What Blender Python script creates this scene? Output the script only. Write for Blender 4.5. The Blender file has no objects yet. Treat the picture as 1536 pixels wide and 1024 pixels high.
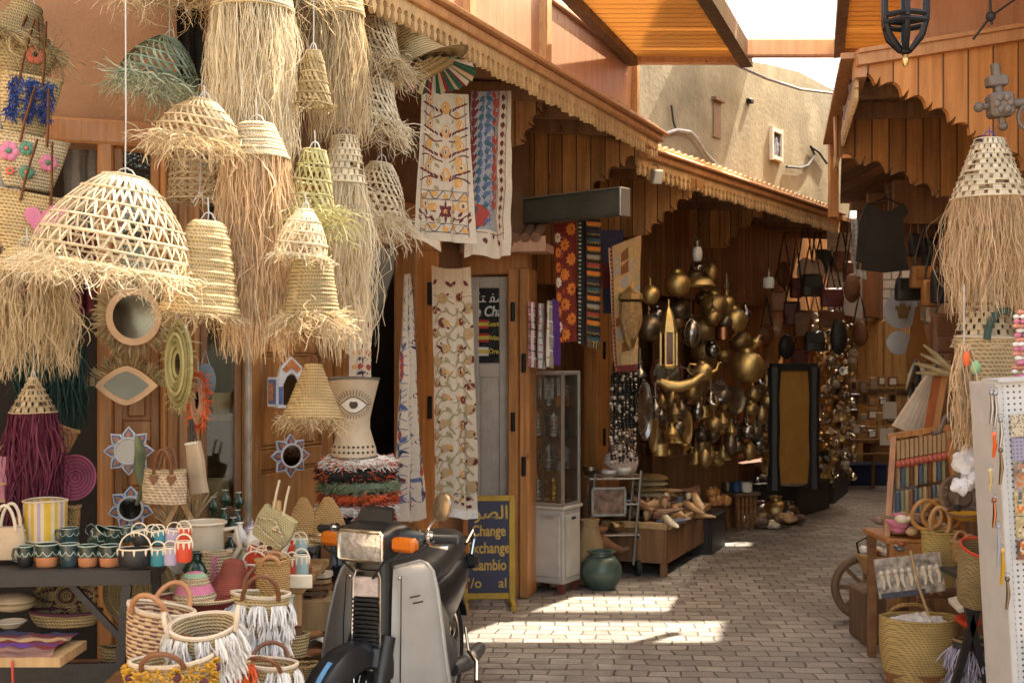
import bpy,math,random
from mathutils import Vector,Matrix,Euler,noise as mnoise
random.seed(7)
R=random.Random(11)
SC=bpy.context.scene
COL=SC.collection
F,EYE,HZ=1800.0,1.62,540.0
V=Vector
pi=math.pi
def P(u,v,Y):return V(((u-768)/F*Y,Y,EYE-(v-HZ)/F*Y))
def PX(n,Y):return n/F*Y
def rad(a):return math.radians(a)
def lerp(a,b,t):return a+(b-a)*t
def uni(a,b):return R.uniform(a,b)
MATS={}
def nodes_of(name):
 m=bpy.data.materials.new(name);m.use_nodes=True
 nt=m.node_tree;nt.nodes.clear()
 out=nt.nodes.new('ShaderNodeOutputMaterial');b=nt.nodes.new('ShaderNodeBsdfPrincipled')
 nt.links.new(b.outputs[0],out.inputs[0])
 return m,nt,b
def N(nt,t,**kw):
 n=nt.nodes.new('ShaderNode'+t)
 for k,v in kw.items():
  if k.startswith('i_'):n.inputs[k[2:].replace('_',' ')].default_value=v
  else:setattr(n,k,v)
 return n
def L(nt,a,b):nt.links.new(a,b)
def rgb(c):return(c[0],c[1],c[2],1)
def mul(c,k):return tuple(min(1,x*k)for x in c[:3])
def mixc(nt,fac,a,b,bt='MIX'):
 m=nt.nodes.new('ShaderNodeMix');m.data_type='RGBA';m.blend_type=bt
 for s,v in((m.inputs[0],fac),(m.inputs[6],a),(m.inputs[7],b)):
  if hasattr(v,'node'):L(nt,v,s)
  else:s.default_value=rgb(v)if isinstance(v,tuple)else v
 return m.outputs[2]
def mth(nt,op,a,b=0.0,c=None):
 m=nt.nodes.new('ShaderNodeMath');m.operation=op
 for s,v in zip(m.inputs,(a,b,c)):
  if v is None:continue
  if hasattr(v,'node'):L(nt,v,s)
  else:s.default_value=v
 return m.outputs[0]
def coords(nt,sc=(1,1,1),rot=(0,0,0)):
 tc=N(nt,'TexCoord');mp=N(nt,'Mapping');mp.inputs['Scale'].default_value=sc;mp.inputs['Rotation'].default_value=rot
 L(nt,tc.outputs['Object'],mp.inputs[0]);return mp.outputs[0]
def ramp(nt,fac,stops):
 r=N(nt,'ValToRGB');e=r.color_ramp.elements
 while len(e)<len(stops):e.new(.5)
 for k,(p,c)in zip(e,stops):k.position=p;k.color=rgb(c)if isinstance(c,tuple)else(c,c,c,1)
 L(nt,fac,r.inputs[0]);return r.outputs[0]
def mat(name,col,rough=.65,metal=0.,var=.18,scale=9,bump=.0,bscale=45,col2=None,island=0.,dirt=0.,spec=.5,weave=None,trans=0.,coat=0.,stretch=(1,1,1)):
 """general surface: noise-broken colour, optional weave relief (x scale, z scale), per-piece variation, dirt"""
 if name in MATS:return MATS[name]
 m,nt,b=nodes_of(name)
 co=coords(nt,stretch)
 n1=N(nt,'TexNoise',i_Scale=scale,i_Detail=5.,i_Roughness=.6);L(nt,co,n1.inputs['Vector'])
 f=ramp(nt,n1.outputs[0],[(.28,0.),(.72,1.)])
 c=mixc(nt,f,mul(col,1-var),col2 if col2 else mul(col,1+var))
 if dirt:
  n2=N(nt,'TexNoise',i_Scale=scale*.35,i_Detail=7.,i_Roughness=.7);L(nt,co,n2.inputs['Vector'])
  c=mixc(nt,mth(nt,'MULTIPLY',ramp(nt,n2.outputs[0],[(.42,0.),(.72,1.)]),dirt),c,mul(col,.35))
 if island:
  g=N(nt,'NewGeometry');hs=N(nt,'HueSaturation')
  L(nt,mth(nt,'MULTIPLY_ADD',g.outputs['Random Per Island'],2*island,1-island),hs.inputs['Value'])
  L(nt,mth(nt,'MULTIPLY_ADD',g.outputs['Random Per Island'],-island*.5,1+island*.25),hs.inputs['Saturation'])
  L(nt,c,hs.inputs['Color']);c=hs.outputs[0]
 h=None
 if weave:
  w1=N(nt,'TexWave',bands_direction='Z',i_Scale=weave[1],i_Distortion=1.2,i_Detail=1.);w1.inputs['Detail Scale'].default_value=2
  L(nt,coords(nt),w1.inputs['Vector'])
  w2=N(nt,'TexWave',bands_direction='DIAGONAL',i_Scale=weave[0],i_Distortion=1.5,i_Detail=1.)
  L(nt,coords(nt,(1,1,.6)),w2.inputs['Vector'])
  h=mth(nt,'ADD',mth(nt,'MULTIPLY',w1.outputs['Fac'],.7),mth(nt,'MULTIPLY',w2.outputs['Fac'],.45))
  c=mixc(nt,ramp(nt,h,[(.15,0.),(.6,1.)]),mul(col,.45),c)
 if bump and h is None:
  nb=N(nt,'TexNoise',i_Scale=bscale,i_Detail=4.);L(nt,co,nb.inputs['Vector']);h=nb.outputs[0]
 if h is not None:
  bm=N(nt,'Bump',i_Strength=max(bump,.4)if weave else bump,i_Distance=.006 if weave else.01);L(nt,h,bm.inputs['Height']);L(nt,bm.outputs[0],b.inputs['Normal'])
 L(nt,c,b.inputs['Base Color'])
 rn=N(nt,'MapRange');rn.inputs[3].default_value=max(.03,rough-.1);rn.inputs[4].default_value=min(1,rough+.12)
 L(nt,n1.outputs[0],rn.inputs[0]);L(nt,rn.outputs[0],b.inputs['Roughness'])
 b.inputs['Metallic'].default_value=metal;b.inputs['Specular IOR Level'].default_value=spec
 b.inputs['Coat Weight'].default_value=coat
 if trans:
  tr=N(nt,'BsdfTranslucent');L(nt,c,tr.inputs[0]);mx=N(nt,'MixShader',i_Fac=trans)
  L(nt,b.outputs[0],mx.inputs[1]);L(nt,tr.outputs[0],mx.inputs[2])
  L(nt,mx.outputs[0],[n for n in nt.nodes if n.type=='OUTPUT_MATERIAL'][0].inputs[0])
 MATS[name]=m;return m
def wood(name,col,dark,plank=0.,axis='Z',rough=.5,gscale=1.,pw=.11,groove=.009,wear=.35,coat=.0,trans=0.):
 """wood with grain along an axis; plank > 0 cuts boards of that width across local X (or Z when the grain runs along X)"""
 if name in MATS:return MATS[name]
 m,nt,b=nodes_of(name)
 s={'Z':(14,14,.9),'X':(.9,14,14),'Y':(14,.9,14)}[axis]
 tc=N(nt,'TexCoord');sx=N(nt,'SeparateXYZ');L(nt,tc.outputs['Object'],sx.inputs[0])
 cross={'Z':'X','X':'Z','Y':'X'}[axis]
 if plank:
  q=mth(nt,'DIVIDE',sx.outputs[cross],plank);fl=mth(nt,'FLOOR',q);fr=mth(nt,'FRACT',q)
  wn=N(nt,'TexWhiteNoise',noise_dimensions='1D');L(nt,fl,wn.inputs['W'])
  ad=N(nt,'VectorMath',operation='ADD');L(nt,tc.outputs['Object'],ad.inputs[0])
  sc_=N(nt,'VectorMath',operation='SCALE',i_Scale=7.);L(nt,wn.outputs['Color'],sc_.inputs[0]);L(nt,sc_.outputs[0],ad.inputs[1]);src=ad.outputs[0]
 else:src=tc.outputs['Object']
 mp=N(nt,'Mapping');mp.inputs['Scale'].default_value=tuple(x*gscale for x in s);L(nt,src,mp.inputs[0])
 n1=N(nt,'TexNoise',i_Scale=1.6,i_Detail=7.,i_Roughness=.62,i_Distortion=.6);L(nt,mp.outputs[0],n1.inputs['Vector'])
 n2=N(nt,'TexNoise',i_Scale=2.2,i_Detail=5.,i_Roughness=.7);L(nt,tc.outputs['Object'],n2.inputs['Vector'])
 c=mixc(nt,ramp(nt,n1.outputs[0],[(.32,0.),(.62,1.)]),dark,col)
 c=mixc(nt,mth(nt,'MULTIPLY',ramp(nt,n2.outputs[0],[(.45,0.),(.75,1.)]),wear),c,mul(dark,.45))
 vo=N(nt,'TexVoronoi',i_Scale=3.4);kn=N(nt,'Mapping');kn.inputs['Scale'].default_value={'Z':(1.6,1.6,.7),'X':(.7,1.6,1.6),'Y':(1.6,.7,1.6)}[axis]
 L(nt,src,kn.inputs[0]);L(nt,kn.outputs[0],vo.inputs['Vector'])
 n4=N(nt,'TexNoise',i_Scale=.9,i_Detail=8.,i_Roughness=.75);L(nt,tc.outputs['Object'],n4.inputs['Vector']);c=mixc(nt,mth(nt,'MULTIPLY',ramp(nt,n4.outputs[0],[(.5,0.),(.75,1.)]),.35),c,tuple(.5*x+.5*y for x,y in zip(col,(.42,.36,.28))))
 c=mixc(nt,ramp(nt,vo.outputs['Distance'],[(.03,.75),(.07,0.)]),c,mul(dark,.3))
 h=n1.outputs[0]
 if plank:
  hs=N(nt,'HueSaturation');L(nt,mth(nt,'MULTIPLY_ADD',wn.outputs['Value'],.6,.7),hs.inputs['Value']);L(nt,c,hs.inputs['Color']);c=hs.outputs[0]
  g=mth(nt,'LESS_THAN',mth(nt,'ABSOLUTE',mth(nt,'SUBTRACT',fr,.5)),.5-groove/plank*.5)
  c=mixc(nt,g,mul(dark,.3),c);h=mth(nt,'ADD',mth(nt,'MULTIPLY',h,.25),g)
 bm=N(nt,'Bump',i_Strength=.45,i_Distance=.008);L(nt,h,bm.inputs['Height']);L(nt,bm.outputs[0],b.inputs['Normal'])
 L(nt,c,b.inputs['Base Color']);b.inputs['Roughness'].default_value=rough;b.inputs['Coat Weight'].default_value=coat
 if trans:
  tr=N(nt,'BsdfTranslucent');L(nt,c,tr.inputs[0]);mx=N(nt,'MixShader',i_Fac=trans);L(nt,b.outputs[0],mx.inputs[1]);L(nt,tr.outputs[0],mx.inputs[2]);L(nt,mx.outputs[0],nt.nodes['Material Output'].inputs[0])
 MATS[name]=m;return m
def glass(name,tint=(.9,.95,.93),rough=.03,alpha=.12):
 """thin pane: mostly see-through, with a glossy surface"""
 if name in MATS:return MATS[name]
 m,nt,b=nodes_of(name)
 tr=N(nt,'BsdfTransparent');tr.inputs[0].default_value=rgb(tint);gl=N(nt,'BsdfGlossy');gl.inputs['Roughness'].default_value=rough
 lw=N(nt,'LayerWeight',i_Blend=.25);mx=N(nt,'MixShader');L(nt,mth(nt,'ADD',mth(nt,'MULTIPLY',lw.outputs['Fresnel'],.45),alpha),mx.inputs[0])
 L(nt,tr.outputs[0],mx.inputs[1]);L(nt,gl.outputs[0],mx.inputs[2]);L(nt,mx.outputs[0],nt.nodes['Material Output'].inputs[0])
 MATS[name]=m;return m
class MB:
 def __init__(s,T=None):s.v=[];s.f=[];s.m=[];s.mi=0;s.T=T
 def add(s,vs,fs,mi=None):
  o=len(s.v);T=s.T
  s.v.extend((T@V(p))if T else V(p)for p in vs)
  mi=s.mi if mi is None else mi
  for f in fs:s.f.append([i+o for i in f]);s.m.append(mi)
 def box(s,c,d,M=None,bev=0):
  x,y,z=(k/2 for k in d);c=V(c)
  if bev:
   b=min(bev,x*.9,y*.9,z*.9);vs=[]
   for sx in(-1,1):
    for sy in(-1,1):
     for sz in(-1,1):vs+=[(sx*x,sy*(y-b),sz*(z-b)),(sx*(x-b),sy*y,sz*(z-b)),(sx*(x-b),sy*(y-b),sz*z)]
   I=lambda a,b_,c_,k:(a*4+b_*2+c_)*3+k
   fs=[[I(a,0,0,0),I(a,1,0,0),I(a,1,1,0),I(a,0,1,0)]for a in(0,1)]+[[I(0,a,0,1),I(1,a,0,1),I(1,a,1,1),I(0,a,1,1)]for a in(0,1)]+[[I(0,0,a,2),I(1,0,a,2),I(1,1,a,2),I(0,1,a,2)]for a in(0,1)]
   for a in(0,1):
    for c_ in(0,1):
     fs+=[[I(a,c_,0,0),I(a,c_,1,0),I(a,c_,1,1),I(a,c_,0,1)],[I(a,0,c_,0),I(a,1,c_,0),I(a,1,c_,2),I(a,0,c_,2)],[I(0,a,c_,1),I(1,a,c_,1),I(1,a,c_,2),I(0,a,c_,2)]]
     for e in(0,1):fs.append([I(a,c_,e,0),I(a,c_,e,1),I(a,c_,e,2)])
  else:
   vs=[(a*x,b*y,e*z)for a in(-1,1)for b in(-1,1)for e in(-1,1)]
   fs=[(0,1,3,2),(4,6,7,5),(0,4,5,1),(2,3,7,6),(0,2,6,4),(1,5,7,3)]
  s.add([c+(M@V(p)if M else V(p))for p in vs],fs);return s
 def bar(s,a,b,w,h=None,up=(0,0,1),bev=0):
  a,b=V(a),V(b);h=h or w;z=(b-a);l=z.length;z.normalize();u=V(up)
  if abs(z.dot(u))>.98:u=V((0,1,0))
  x=u.cross(z).normalized();y=z.cross(x)
  s.box((a+b)/2,(w,h,l),Matrix((x,y,z)).transposed(),bev);return s
 def tube(s,pts,r,n=7,closed=False,flat=1.,cap=True):
  pts=[V(p)for p in pts];k=len(pts);rs=r if isinstance(r,(list,tuple))else[r]*k
  vs=[];up=None
  for i,p in enumerate(pts):
   t=(pts[(i+1)%k]-pts[i-1])if closed else(pts[min(i+1,k-1)]-pts[max(i-1,0)])
   if t.length<1e-9:t=V((0,0,1))
   t.normalize()
   if up is None:up=V((0,0,1))if abs(t.z)<.9 else V((1,0,0))
   x=up.cross(t)
   if x.length<1e-6:x=V((1,0,0)).cross(t)
   x.normalize();y=t.cross(x);up=y
   for j in range(n):
    a=2*pi*j/n;vs.append(p+x*math.cos(a)*rs[i]+y*math.sin(a)*rs[i]*flat)
  fs=[[i*n+j,i*n+(j+1)%n,((i+1)%k)*n+(j+1)%n,((i+1)%k)*n+j]for i in range(k if closed else k-1)for j in range(n)]
  if cap and not closed:fs+=[list(range(n))[::-1],[(k-1)*n+j for j in range(n)]]
  s.add(vs,fs);return s
 def lathe(s,prof,n=24,c=(0,0,0),sx=1,sy=1,M=None,wob=0,mats=None,a0=0,a1=2*pi):
  vs=[];c=V(c);full=abs(a1-a0-2*pi)<1e-6;nn=n if full else n+1
  for i,(r,z)in enumerate(prof):
   for j in range(nn):
    a=a0+(a1-a0)*j/n;q=r*(1+(wob*mnoise.noise(V((math.cos(a)*2,math.sin(a)*2,z*6))))if wob else r)
    if not wob:q=r
    p=V((q*math.cos(a)*sx,q*math.sin(a)*sy,z));vs.append(c+(M@p if M else p))
  for i in range(len(prof)-1):
   fs=[[i*nn+j,i*nn+(j+1)%nn,(i+1)*nn+(j+1)%nn,(i+1)*nn+j]for j in range(n)]
   if i==0:s.add(vs,fs,mats[i]if mats else None);base=len(s.v)-len(vs)
   else:
    for f in fs:s.f.append([k+base for k in f]);s.m.append(mats[i]if mats else s.mi)
  return s
 def ball(s,c,r,n=12,M=None):
  r=(r,r,r)if isinstance(r,(int,float))else r;h=max(5,n//2+1)
  vs=[];c=V(c)
  for i in range(h+1):
   t=pi*i/h
   for j in range(n):
    a=2*pi*j/n;p=V((r[0]*math.sin(t)*math.cos(a),r[1]*math.sin(t)*math.sin(a),r[2]*math.cos(t)));vs.append(c+(M@p if M else p))
  s.add(vs,[[i*n+j,(i+1)*n+j,(i+1)*n+(j+1)%n,i*n+(j+1)%n]for i in range(h)for j in range(n)]);return s
 def prism(s,poly,t,y0=0,M=None):
  """outline in local x,z given front y0 and thickness t (to +y)"""
  k=len(poly);vs=[V((x,y0,z))for x,z in poly]+[V((x,y0+t,z))for x,z in poly]
  if M:vs=[M@p for p in vs]
  s.add(vs,[list(range(k)),[k+i for i in range(k)][::-1]]+[[i,i+k,(i+1)%k+k,(i+1)%k]for i in range(k)]);return s
 def ribbon(s,pts,w,wd=None):
  k=len(pts);vs=[]
  for i,p in enumerate(pts):
   t=V(pts[min(i+1,k-1)])-V(pts[max(i-1,0)]);d=wd or V((R.gauss(0,1),R.gauss(0,1),0))
   if i==0:x=t.cross(V(d));x=x.normalized()if x.length>1e-9 else V((1,0,0))
   ww=w*(.5 if i==k-1 else 1)/2;vs+=[V(p)-x*ww,V(p)+x*ww]
  s.add(vs,[[2*i,2*i+1,2*i+3,2*i+2]for i in range(k-1)]);return s
 def join(s,o):
  b=len(s.v);s.v+=o.v;s.f+=[[i+b for i in f]for f in o.f];s.m+=o.m;return s
 def build(s,name,mats,parent=None,loc=None,rz=0,smooth=True,ang=38,rot=None):
  me=bpy.data.meshes.new(name);me.from_pydata([tuple(p)for p in s.v],[],s.f)
  for m in(mats if isinstance(mats,(list,tuple))else[mats]):me.materials.append(m)
  me.polygons.foreach_set('material_index',s.m);me.polygons.foreach_set('use_smooth',[smooth]*len(s.f))
  me.update()
  if smooth:me.set_sharp_from_angle(angle=rad(ang))
  o=bpy.data.objects.new(name,me);COL.objects.link(o)
  if parent:o.parent=parent
  if loc is not None:o.location=loc
  if rz:o.rotation_euler=(0,0,rz)
  if rot:o.rotation_euler=rot
  return o
def tag(o,label,cat,group=None):
 o['label']=label;o['category']=cat
 if group:o['group']=group
 return o
def thing(name,label,cat,loc,rz=0,group=None,rot=None,s=1):
 o=bpy.data.objects.new(name,None);COL.objects.link(o);o.empty_display_size=.1
 o.location=loc;o.rotation_euler=rot if rot else(0,0,rz);o.scale=(s,s,s)
 return tag(o,label,cat,group)
def struct(mb,name,mats,kind='structure',**kw):
 o=mb.build(name,mats,**kw);o['kind']=kind;return o
def dup(root,loc,rz=None,label=None,group=None,s=None,rot=None):
 r=root.copy();COL.objects.link(r);r.location=loc
 if rz is not None:r.rotation_euler=(0,0,rz)
 if rot:r.rotation_euler=rot
 if s:r.scale=(s,s,s)if isinstance(s,(int,float))else s
 if label:r['label']=label
 if group:r['group']=group
 for ch in[c for c in bpy.data.objects if c.parent==root]:
  c=ch.copy();COL.objects.link(c);c.parent=r
  for g in[k for k in bpy.data.objects if k.parent==ch]:d=g.copy();COL.objects.link(d);d.parent=c
 return r
FONT=bpy.data.fonts.load('<builtin>')if '<builtin>' in bpy.data.fonts else None
def text_mb(body,size,M,mi=0,mb=None,extrude=.0015,bold=.0,align='CENTER',shear=0,sx=1):
 """lettering as raised mesh, appended to a builder"""
 cu=bpy.data.curves.new('lettering','FONT');cu.body=body;cu.size=size;cu.extrude=extrude;cu.align_x=align;cu.align_y='CENTER';cu.offset=bold;cu.shear=shear;cu.resolution_u=3
 o=bpy.data.objects.new('lettering',cu);COL.objects.link(o);bpy.context.view_layer.update()
 dg=bpy.context.evaluated_depsgraph_get();me=bpy.data.meshes.new_from_object(o.evaluated_get(dg))
 mb=mb or MB();mb.add([M@V((p.co.x*sx,p.co.y,p.co.z))for p in me.vertices],[list(f.vertices)for f in me.polygons],mi)
 bpy.data.objects.remove(o);bpy.data.curves.remove(cu);bpy.data.meshes.remove(me);return mb
UPR=Matrix.Rotation(pi/2,4,'X')
class Front:
 def __init__(s,p0,k):
  s.o=V((p0[0],p0[1],0));s.rz=math.atan2(1,k);s.d=V((k,1,0)).normalized();s.n=V((s.d.y,-s.d.x,0))
  s.M=Matrix.Translation(s.o)@Matrix.Rotation(s.rz,4,'Z');s.I=s.M.inverted()
 def Y(s,u,off=0):
  k=(u-768)/F;return(s.n.dot(s.o)+off)/(s.n.x*k+s.n.y)
 def p(s,u,v,off=0):return P(u,v,s.Y(u,off))
 def l(s,u,v,off=0):
  q=s.I@s.p(u,v,off);return q.x,q.z
class Front2(Front):
 def __init__(s,a,b):
  s.o=V((a[0],a[1],0));s.d=V((b[0]-a[0],b[1]-a[1],0)).normalized();s.rz=math.atan2(s.d.y,s.d.x);s.n=V((s.d.y,-s.d.x,0))
  s.M=Matrix.Translation(s.o)@Matrix.Rotation(s.rz,4,'Z');s.I=s.M.inverted()
FA=Front2((-1.198,5.56),(.12,8.2))
FL=Front2((-2.52,5.1),(-1.198,5.56))
FC=Front((-.1,8.55),.65)
FR=Front2((5.6,17.0),(2.6,5.0))
FD=Front2((-.37,8.34),(.15,8.22))
SUN=V((.40,.40,.82)).normalized()
w=bpy.data.worlds.new("World");SC.world=w;w.use_nodes=True
nt=w.node_tree;bg=nt.nodes['Background'];sky=N(nt,'TexSky',sky_type='NISHITA')
sky.sun_disc=False;sky.sun_elevation=math.asin(SUN.z);sky.sun_rotation=math.atan2(SUN.x,SUN.y);sky.dust_density=2.5;sky.air_density=1.0
L(nt,mixc(nt,1.,sky.outputs[0],(1.,.84,.64),'MULTIPLY'),bg.inputs[0]);bg.inputs[1].default_value=.15
sl=bpy.data.lights.new('sun','SUN');sl.energy=2.5;sl.angle=rad(.7);sl.color=(1,.88,.7)
so=bpy.data.objects.new('sun',sl);COL.objects.link(so);so.rotation_euler=(-SUN).to_track_quat('-Z','Y').to_euler()
cam=bpy.data.cameras.new('camera');co=bpy.data.objects.new('camera',cam);COL.objects.link(co);SC.camera=co
co.location=(0,0,EYE);co.rotation_euler=(pi/2,0,0);cam.sensor_width=36;cam.lens=36*F/1536;cam.shift_y=(HZ-512)/1536;cam.clip_end=500;cam.clip_start=.05
cam.dof.use_dof=True;cam.dof.focus_distance=5.2;cam.dof.aperture_fstop=6.3
vs=SC.view_settings;vs.view_transform='Standard';vs.look='None';vs.exposure=2.8;vs.gamma=1
SC.cycles.max_bounces=8;SC.cycles.diffuse_bounces=5;SC.cycles.transparent_max_bounces=12;SC.cycles.use_denoising=True
SC.cycles.sample_clamp_indirect=6;SC.cycles.caustics_reflective=False;SC.cycles.caustics_refractive=False
W_OR=wood('wood_orange',(.55,.25,.078),(.32,.13,.036),rough=.42,coat=.15)
W_DOOR=wood('wood_door',(.52,.25,.082),(.28,.118,.037),rough=.4,coat=.2,wear=.55)
W_PLK=wood('wood_planks',(.5,.235,.075),(.28,.118,.034),plank=.105,wear=.5)
W_PLK_R=wood('wood_planks_gable',(.66,.29,.082),(.46,.175,.043),plank=.125,wear=.15)
W_DK=wood('wood_dark',(.28,.135,.055),(.15,.07,.027),rough=.6)
W_DKP=wood('wood_dark_planks',(.44,.215,.08),(.25,.115,.042),plank=.14,rough=.6)
W_SOF=wood('wood_soffit',(.34,.155,.058),(.18,.078,.028),plank=.15,axis='Y',rough=.6)
W_CEIL=wood('wood_ceiling',(.9,.62,.32),(.78,.48,.2),plank=.085,axis='X',wear=.12,trans=.75)  # translucency put in so the undersides of the boards glow
W_PINK=wood('wood_pink',(.68,.4,.26),(.56,.3,.18),rough=.5,wear=.25)
W_EDGE=wood('wood_fascia',(.62,.32,.14),(.48,.22,.085),rough=.5,wear=.25)
W_GREY=wood('wood_grey',(.19,.12,.07),(.1,.06,.035),rough=.75,wear=.5)
W_TAB=wood('wood_table',(.3,.15,.06),(.17,.075,.03),rough=.6,axis='X',wear=.5)
W_PALE=wood('wood_pale',(.52,.34,.16),(.38,.22,.09),rough=.6)
W_BLK=mat('black_painted_wood',(.022,.018,.017),rough=.5,bump=.2,var=.4)
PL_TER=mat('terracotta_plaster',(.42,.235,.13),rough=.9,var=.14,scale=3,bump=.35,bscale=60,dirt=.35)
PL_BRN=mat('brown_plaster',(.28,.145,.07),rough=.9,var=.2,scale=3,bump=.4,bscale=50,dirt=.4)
PL_YEL=mat('yellow_plaster',(.3,.245,.135),rough=.95,var=.28,scale=1.8,bump=.5,bscale=20,dirt=.6,col2=(.46,.4,.26))
PL_PALE=mat('pale_plaster',(.62,.5,.36),rough=.9,var=.12,scale=2,bump=.3)
PL_WHT=mat('white_plaster',(.72,.66,.55),rough=.9,var=.12,scale=2,bump=.4,bscale=30)
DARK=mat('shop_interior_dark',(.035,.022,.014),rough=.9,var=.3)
IRON=mat('black_iron',(.018,.018,.02),rough=.42,metal=.6,var=.3,bump=.15)
GLS=glass('window_glass',alpha=.03)
CORD=mat('cord_white',(.5,.5,.48),rough=.8)
CABLE=mat('cable_black',(.03,.03,.03),rough=.6)
def paver_mat():
 m,nt,b=nodes_of('paving')
 tc=N(nt,'TexCoord');mp=N(nt,'Mapping');mp.inputs['Rotation'].default_value=(0,0,rad(3));L(nt,tc.outputs['Object'],mp.inputs[0])
 dn=N(nt,'TexNoise',i_Scale=3.5,i_Detail=3.);L(nt,mp.outputs[0],dn.inputs['Vector'])
 ad=N(nt,'VectorMath',operation='MULTIPLY_ADD');L(nt,dn.outputs['Color'],ad.inputs[0]);ad.inputs[1].default_value=(.09,.06,0);L(nt,mp.outputs[0],ad.inputs[2])
 br=N(nt,'TexBrick',offset=.5);L(nt,ad.outputs[0],br.inputs['Vector'])
 for k,v in dict(Scale=1,Mortar_Size=.006,Mortar_Smooth=.5,Brick_Width=.17,Row_Height=.115).items():br.inputs[k.replace('_',' ')].default_value=v
 br.inputs['Color1'].default_value=(.21,.19,.17,1);br.inputs['Color2'].default_value=(.45,.41,.36,1);br.inputs['Mortar'].default_value=(.05,.04,.033,1)
 n2=N(nt,'TexNoise',i_Scale=1.4,i_Detail=9.,i_Roughness=.75);L(nt,tc.outputs['Object'],n2.inputs['Vector'])
 c=mixc(nt,ramp(nt,n2.outputs[0],[(.32,.5),(.68,1.2)]),(0,0,0),br.outputs['Color'])
 n3=N(nt,'TexNoise',i_Scale=55,i_Detail=4.);L(nt,tc.outputs['Object'],n3.inputs['Vector'])
 n5=N(nt,'TexNoise',i_Scale=.55,i_Detail=6.,i_Roughness=.7);L(nt,tc.outputs['Object'],n5.inputs['Vector']);c=mixc(nt,mth(nt,'MULTIPLY',ramp(nt,n5.outputs[0],[(.5,0.),(.66,1.)]),.5),c,(.085,.07,.058))
 c=mixc(nt,.3,c,ramp(nt,n3.outputs[0],[(.3,(.12,.1,.085)),(.7,(.34,.29,.25))]))
 h=mth(nt,'ADD',mth(nt,'MULTIPLY',mth(nt,'SUBTRACT',1.,br.outputs['Fac']),1.),mth(nt,'MULTIPLY',n3.outputs[0],.3))
 nv=N(nt,'TexVoronoi',i_Scale=7.);L(nt,tc.outputs['Object'],nv.inputs['Vector'])
 h=mth(nt,'ADD',h,mth(nt,'MULTIPLY',nv.outputs['Distance'],.5))
 bm=N(nt,'Bump',i_Strength=.9,i_Distance=.02);L(nt,h,bm.inputs['Height']);L(nt,bm.outputs[0],b.inputs['Normal'])
 L(nt,c,b.inputs['Base Color']);L(nt,ramp(nt,n2.outputs[0],[(.3,.5),(.7,.75)]),b.inputs['Roughness']);return m
struct(MB().box((0,20,-.05),(90,90,.1)),'ground',paver_mat())
def xr(fr,u0,u1):return fr.l(u0,540)[0],fr.l(u1,540)[0]
def fbox(fr,mb,x0,x1,z0,z1,y0,y1,bev=0):mb.box(((x0+x1)/2,(y0+y1)/2,(z0+z1)/2),(x1-x0,y1-y0,z1-z0),None,bev)
def fobj(fr,mb,name,m,kind=None,**kw):
 o=mb.build(name,m,loc=fr.o,rz=fr.rz,**kw)
 if kind:o['kind']=kind
 return o
def walltag(o,label,cat='wall'):return tag(o,label,cat)
m=MB()
for fr,x0,x1 in((FL,-1.6,1.6),(FA,-.1,2.95)):pass
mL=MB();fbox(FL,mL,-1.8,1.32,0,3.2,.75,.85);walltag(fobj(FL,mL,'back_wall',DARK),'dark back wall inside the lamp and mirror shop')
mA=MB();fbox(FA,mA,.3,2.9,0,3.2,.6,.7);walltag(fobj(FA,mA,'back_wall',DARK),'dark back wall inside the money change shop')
mL=MB();fbox(FL,mL,-1.8,1.4,2.66,5.2,0,.25);walltag(fobj(FL,mL,'plaster_wall',PL_TER),'terracotta plaster wall above the doors behind the hanging straw lamps')
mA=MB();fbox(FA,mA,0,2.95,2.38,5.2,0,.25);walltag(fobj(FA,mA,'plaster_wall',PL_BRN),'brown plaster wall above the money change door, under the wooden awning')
def panel_door(fr,u0,u1,z1,label,rows,m=W_DOOR,z0=0.,glazed=None,hinges=(),off=.0):
 x0,x1=xr(fr,u0,u1);w=x1-x0
 t=thing('wooden_door',label,'door',fr.M@V((x0,off,z0)),fr.rz)
 h=z1-z0;lf=MB();st=min(.09,w*.2)
 zs=[0]+[h*r for r in rows]+[h]
 fbox(fr,lf,0,st,0,h,0,.05,.006);fbox(fr,lf,w-st,w,0,h,0,.05,.006)
 for i,z in enumerate(zs):a=max(0,z-.045);b_=min(h,z+.045);fbox(fr,lf,st,w-st,a,b_,.002,.048,.005)
 lf.build('leaf',m,t)
 for i in range(len(zs)-1):
  a,b_=zs[i]+.045,zs[i+1]-.045;pm=MB()
  if glazed is not None and i in glazed:
   fbox(fr,pm,st,w-st,a,b_,.02,.026);pm.build('pane',GLS,t)
  else:
   fbox(fr,pm,st,w-st,a,b_,.028,.04);fbox(fr,pm,st+.02,w-st-.02,a+.02,b_-.02,.012,.03,.012)
   for q in(a+.004,b_-.016):fbox(fr,pm,st,w-st,q,q+.012,.012,.03,.004)
   pm.build('panel',m,t)
 for z in hinges:
  hm=MB();fbox(fr,hm,w-.028,w-.006,z,z+.12,-.006,.004,.002);hm.tube([(w-.017,-.008,z),(w-.017,-.008,z+.12)],.008);hm.build('hinge',IRON,t)
 return t
panel_door(FL,170,240,2.6,'tall wooden door leaf with the eye mirrors on it',(.38,.5,.64),glazed=(3,))
panel_door(FL,250,300,2.6,'narrow wooden door leaf behind the straw handbag and orange mirror',(.3,.62))
panel_door(FA,374,500,2.3,'wide wooden door leaf behind the star mirror and rope cone lamp',(.34,.5,.74))
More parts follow.
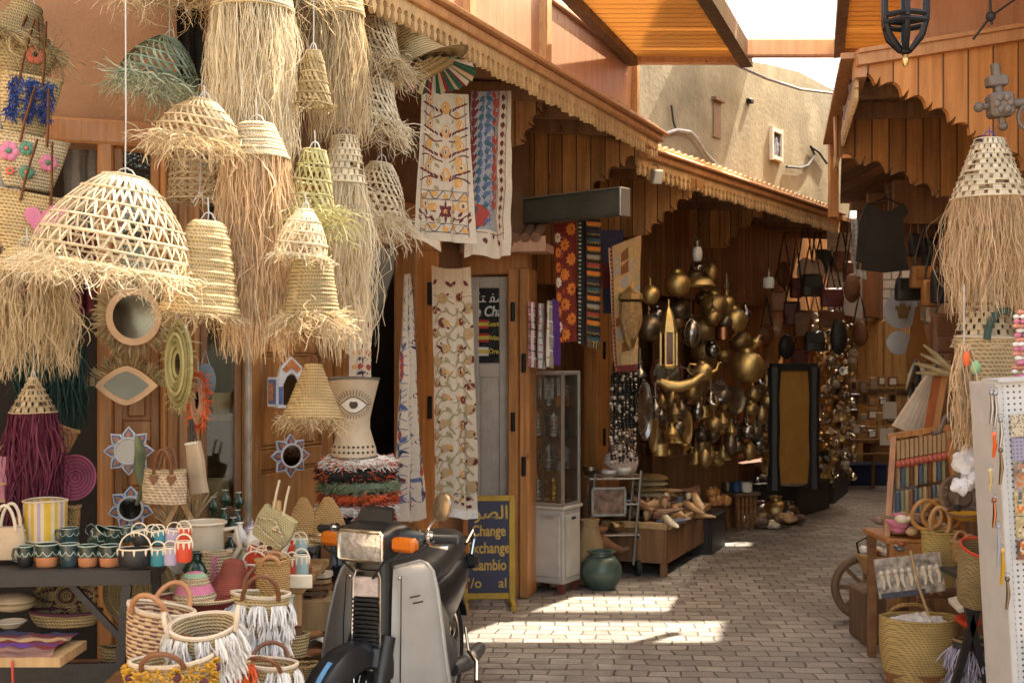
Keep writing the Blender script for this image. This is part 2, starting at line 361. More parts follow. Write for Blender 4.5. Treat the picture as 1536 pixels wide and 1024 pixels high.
def post(fr,u0,u1,z1,label,m=W_OR,y0=-.06,y1=.1,hinges=()):
 x0,x1=xr(fr,u0,u1);b=MB();w=x1-x0
 b.box((w/2,(y0+y1)/2,z1/2),(w,y1-y0,z1),None,.01)
 o=b.build('door_post',m,loc=fr.M@V((x0,0,0)),rz=fr.rz);tag(o,label,'post')
 for z in hinges:
  hm=MB();hm.box((w*.5,y0-.006,z),(.03,.012,.13),None,.003);hm.tube([(w*.5,y0-.014,z-.065),(w*.5,y0-.014,z+.065)],.009);hm.build('hinge',IRON,o)
 return o
post(FL,146,170,2.66,'wooden door post beside the tall door with the eye mirrors',W_OR)
post(FL,240,250,2.66,'thin wooden strip between the two door leaves of the mirror shop',W_OR)
post(FL,366,376,2.66,'pale chipped post beside the dark shop window',mat('chipped_paint',(.46,.4,.32),rough=.8,var=.25,scale=14,dirt=.8,bump=.4))
post(FL,-70,-40,2.66,'wooden post at the far end of the lamp shop front, by the stacked bags',W_OR)
post(FA,503,530,2.3,'wooden frame post behind the embroidered strip with red flowers',W_OR)
post(FA,612,646,2.3,'reddish wooden post with black hinges beside the folded blue suzani',W_OR,hinges=(1.35,2.0))
b=MB();b.bar((-.5,7.02,1.3),(-.37,8.3,1.3),2.6,.06,up=(1,0,0));tag(b.build('board_wall',W_DK),'dark wooden boards behind the pomegranate cloth','wall')
post(FD,764,781,2.25,'wooden post beside the white money change door',W_OR,hinges=(1.2,1.95))
post(FD,782,797,2.25,'outer wooden post beside the glass bracelet cabinet',W_OR,-.08,.2,hinges=(.9,1.6))
x0,x1=xr(FL,-70,376);b=MB();fbox(FL,b,x0,1.39,2.57,2.68,-.07,.12,.012);tag(fobj(FL,b,'door_lintel',W_OR),'wooden lintel below the terracotta plaster, above the mirror shop doors','lintel')
b=MB();fbox(FA,b,.02,1.62,2.25,2.36,-.08,.12,.012);fbox(FA,b,.02,1.62,2.36,2.5,-.05,.1,.01);tag(fobj(FA,b,'door_lintel',W_OR),'wooden lintel below the hanging suzani cloths','lintel')
b=MB();fbox(FD,b,-.05,.5,2.21,2.4,-.05,.1,.01);tag(fobj(FD,b,'door_lintel',W_OR),'wooden lintel above the white money change door','lintel')
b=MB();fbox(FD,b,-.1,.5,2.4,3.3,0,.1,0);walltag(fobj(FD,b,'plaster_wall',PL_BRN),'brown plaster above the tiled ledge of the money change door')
x0,x1=xr(FL,301,362);t=thing('shop_window','dark shop window with dim wooden bowls on its shelves','window',FL.M@V((x0,0,.5)),FL.rz)
w_=x1-x0;b=MB()
for a,c,d,e in((0,.03,0,2.0),(w_-.03,w_,0,2.0),(.03,w_-.03,0,.03),(.03,w_-.03,1.97,2.0)):b.box(((a+c)/2,.03,(d+e)/2),(c-a,.05,e-d))
b.build('frame',W_DK,t);b=MB();b.box((w_/2,.02,1.0),(w_-.06,.004,1.94));b.build('pane',GLS,t)
for z in(.4,.85,1.3):b=MB();b.box((w_/2,.2,z),(w_-.02,.26,.02));b.build('shelf',W_DK,t)
for i,(x,z,r,lb)in enumerate(((.08,.41,.07,'dim wooden bowl on the lowest shelf of the shop window'),(.11,.86,.05,'dim wooden beaker on the middle shelf of the shop window'),(.1,1.31,.06,'dim wooden jar on the top shelf of the shop window'))):
 b=MB();b.lathe([(0,0),(r*.6,0),(r,r),(r*.9,r*2.1),(r*.8,r*2.1),(r*.8,r)],16);o=b.build('wooden_bowl',W_PALE,loc=FL.M@V((x0+x,.18,.5+z)));tag(o,lb,'bowl')
b=MB();fbox(FL,b,x0,x1,0,.5,-.02,.08);walltag(fobj(FL,b,'sill_wall',W_DK),'low dark wooden wall below the shop window','wall')
x0,x1=xr(FD,702,762);w_=x1-x0
t=thing('white_door','white painted door of the money change shop with a dark glass notice','door',FD.M@V((x0,.02,0)),FD.rz)
WHT=mat('worn_white_paint',(.55,.5,.43),rough=.6,var=.12,dirt=.45,bump=.15)
b=MB()
for a,c,d,e in((0,.07,0,2.2),(w_-.07,w_,0,2.2),(.07,w_-.07,0,.2),(.07,w_-.07,1.50,1.6),(.07,w_-.07,2.12,2.2)):b.box(((a+c)/2,.03,(d+e)/2),(c-a,.05,e-d),None,.006)
b.build('leaf',WHT,t);b=MB();b.box((w_/2,.035,.85),(w_-.14,.02,1.3))
for i in range(5):b.box((.1+i*(w_-.2)/4,.02,.85),(.02,.02,1.3))
b.build('panel',WHT,t)
NB=mat('notice_dark',(.02,.025,.028),rough=.25,spec=.6);NW=mat('notice_white',(.75,.75,.72));NY=mat('notice_yellow',(.7,.55,.08));NR=mat('notice_red',(.5,.04,.03))
b=MB();b.box((w_/2,.02,1.86),(w_-.14,.012,.52));
fs=UPR;
def at(x,z,y=.012):return Matrix.Translation((x,y,z))@UPR
text_mb('\ufe92\ufe98\ufedc\ufee3'[::-1][:3]+' \ufed4\ufebc\ufedf',.095,at(w_/2,2.05),1,b,align='CENTER',shear=.1)
text_mb('u de Change',.1,at(w_/2,1.955),1,b,align='CENTER',sx=.8,shear=.2,bold=.002)
for i,(c1,c2,wd)in enumerate(((3,2,'Cuenta'),(3,2,'Divisas'),(1,2,'Oro'))):
 z=1.87-i*.095;b.mi=c1;b.box((w_*.34,.011,z),(.085,.004,.06));b.mi=c2;b.box((w_*.34,.009,z),(.085,.004,.026));text_mb(wd,.05,at(w_*.62,z),2,b,sx=.8,bold=.001)
b.mi=0;b.build('notice',[NB,NW,NY,NR],t)
TILE=mat('clay_tile',(.3,.15,.085),rough=.8,var=.25,dirt=.4,bump=.3)
x0,x1=xr(FD,705,830);t=thing('tiled_ledge','small clay tiled ledge over the money change door','ledge',FD.M@V((x0,0,2.4)),FD.rz);w_=x1-x0
b=MB();b.box((w_/2,-.12,-.03),(w_,.26,.05));b.box((w_/2,-.26,-.01),(w_,.02,.1));b.build('board',W_PINK,t);b=MB()
for i in range(int(w_/.07)):
 x=.035+i*.07;b.tube([(x,-.29,.03),(x,0,.16)],.035,10)
b.build('tiles',TILE,t)
def tooth(w,h):
 return[(0,0),(w,0),(w,-h*.38),(w*.72,-h*.46),(w*.66,-h*.6),(w*.8,-h*.66),(w*.72,-h*.85),(w*.5,-h),(w*.28,-h*.85),(w*.2,-h*.66),(w*.34,-h*.6),(w*.28,-h*.46),(0,-h*.38)]
def awning(nm,label,a,b_,z,ext0,ext1,pitch,th,rail,crest,mats,back,rx=0):
 fr=Front2(a,b_);Ln=(V((b_[0],b_[1]))-V((a[0],a[1]))).length
 t=thing(nm,label,'awning',fr.M@V((0,0,z)),fr.rz)
 m=MB();n=int((Ln+ext0+ext1)/pitch)
 for i in range(n):m.prism([(-ext0+i*pitch+x,q)for x,q in tooth(pitch,th*(1+uni(-.09,.07)))],.022)
 m.build('fringe',mats[0],t,smooth=False)
 m=MB();m.box(((Ln+ext1-ext0)/2,.0,rail/2+.001),(Ln+ext0+ext1,.06,rail),None,.01);m.box(((Ln+ext1-ext0)/2,-.012,rail+.012),(Ln+ext0+ext1,.1,.022),None,.006);m.build('rail',mats[1],t)
 if crest:
  m=MB();k=int((Ln+ext1-crest[2])/crest[1])
  for i in range(k):
   x=crest[2]+i*crest[1];h=crest[0]*(1+uni(-.1,.1));m.prism([(x,0),(x+crest[1]*.72,0),(x+crest[1]*.72,h*.7),(x+crest[1]*.36,h),(x,h*.7)],.025,.0,Matrix.Translation((0,0,rail+.023)))
  m.build('cresting',mats[2],t,smooth=False)
 m=MB();D=back;L0=-ext0;L1=Ln+ext1+rx
 m.add([(L0,.03,.03),(L1,.03,.03),(L1,D[1],.03+D[2]),(L0,D[0],.03+D[2]),(L0,.03,.07),(L1,.03,.07),(L1,D[1],.07+D[2]),(L0,D[0],.07+D[2])],[(0,1,2,3),(4,7,6,5),(0,4,5,1),(1,5,6,2),(2,6,7,3),(3,7,4,0)])
 m.build('roof',W_SOF,t)
 m=MB();k=int((L1-L0)/.55)
 for i in range(k+1):
  x=lerp(L0+.1,L1-.1,i/k);d=lerp(D[0],D[1],i/k);m.bar((x,.04,-.02),(x,d,D[2]-.02),.06,.09)
 m.build('rafters',W_DK,t);return t,fr,Ln
A0,A1=P(610,0,4.94),P(990,215,8.2)
EDGE_L=mat('fringe_board',(.56,.36,.17),rough=.6,var=.22,island=.14,scale=14,stretch=(4,4,1))
awA,frA,LA=awning('wooden_awning','long wooden awning with toothed edge over the suzani cloths',(A0.x,A0.y),(A1.x,A1.y),A1.z,1.2,0,.057,.115,.045,(.05,.05,2.4),(EDGE_L,W_EDGE,EDGE_L),(1.25,.95,.12))
C0,C1=P(957,236,8.15),P(1246,326,11.7)
awC,frC,LC=awning('wooden_awning','wooden awning with toothed edge over the brass stall',(C0.x,C0.y),(C1.x,C1.y),(C0.z+C1.z)/2,0,.3,.075,.13,.05,(.06,.11,.1),(EDGE_L,W_EDGE,EDGE_L),(1.5,1.1,.1),1.7)  # roof carried past the fringe, added to shade the plank wall
ps=[frA.I@P(u,v,frA.Y(u,-.08))for u,v in((812,45),(950,95))]
t=thing('wooden_parapet','pinkish boarded parapet standing on the long awning','parapet',frA.M@V((0,.08,A1.z+.05)),frA.rz)
xe=ps[1].x;zt=ps[1].z-A1.z-.05;xm=ps[0].x
b=MB();b.box(((xm+xe)/2,.02,zt/2),(xe-xm,.04,zt));b.box(((xm+xe)/2,.02,zt+.02),(xe-xm+.04,.09,.03),None,.005);b.build('low_boards',W_PINK,t)
b=MB();b.box(((-1.2+xm)/2,.03,.8),(xm+1.2,.04,1.6));b.build('tall_boards',W_PINK,t)
for c,d in(((xm+.03,-.005,.8),(.075,.06,1.6)),((xe,.0,zt/2),(.06,.07,zt)),((xm-.9,-.002,.8),(.07,.05,1.6))):b=MB();b.box(c,d,None,.005);b.build('batten',EDGE_L,t)
def xpl(fr,s,u,v):
 k=(u-768)/F;Y=(fr.d.dot(fr.o)+s)/(fr.d.x*k+fr.d.y);p=P(u,v,Y);return(p-fr.o).dot(fr.n),p.z
def scallop(pts,n=5,dep=.35,fin=.28):
 """stepped run of arched scallops with small pointed finials between them; pts run along the edge"""
 out=[]
 for i in range(len(pts)-1):
  a,b_=V(pts[i]),V(pts[i+1]);d=b_-a;l=d.length;nn=V((-d.y,d.x)).normalized()
  if nn.y<0:nn=-nn
  for j in range(n+1):
   q=j/n;out.append(a+d*(.0+.78*q)+nn*l*dep*math.sin(pi*q)**.8)
  m_=a+d*.89;out+=[a+d*.82-nn*0,m_+nn*l*fin-d*.03,m_+nn*l*(fin+.1),m_+nn*l*fin+d*.03,a+d*.97]
 return[(p.x,p.y)for p in out]
def cross_panel(fr,s,label,outline,edge,m=W_PLK,th=.03):
 top=[xpl(fr,s,*q)for q in outline];ed=scallop([xpl(fr,s,*q)for q in edge])
 b=MB();b.prism(top+ed,th);o=b.build('scalloped_panel',m,loc=fr.o+fr.d*s,rz=fr.rz-pi/2,smooth=False);return tag(o,label,'panel')
sA=FA.d.dot(P(900,200,8.05)-FA.o)
cross_panel(FA,sA,'scalloped plank panel closing the end of the long awning',[(770,345),(770,195),(815,192),(905,205),(985,225)],[(985,226),(955,236),(930,252),(905,272),(884,293),(868,318)])
sB=FA.d.dot(P(800,170,7.0)-FA.o)
cross_panel(FA,sB,'dark scalloped plank panel behind the red and blue suzani',[(700,240),(700,60),(880,128)],[(850,140),(828,152),(808,170),(796,190),(785,215)],W_DKP)
sC=FC.d.dot(P(1000,300,9.0)-FC.o)
cross_panel(FC,sC,'scalloped plank panel above the patchwork textile, near end of brass stall',[(900,360),(900,245),(975,248),(1055,272)],[(1052,285),(1030,300),(1008,318),(988,336),(972,352)])
sD=FC.d.dot(P(1130,320,10.9)-FC.o)
cross_panel(FC,sD,'scalloped plank panel in the middle of the brass stall awning',[(1020,372),(1020,300),(1170,308)],[(1158,316),(1140,328),(1120,342),(1104,356),(1090,372)])
b=MB();fbox(FC,b,0,10.2,2.2,3.25,0,.12);walltag(fobj(FC,b,'plank_wall',W_PLK),'brown plank wall above the brass stall, under its awning')
b=MB();fbox(FC,b,0,10.2,0,3.2,.35,.45);walltag(fobj(FC,b,'plank_wall',W_DKP),'dark plank wall behind the hanging brassware')
for(u0,u1,lb)in((882,900,'orange wooden post right of the bracelet cabinet'),(902,916,'second wooden post, beside the black bead strings'),(1046,1062,'wooden door post behind the large brass bowls'),(1150,1164,'wooden post behind the mustard board')):
 fr=FC;x0,x1=xr(FC,u0,u1);b=MB();b.box(((x1-x0)/2,-.02,1.1),(x1-x0,.12,2.2),None,.008);o=b.build('door_post',W_OR,loc=FC.M@V((x0,0,0)),rz=FC.rz);tag(o,lb,'post')
 for z in(1.0,1.7):
  h_=MB();h_.box(((x1-x0)*.6,-.085,z),(.03,.012,.14));h_.build('hinge',IRON,o)
panel_door(FC,1063,1098,2.15,'panelled wooden door behind the hanging brass pots',(.3,.62),hinges=(),off=.1)
panel_door(FC,1000,1040,2.15,'dim panelled door behind the silver trays and lanterns',(.3,.62),hinges=(),off=.1,m=W_DK)
b=MB();b.box((-.15,8.62,1.6),(.3,.3,3.2));walltag(b.build('corner_wall',PL_BRN),'short brown plaster return behind the bracelet cabinet')
fy=Front((-.1,8.75),.65)
ya=[fy.l(u,v)for u,v in((925,300),(925,60),(1000,58),(1100,88),(1150,96),(1200,108),(1252,136),(1252,330))]
b=MB();b.prism([(ya[0][0]-.1,2.4)]+[ya[1],ya[2],ya[3],ya[4],ya[5],ya[6]]+[(ya[6][0]+.6,ya[6][1]+.1),(ya[6][0]+.6,2.4)],.6)
t=thing('yellow_house','weathered yellow plaster house rising behind the brass stall awning','house',fy.M@V((0,0,0)),fy.rz)
b.build('wall',PL_YEL,t,smooth=False)
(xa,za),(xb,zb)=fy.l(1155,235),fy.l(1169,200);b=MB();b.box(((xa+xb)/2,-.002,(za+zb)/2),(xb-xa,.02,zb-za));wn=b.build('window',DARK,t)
b=MB();
for x in(xa,xb):b.box((x,-.015,(za+zb)/2),(.035,.05,zb-za+.07))
for z in(za,zb):b.box(((xa+xb)/2,-.016,z),(xb-xa-.036,.05,.04))
b.build('frame',PL_WHT,wn);b=MB();b.tube([(xa+.08,-.02,za+.05),(xa+.12,-.02,zb-.1),(xb-.06,-.02,zb-.16)],.02);b.ball((xa+.14,-.02,za+.12),(.05,.02,.12),8);b.build('cloth',mat('blue_white_rag',(.3,.33,.42),var=.5,scale=20),wn)
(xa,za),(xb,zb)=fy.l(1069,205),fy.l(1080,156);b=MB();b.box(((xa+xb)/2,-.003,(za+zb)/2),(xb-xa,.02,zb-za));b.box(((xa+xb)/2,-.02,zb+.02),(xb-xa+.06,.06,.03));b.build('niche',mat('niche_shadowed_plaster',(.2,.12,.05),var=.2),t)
x,z=fy.l(1122,152);b=MB();b.box((x,-.02,z),(.1,.06,.05),None,.01);b.build('vent',IRON,t)
ed=fy.l(938,140)[0];b=MB();b.box((ed,-.03,3.6),(.22,.06,1.1));b.build('sunlit_corner',PL_WHT,t)  # white strip paints the sunlit corner edge of the house
def cable(label,pts,r=.012,m=CABLE,sag=0):
 b=MB();b.tube(pts,r,6);o=b.build('cable',m);return tag(o,label,'cable')
def cpts(fr,px,off=.03):return[fr.p(u,v,off)for u,v in px]
cable('pale cable running down the yellow house beside the awning tip',cpts(fy,[(1000,200),(1015,195),(1035,198),(1045,208),(1060,232),(1082,255),(1090,262)]),.018,CORD)
cable('thin dark wire over the yellow house left of its niche',cpts(fy,[(1007,158),(1010,182),(1015,198)]),.01)
cable('tangled wires low on the yellow house near its far end',cpts(fy,[(1180,250),(1200,252),(1212,248),(1222,232),(1216,220),(1228,228),(1240,245)]),.016)
cable('grey cable sagging across the top of the yellow house',cpts(fy,[(1085,85),(1110,100),(1150,118),(1200,134),(1256,141)],.3),.016,mat('cable_grey',(.2,.2,.2)))
b=MB();b.box((0,0,3.2),(9,.5,6.4));walltag(b.build('white_building',PL_WHT,loc=(6.5,24,0),rz=rad(50)),'sunlit white building beyond the roofs','building')
BRICK=None
def brick_white():
 m,nt,b=nodes_of('whitewashed_brick');br=N(nt,'TexBrick');L(nt,coords(nt,rot=(pi/2,0,0)),br.inputs['Vector'])
 for k,v in dict(Scale=1,Mortar_Size=.012,Mortar_Smooth=.5,Brick_Width=.42,Row_Height=.13).items():br.inputs[k.replace('_',' ')].default_value=v
 br.inputs['Color1'].default_value=(.72,.62,.48,1);br.inputs['Color2'].default_value=(.82,.74,.6,1);br.inputs['Mortar'].default_value=(.42,.32,.21,1)
 nz=N(nt,'TexNoise',i_Scale=3.,i_Detail=6.);L(nt,coords(nt),nz.inputs['Vector']);c=mixc(nt,ramp(nt,nz.outputs[0],[(.3,.6),(.6,1.)]),(.3,.22,.14),br.outputs['Color'])
 bm=N(nt,'Bump',i_Strength=.8,i_Distance=.03);L(nt,mth(nt,'SUBTRACT',1.,br.outputs['Fac']),bm.inputs['Height']);L(nt,bm.outputs[0],b.inputs['Normal']);L(nt,c,b.inputs['Base Color']);b.inputs['Roughness'].default_value=.9;return m
YE=16.6
b=MB();b.box((5.2,YE+.2,1.72),(4.2,.4,3.44));walltag(b.build('brick_wall',brick_white()),'whitewashed brick wall closing the far end of the alley')
W_FAR=wood('wood_far_lightened',(.68,.4,.13),(.46,.23,.065),rough=.5)  # door wood made paler to stand in for light at the far end
for u0,u1,lb in((1284,1322,'far wooden door leaf at the end of the alley, beside the hanging bags'),(1324,1372,'far wooden door leaf at the end of the alley, behind the pale discs')):
 fe=Front2((P(u0,0,YE).x,YE-.06),(P(u1,0,YE).x,YE-.06));w_=PX(u1-u0,YE)
 t=thing('wooden_door',lb,'door',fe.o,0)
 b=MB();b.box((w_/2,.02,1.08),(w_,.05,2.16));b.box((.04,-.015,1.08),(.07,.03,2.16));b.box((w_-.04,-.015,1.08),(.07,.03,2.16));b.build('leaf',W_FAR,t)
 for z in(.3,1.3):b=MB();b.box((w_/2,-.012,z+.33),(w_-.2,.03,.7),None,.01);b.build('panel',W_FAR,t)
 for z in(1.2,):b=MB();b.box((w_/2,-.03,z),(w_-.02,.03,.05));b.build('bar',W_GREY,t)
b=MB();b.box((6.2,.1,2.6),(12.4,.2,5.2));o=b.build('plank_wall',W_DKP,loc=FR.o,rz=FR.rz);walltag(o,'dark plank wall of the shops on the far side of the alley')
GY=6.0
def gable(Y,pts,edge,label,m,th=.04):
 poly=[(P(u,v,Y).x,P(u,v,Y).z)for u,v in pts];ed=scallop([(P(u,v,Y).x,P(u,v,Y).z)for u,v in edge],6,.3,.2)
 x0=poly[0][0];b=MB();b.prism([(x-x0,z)for x,z in poly+ed],th);o=b.build('gable_panel',m,loc=(x0,Y,0),smooth=False);return o
t=thing('covered_passage','large orange wooden gable with scalloped arch roofing the far side of the alley','canopy',P(1283,540,GY)*1)
def inch(o):o.parent=t;o.location=V(o.location)-V(t.location);return o
g=inch(gable(GY,[(1640,300),(1640,30),(1283,86),(1281,118)],[(1281,118),(1322,128),(1362,148),(1398,165),(1432,186),(1462,206),(1500,232),(1545,262),(1590,285)],'',W_PLK_R));g.name='gable_board'
x0=P(1283,86,GY);x1=P(1640,30,GY);b=MB();b.bar(x0+V((0,-.02,-.02)),x1+V((0,-.02,-.02)),.06,.06);b.bar(x0+V((0,-.03,.015)),x1+V((0,-.03,.015)),.09,.02);inch(b.build('cap_rail',W_EDGE,loc=(0,0,0)))
g2=inch(gable(7.4,[(1640,420),(1640,160),(1252,165),(1254,240)],[(1254,240),(1300,248),(1340,262),(1376,278),(1408,296),(1440,318),(1480,345)],'',W_PLK));g2.name='inner_scalloped_board'
e0,e1=P(1283,86,GY),P(1250,214,8.4);fe=Front2((e1.x,e1.y),(e0.x,e0.y));Le=(e1-e0).length
zz=e0.z;b=MB();k=int(Le/.06)
for i in range(k):b.prism([(i*.06+x,q+zz-.1)for x,q in tooth(.06,.1)],.02)
o=b.build('eave_fringe',EDGE_L,loc=fe.o,rz=fe.rz,smooth=False);inch(o)
b=MB();b.box((Le/2,.03,zz-.05),(Le,.05,.1));b.box((Le/2,-.01,zz+.01),(Le,.12,.03));inch(b.build('eave_board',W_OR,loc=fe.o,rz=fe.rz))
b=MB();b.box((0,.0,(zz+2.62)/2),(.06,.06,zz-2.62));inch(b.build('eave_post',W_OR,loc=(e1.x,e1.y,0)))
b=MB();rp=[V((e0.x,GY+.04,zz-.03)),V((e1.x,e1.y,zz-.03)),V((3.3,e1.y+.05,zz)),V((3.5,11.6,zz)),V((5.6,11.6,zz+.25)),V((4.4,GY+.04,zz+.25))]
b.add(rp+[p+V((0,0,.05))for p in rp],[(0,1,2,3,4,5),(11,10,9,8,7,6)]+[(i,i+6,(i+1)%6+6,(i+1)%6)for i in range(6)]);inch(b.build('roof',W_SOF,loc=(0,0,0)))
b=MB();rq=[V((.27*9+.04,9.0,zz)),V((3.45,9.0,zz)),V((3.6,11.6,zz)),V((.27*11.6+.04,11.6,zz))];b.add(rq+[p+V((0,0,.04))for p in rq],[(0,1,2,3),(7,6,5,4)]+[(i,i+4,(i+1)%4+4,(i+1)%4)for i in range(4)]);inch(b.build('far_roof',W_SOF,loc=(0,0,0)))
b=MB()
for i in range(10):
 y=GY+.4+i*.53;xl=e0.x+(y-GY)*.22 if y<8.4 else 3.15;b.bar((xl,y,zz-.08),(xl+3.5,y,zz+.0),.07,.08)
inch(b.build('beams',W_DK,loc=(0,0,0)))
xa,xb=P(1286,0,11.5).x,P(1450,0,11.5).x;b=MB();b.box(((xb-xa)/2,0,.5),(xb-xa,.05,zz-2.5));o=b.build('plank_wall',W_DKP,loc=(xa,11.5,2.49+(zz-2.5)/2-.5));tag(o,'hanging dark plank board behind the black shirt','wall')
b=MB();b.box((.2,0,0),(2.3,.04,.35));b.box((.3,.6,.1),(2.2,.04,.3));b.box((.4,1.2,.0),(2.1,.04,.3));o=b.build('soffit_boards',W_DK,loc=(4.0,9.6,zz-.25));inch(o)
def shade(label,c,Y0,Y1,zc,mats=(W_CEIL,W_EDGE),holes=True):
 (xa,xb),(xc,xd)=c;t=thing('boarded_shade',label,'shade',(0,0,zc))
 q=[V((xa,Y0,0)),V((xb,Y0,0)),V((xd,Y1,0)),V((xc,Y1,0))];b=MB();n=int((Y1-Y0)/.09)
 for i in range(n):
  f0,f1=i/n,(i+.93)/n;y0,y1=lerp(Y0,Y1,f0),lerp(Y0,Y1,f1)
  b.box(((lerp(xa,xc,f0)+lerp(xb,xd,f0))/2,(y0+y1)/2,.012),(lerp(xb,xd,f0)-lerp(xa,xc,f0),y1-y0,.02))
 b.build('boards',mats[0],t)
 b=MB();b.bar(q[3],q[2],.07,.07);b.build('front_beam',mats[1],t)
 b=MB();b.bar(q[0],q[3],.06,.1);b.bar(q[1],q[2],.08,.12);b.build('side_beam',W_GREY,t);return t
zc=3.58
s1=(P(818,45,7.06).x,P(950,92,7.8).x,P(1065,0,6.5).x,P(1120,87,7.8).x)
k1=(s1[1]-s1[0])/(7.8-7.06)*.9;k2=(s1[3]-s1[2])/1.3
shade('boarded ceiling shade overhead, between the parapet and the white sky gap',((s1[1]-k2*2.9,s1[3]-k2*2.9),(s1[1],s1[3])),4.9,7.8,zc)
s2=(P(1258,78,7.6).x,P(1425,66,7.6).x)
shade('boarded ceiling shade overhead, behind the iron lantern',((s2[0]-.25*2.6,s2[1]-.1*2.6),s2),5.0,7.6,zc)
b=MB();b.box((0,0,0),(.62,.07,.11),None,.01);o=b.build('cross_beam',W_PINK,loc=P(1182,73,7.6));tag(o,'short pinkish beam bridging the sky gap between the two shades','beam')
b=MB();b.box((0,0,.7),(1.6,.05,1.4));o=b.build('boarded_wall',W_PINK,loc=P(1590,66,6.3));tag(o,'pinkish boarded wall above the orange gable','wall')
REED=mat('reed_matting',(.78,.64,.44),rough=.9,var=.2,island=.15,trans=.85)
def reed(label,x0,x1,y0,y1,z,gap=.95,miss=0):  # unseen mats added overhead to shade the alley and shape its sun patches
 b=MB();n=int((y1-y0)/.05)
 for i in range(n):
  if y0+i*.05>3 and i%9==4 and uni(0,1)<miss:continue
  ya,zr=y0+i*.05,z+uni(-.004,.004);b.add([(x0,ya,zr),(x1,ya,zr),(x1,ya+.05*gap,zr),(x0,ya+.05*gap,zr)],[(0,1,2,3)])
 o=b.build('added_reed_shade',REED);tag(o,label,'roof')
reed('unseen reed roof added to shade the near end of the alley, over the scooter',1.15,5.5,5.0,9.0,4.3,miss=.5)
reed('unseen reed roof added to shade the near shop front, above the straw lamps',-3.2,-.9,4.7,5.9,4.6)
b=MB();b.box((3.4,.4,1.6),(.3,9.0,3.2));walltag(b.build('plaster_wall',PL_PALE),'plaster shop front beside the photographer, across from the lamp shop')
b=MB();b.box((-2.9,.9,2.2),(.3,8.0,4.4));walltag(b.build('plaster_wall',PL_PALE),'plaster shop front continuing behind the photographer on the lamp side')
reed('unseen high reed roof added to shade the middle of the alley',2.4,5.2,11.25,13.5,6.2)
reed('narrow unseen reed strip added to split the sunlight on the paving',2.3,4.4,10.47,10.82,6.2)
b=MB();b.box((3.05,4.85,1.9),(1.1,.3,3.8));walltag(b.build('plaster_wall',PL_PALE),'short plaster return joining the plank wall to the front across from the lamp shop')
STRAW=mat('straw',(.58,.46,.28),rough=.7,var=.2,scale=20,island=.26,trans=.3)
STRAW_P=mat('straw_pale',(.72,.62,.43),rough=.7,var=.15,scale=20,island=.22,trans=.3)
STRAW_D=mat('straw_aged',(.36,.27,.13),rough=.75,var=.25,scale=20,island=.3,trans=.1)
STRAW_O=mat('straw_orange',(.66,.48,.285),rough=.7,var=.2,scale=20,island=.25,trans=.3)
STRAW_G=mat('straw_green',(.2,.27,.2),rough=.7,var=.3,scale=15,island=.4,trans=.1)
STRAW_OL=mat('straw_olive',(.42,.38,.17),rough=.7,var=.2,scale=20,island=.3,trans=.1)
STRAW_TEAL=mat('raffia_dark_green',(.012,.042,.034),rough=.75,island=.4)
STRAW_MAR=mat('raffia_maroon',(.12,.012,.035),rough=.75,island=.4)
COIL=mat('straw_coil',(.55,.4,.19),rough=.8,weave=(60,26),var=.25,bump=.8)
COIL_P=mat('straw_coil_pale',(.56,.44,.26),rough=.8,weave=(60,26),var=.2,bump=.8)
COIL_D=mat('straw_coil_aged',(.38,.28,.13),rough=.8,weave=(60,26),var=.3,bump=.8)
WICK=mat('wicker',(.5,.3,.11),rough=.7,weave=(45,40),var=.25,bump=.8)
LEATH=mat('brown_leather',(.17,.065,.025),rough=.5,var=.25,bump=.2)
LEATH_T=mat('tan_leather',(.42,.2,.09),rough=.5,var=.2,bump=.2)
PROF=dict(dome=lambda t:(.18+.82*math.sin(t*pi/2)**.85),cone=lambda t:lerp(.0,1,t),bell=lambda t:.78*t**.6+.22*t**3,cyl=lambda t:t*1.0,hat=lambda t:.55*t+.45*t**3)
def prof_rz(kind,r0,r1,h,n):
 f=PROF[kind];a=f(0);return[(r0+(r1-r0)*(f(i/n)-a)/(f(1)-a),-h*i/n)for i in range(n+1)]
def ring_tube(b,r,z,th,n=36,wob=.02,sy=1.,ph=None):
 ph=uni(0,9)if ph is None else ph
 b.tube([(r*(1+wob*math.sin(3*a+ph)+wob*.5*uni(-1,1))*math.cos(a),sy*r*(1+wob*math.sin(3*a+ph)+wob*.5*uni(-1,1))*math.sin(a),z+th*.5*math.sin(2*a+ph))for a in(2*pi*j/n for j in range(n))],th,5,closed=True)
def strand(b,p,d,L_,g,seg,curl,w,stiff=.5,hold=0):
 """one raffia strand: starts along d, bends towards g (gravity) while wandering"""
 pts=[V(p)];d=V(d).normalized();s=L_/seg;drift=V((R.gauss(0,1),R.gauss(0,1),R.gauss(0,.5)))*curl
 for i in range(seg):
  drift=drift*.55+V((R.gauss(0,1),R.gauss(0,1),R.gauss(0,.6)))*curl
  d=d*stiff+g*(1-stiff)+drift
  if hold:e=pts[-1]-pts[0];d-=(e-g*e.dot(g))*hold
  d.normalize();pts.append(pts[-1]+d*s)
 b.ribbon(pts,w)
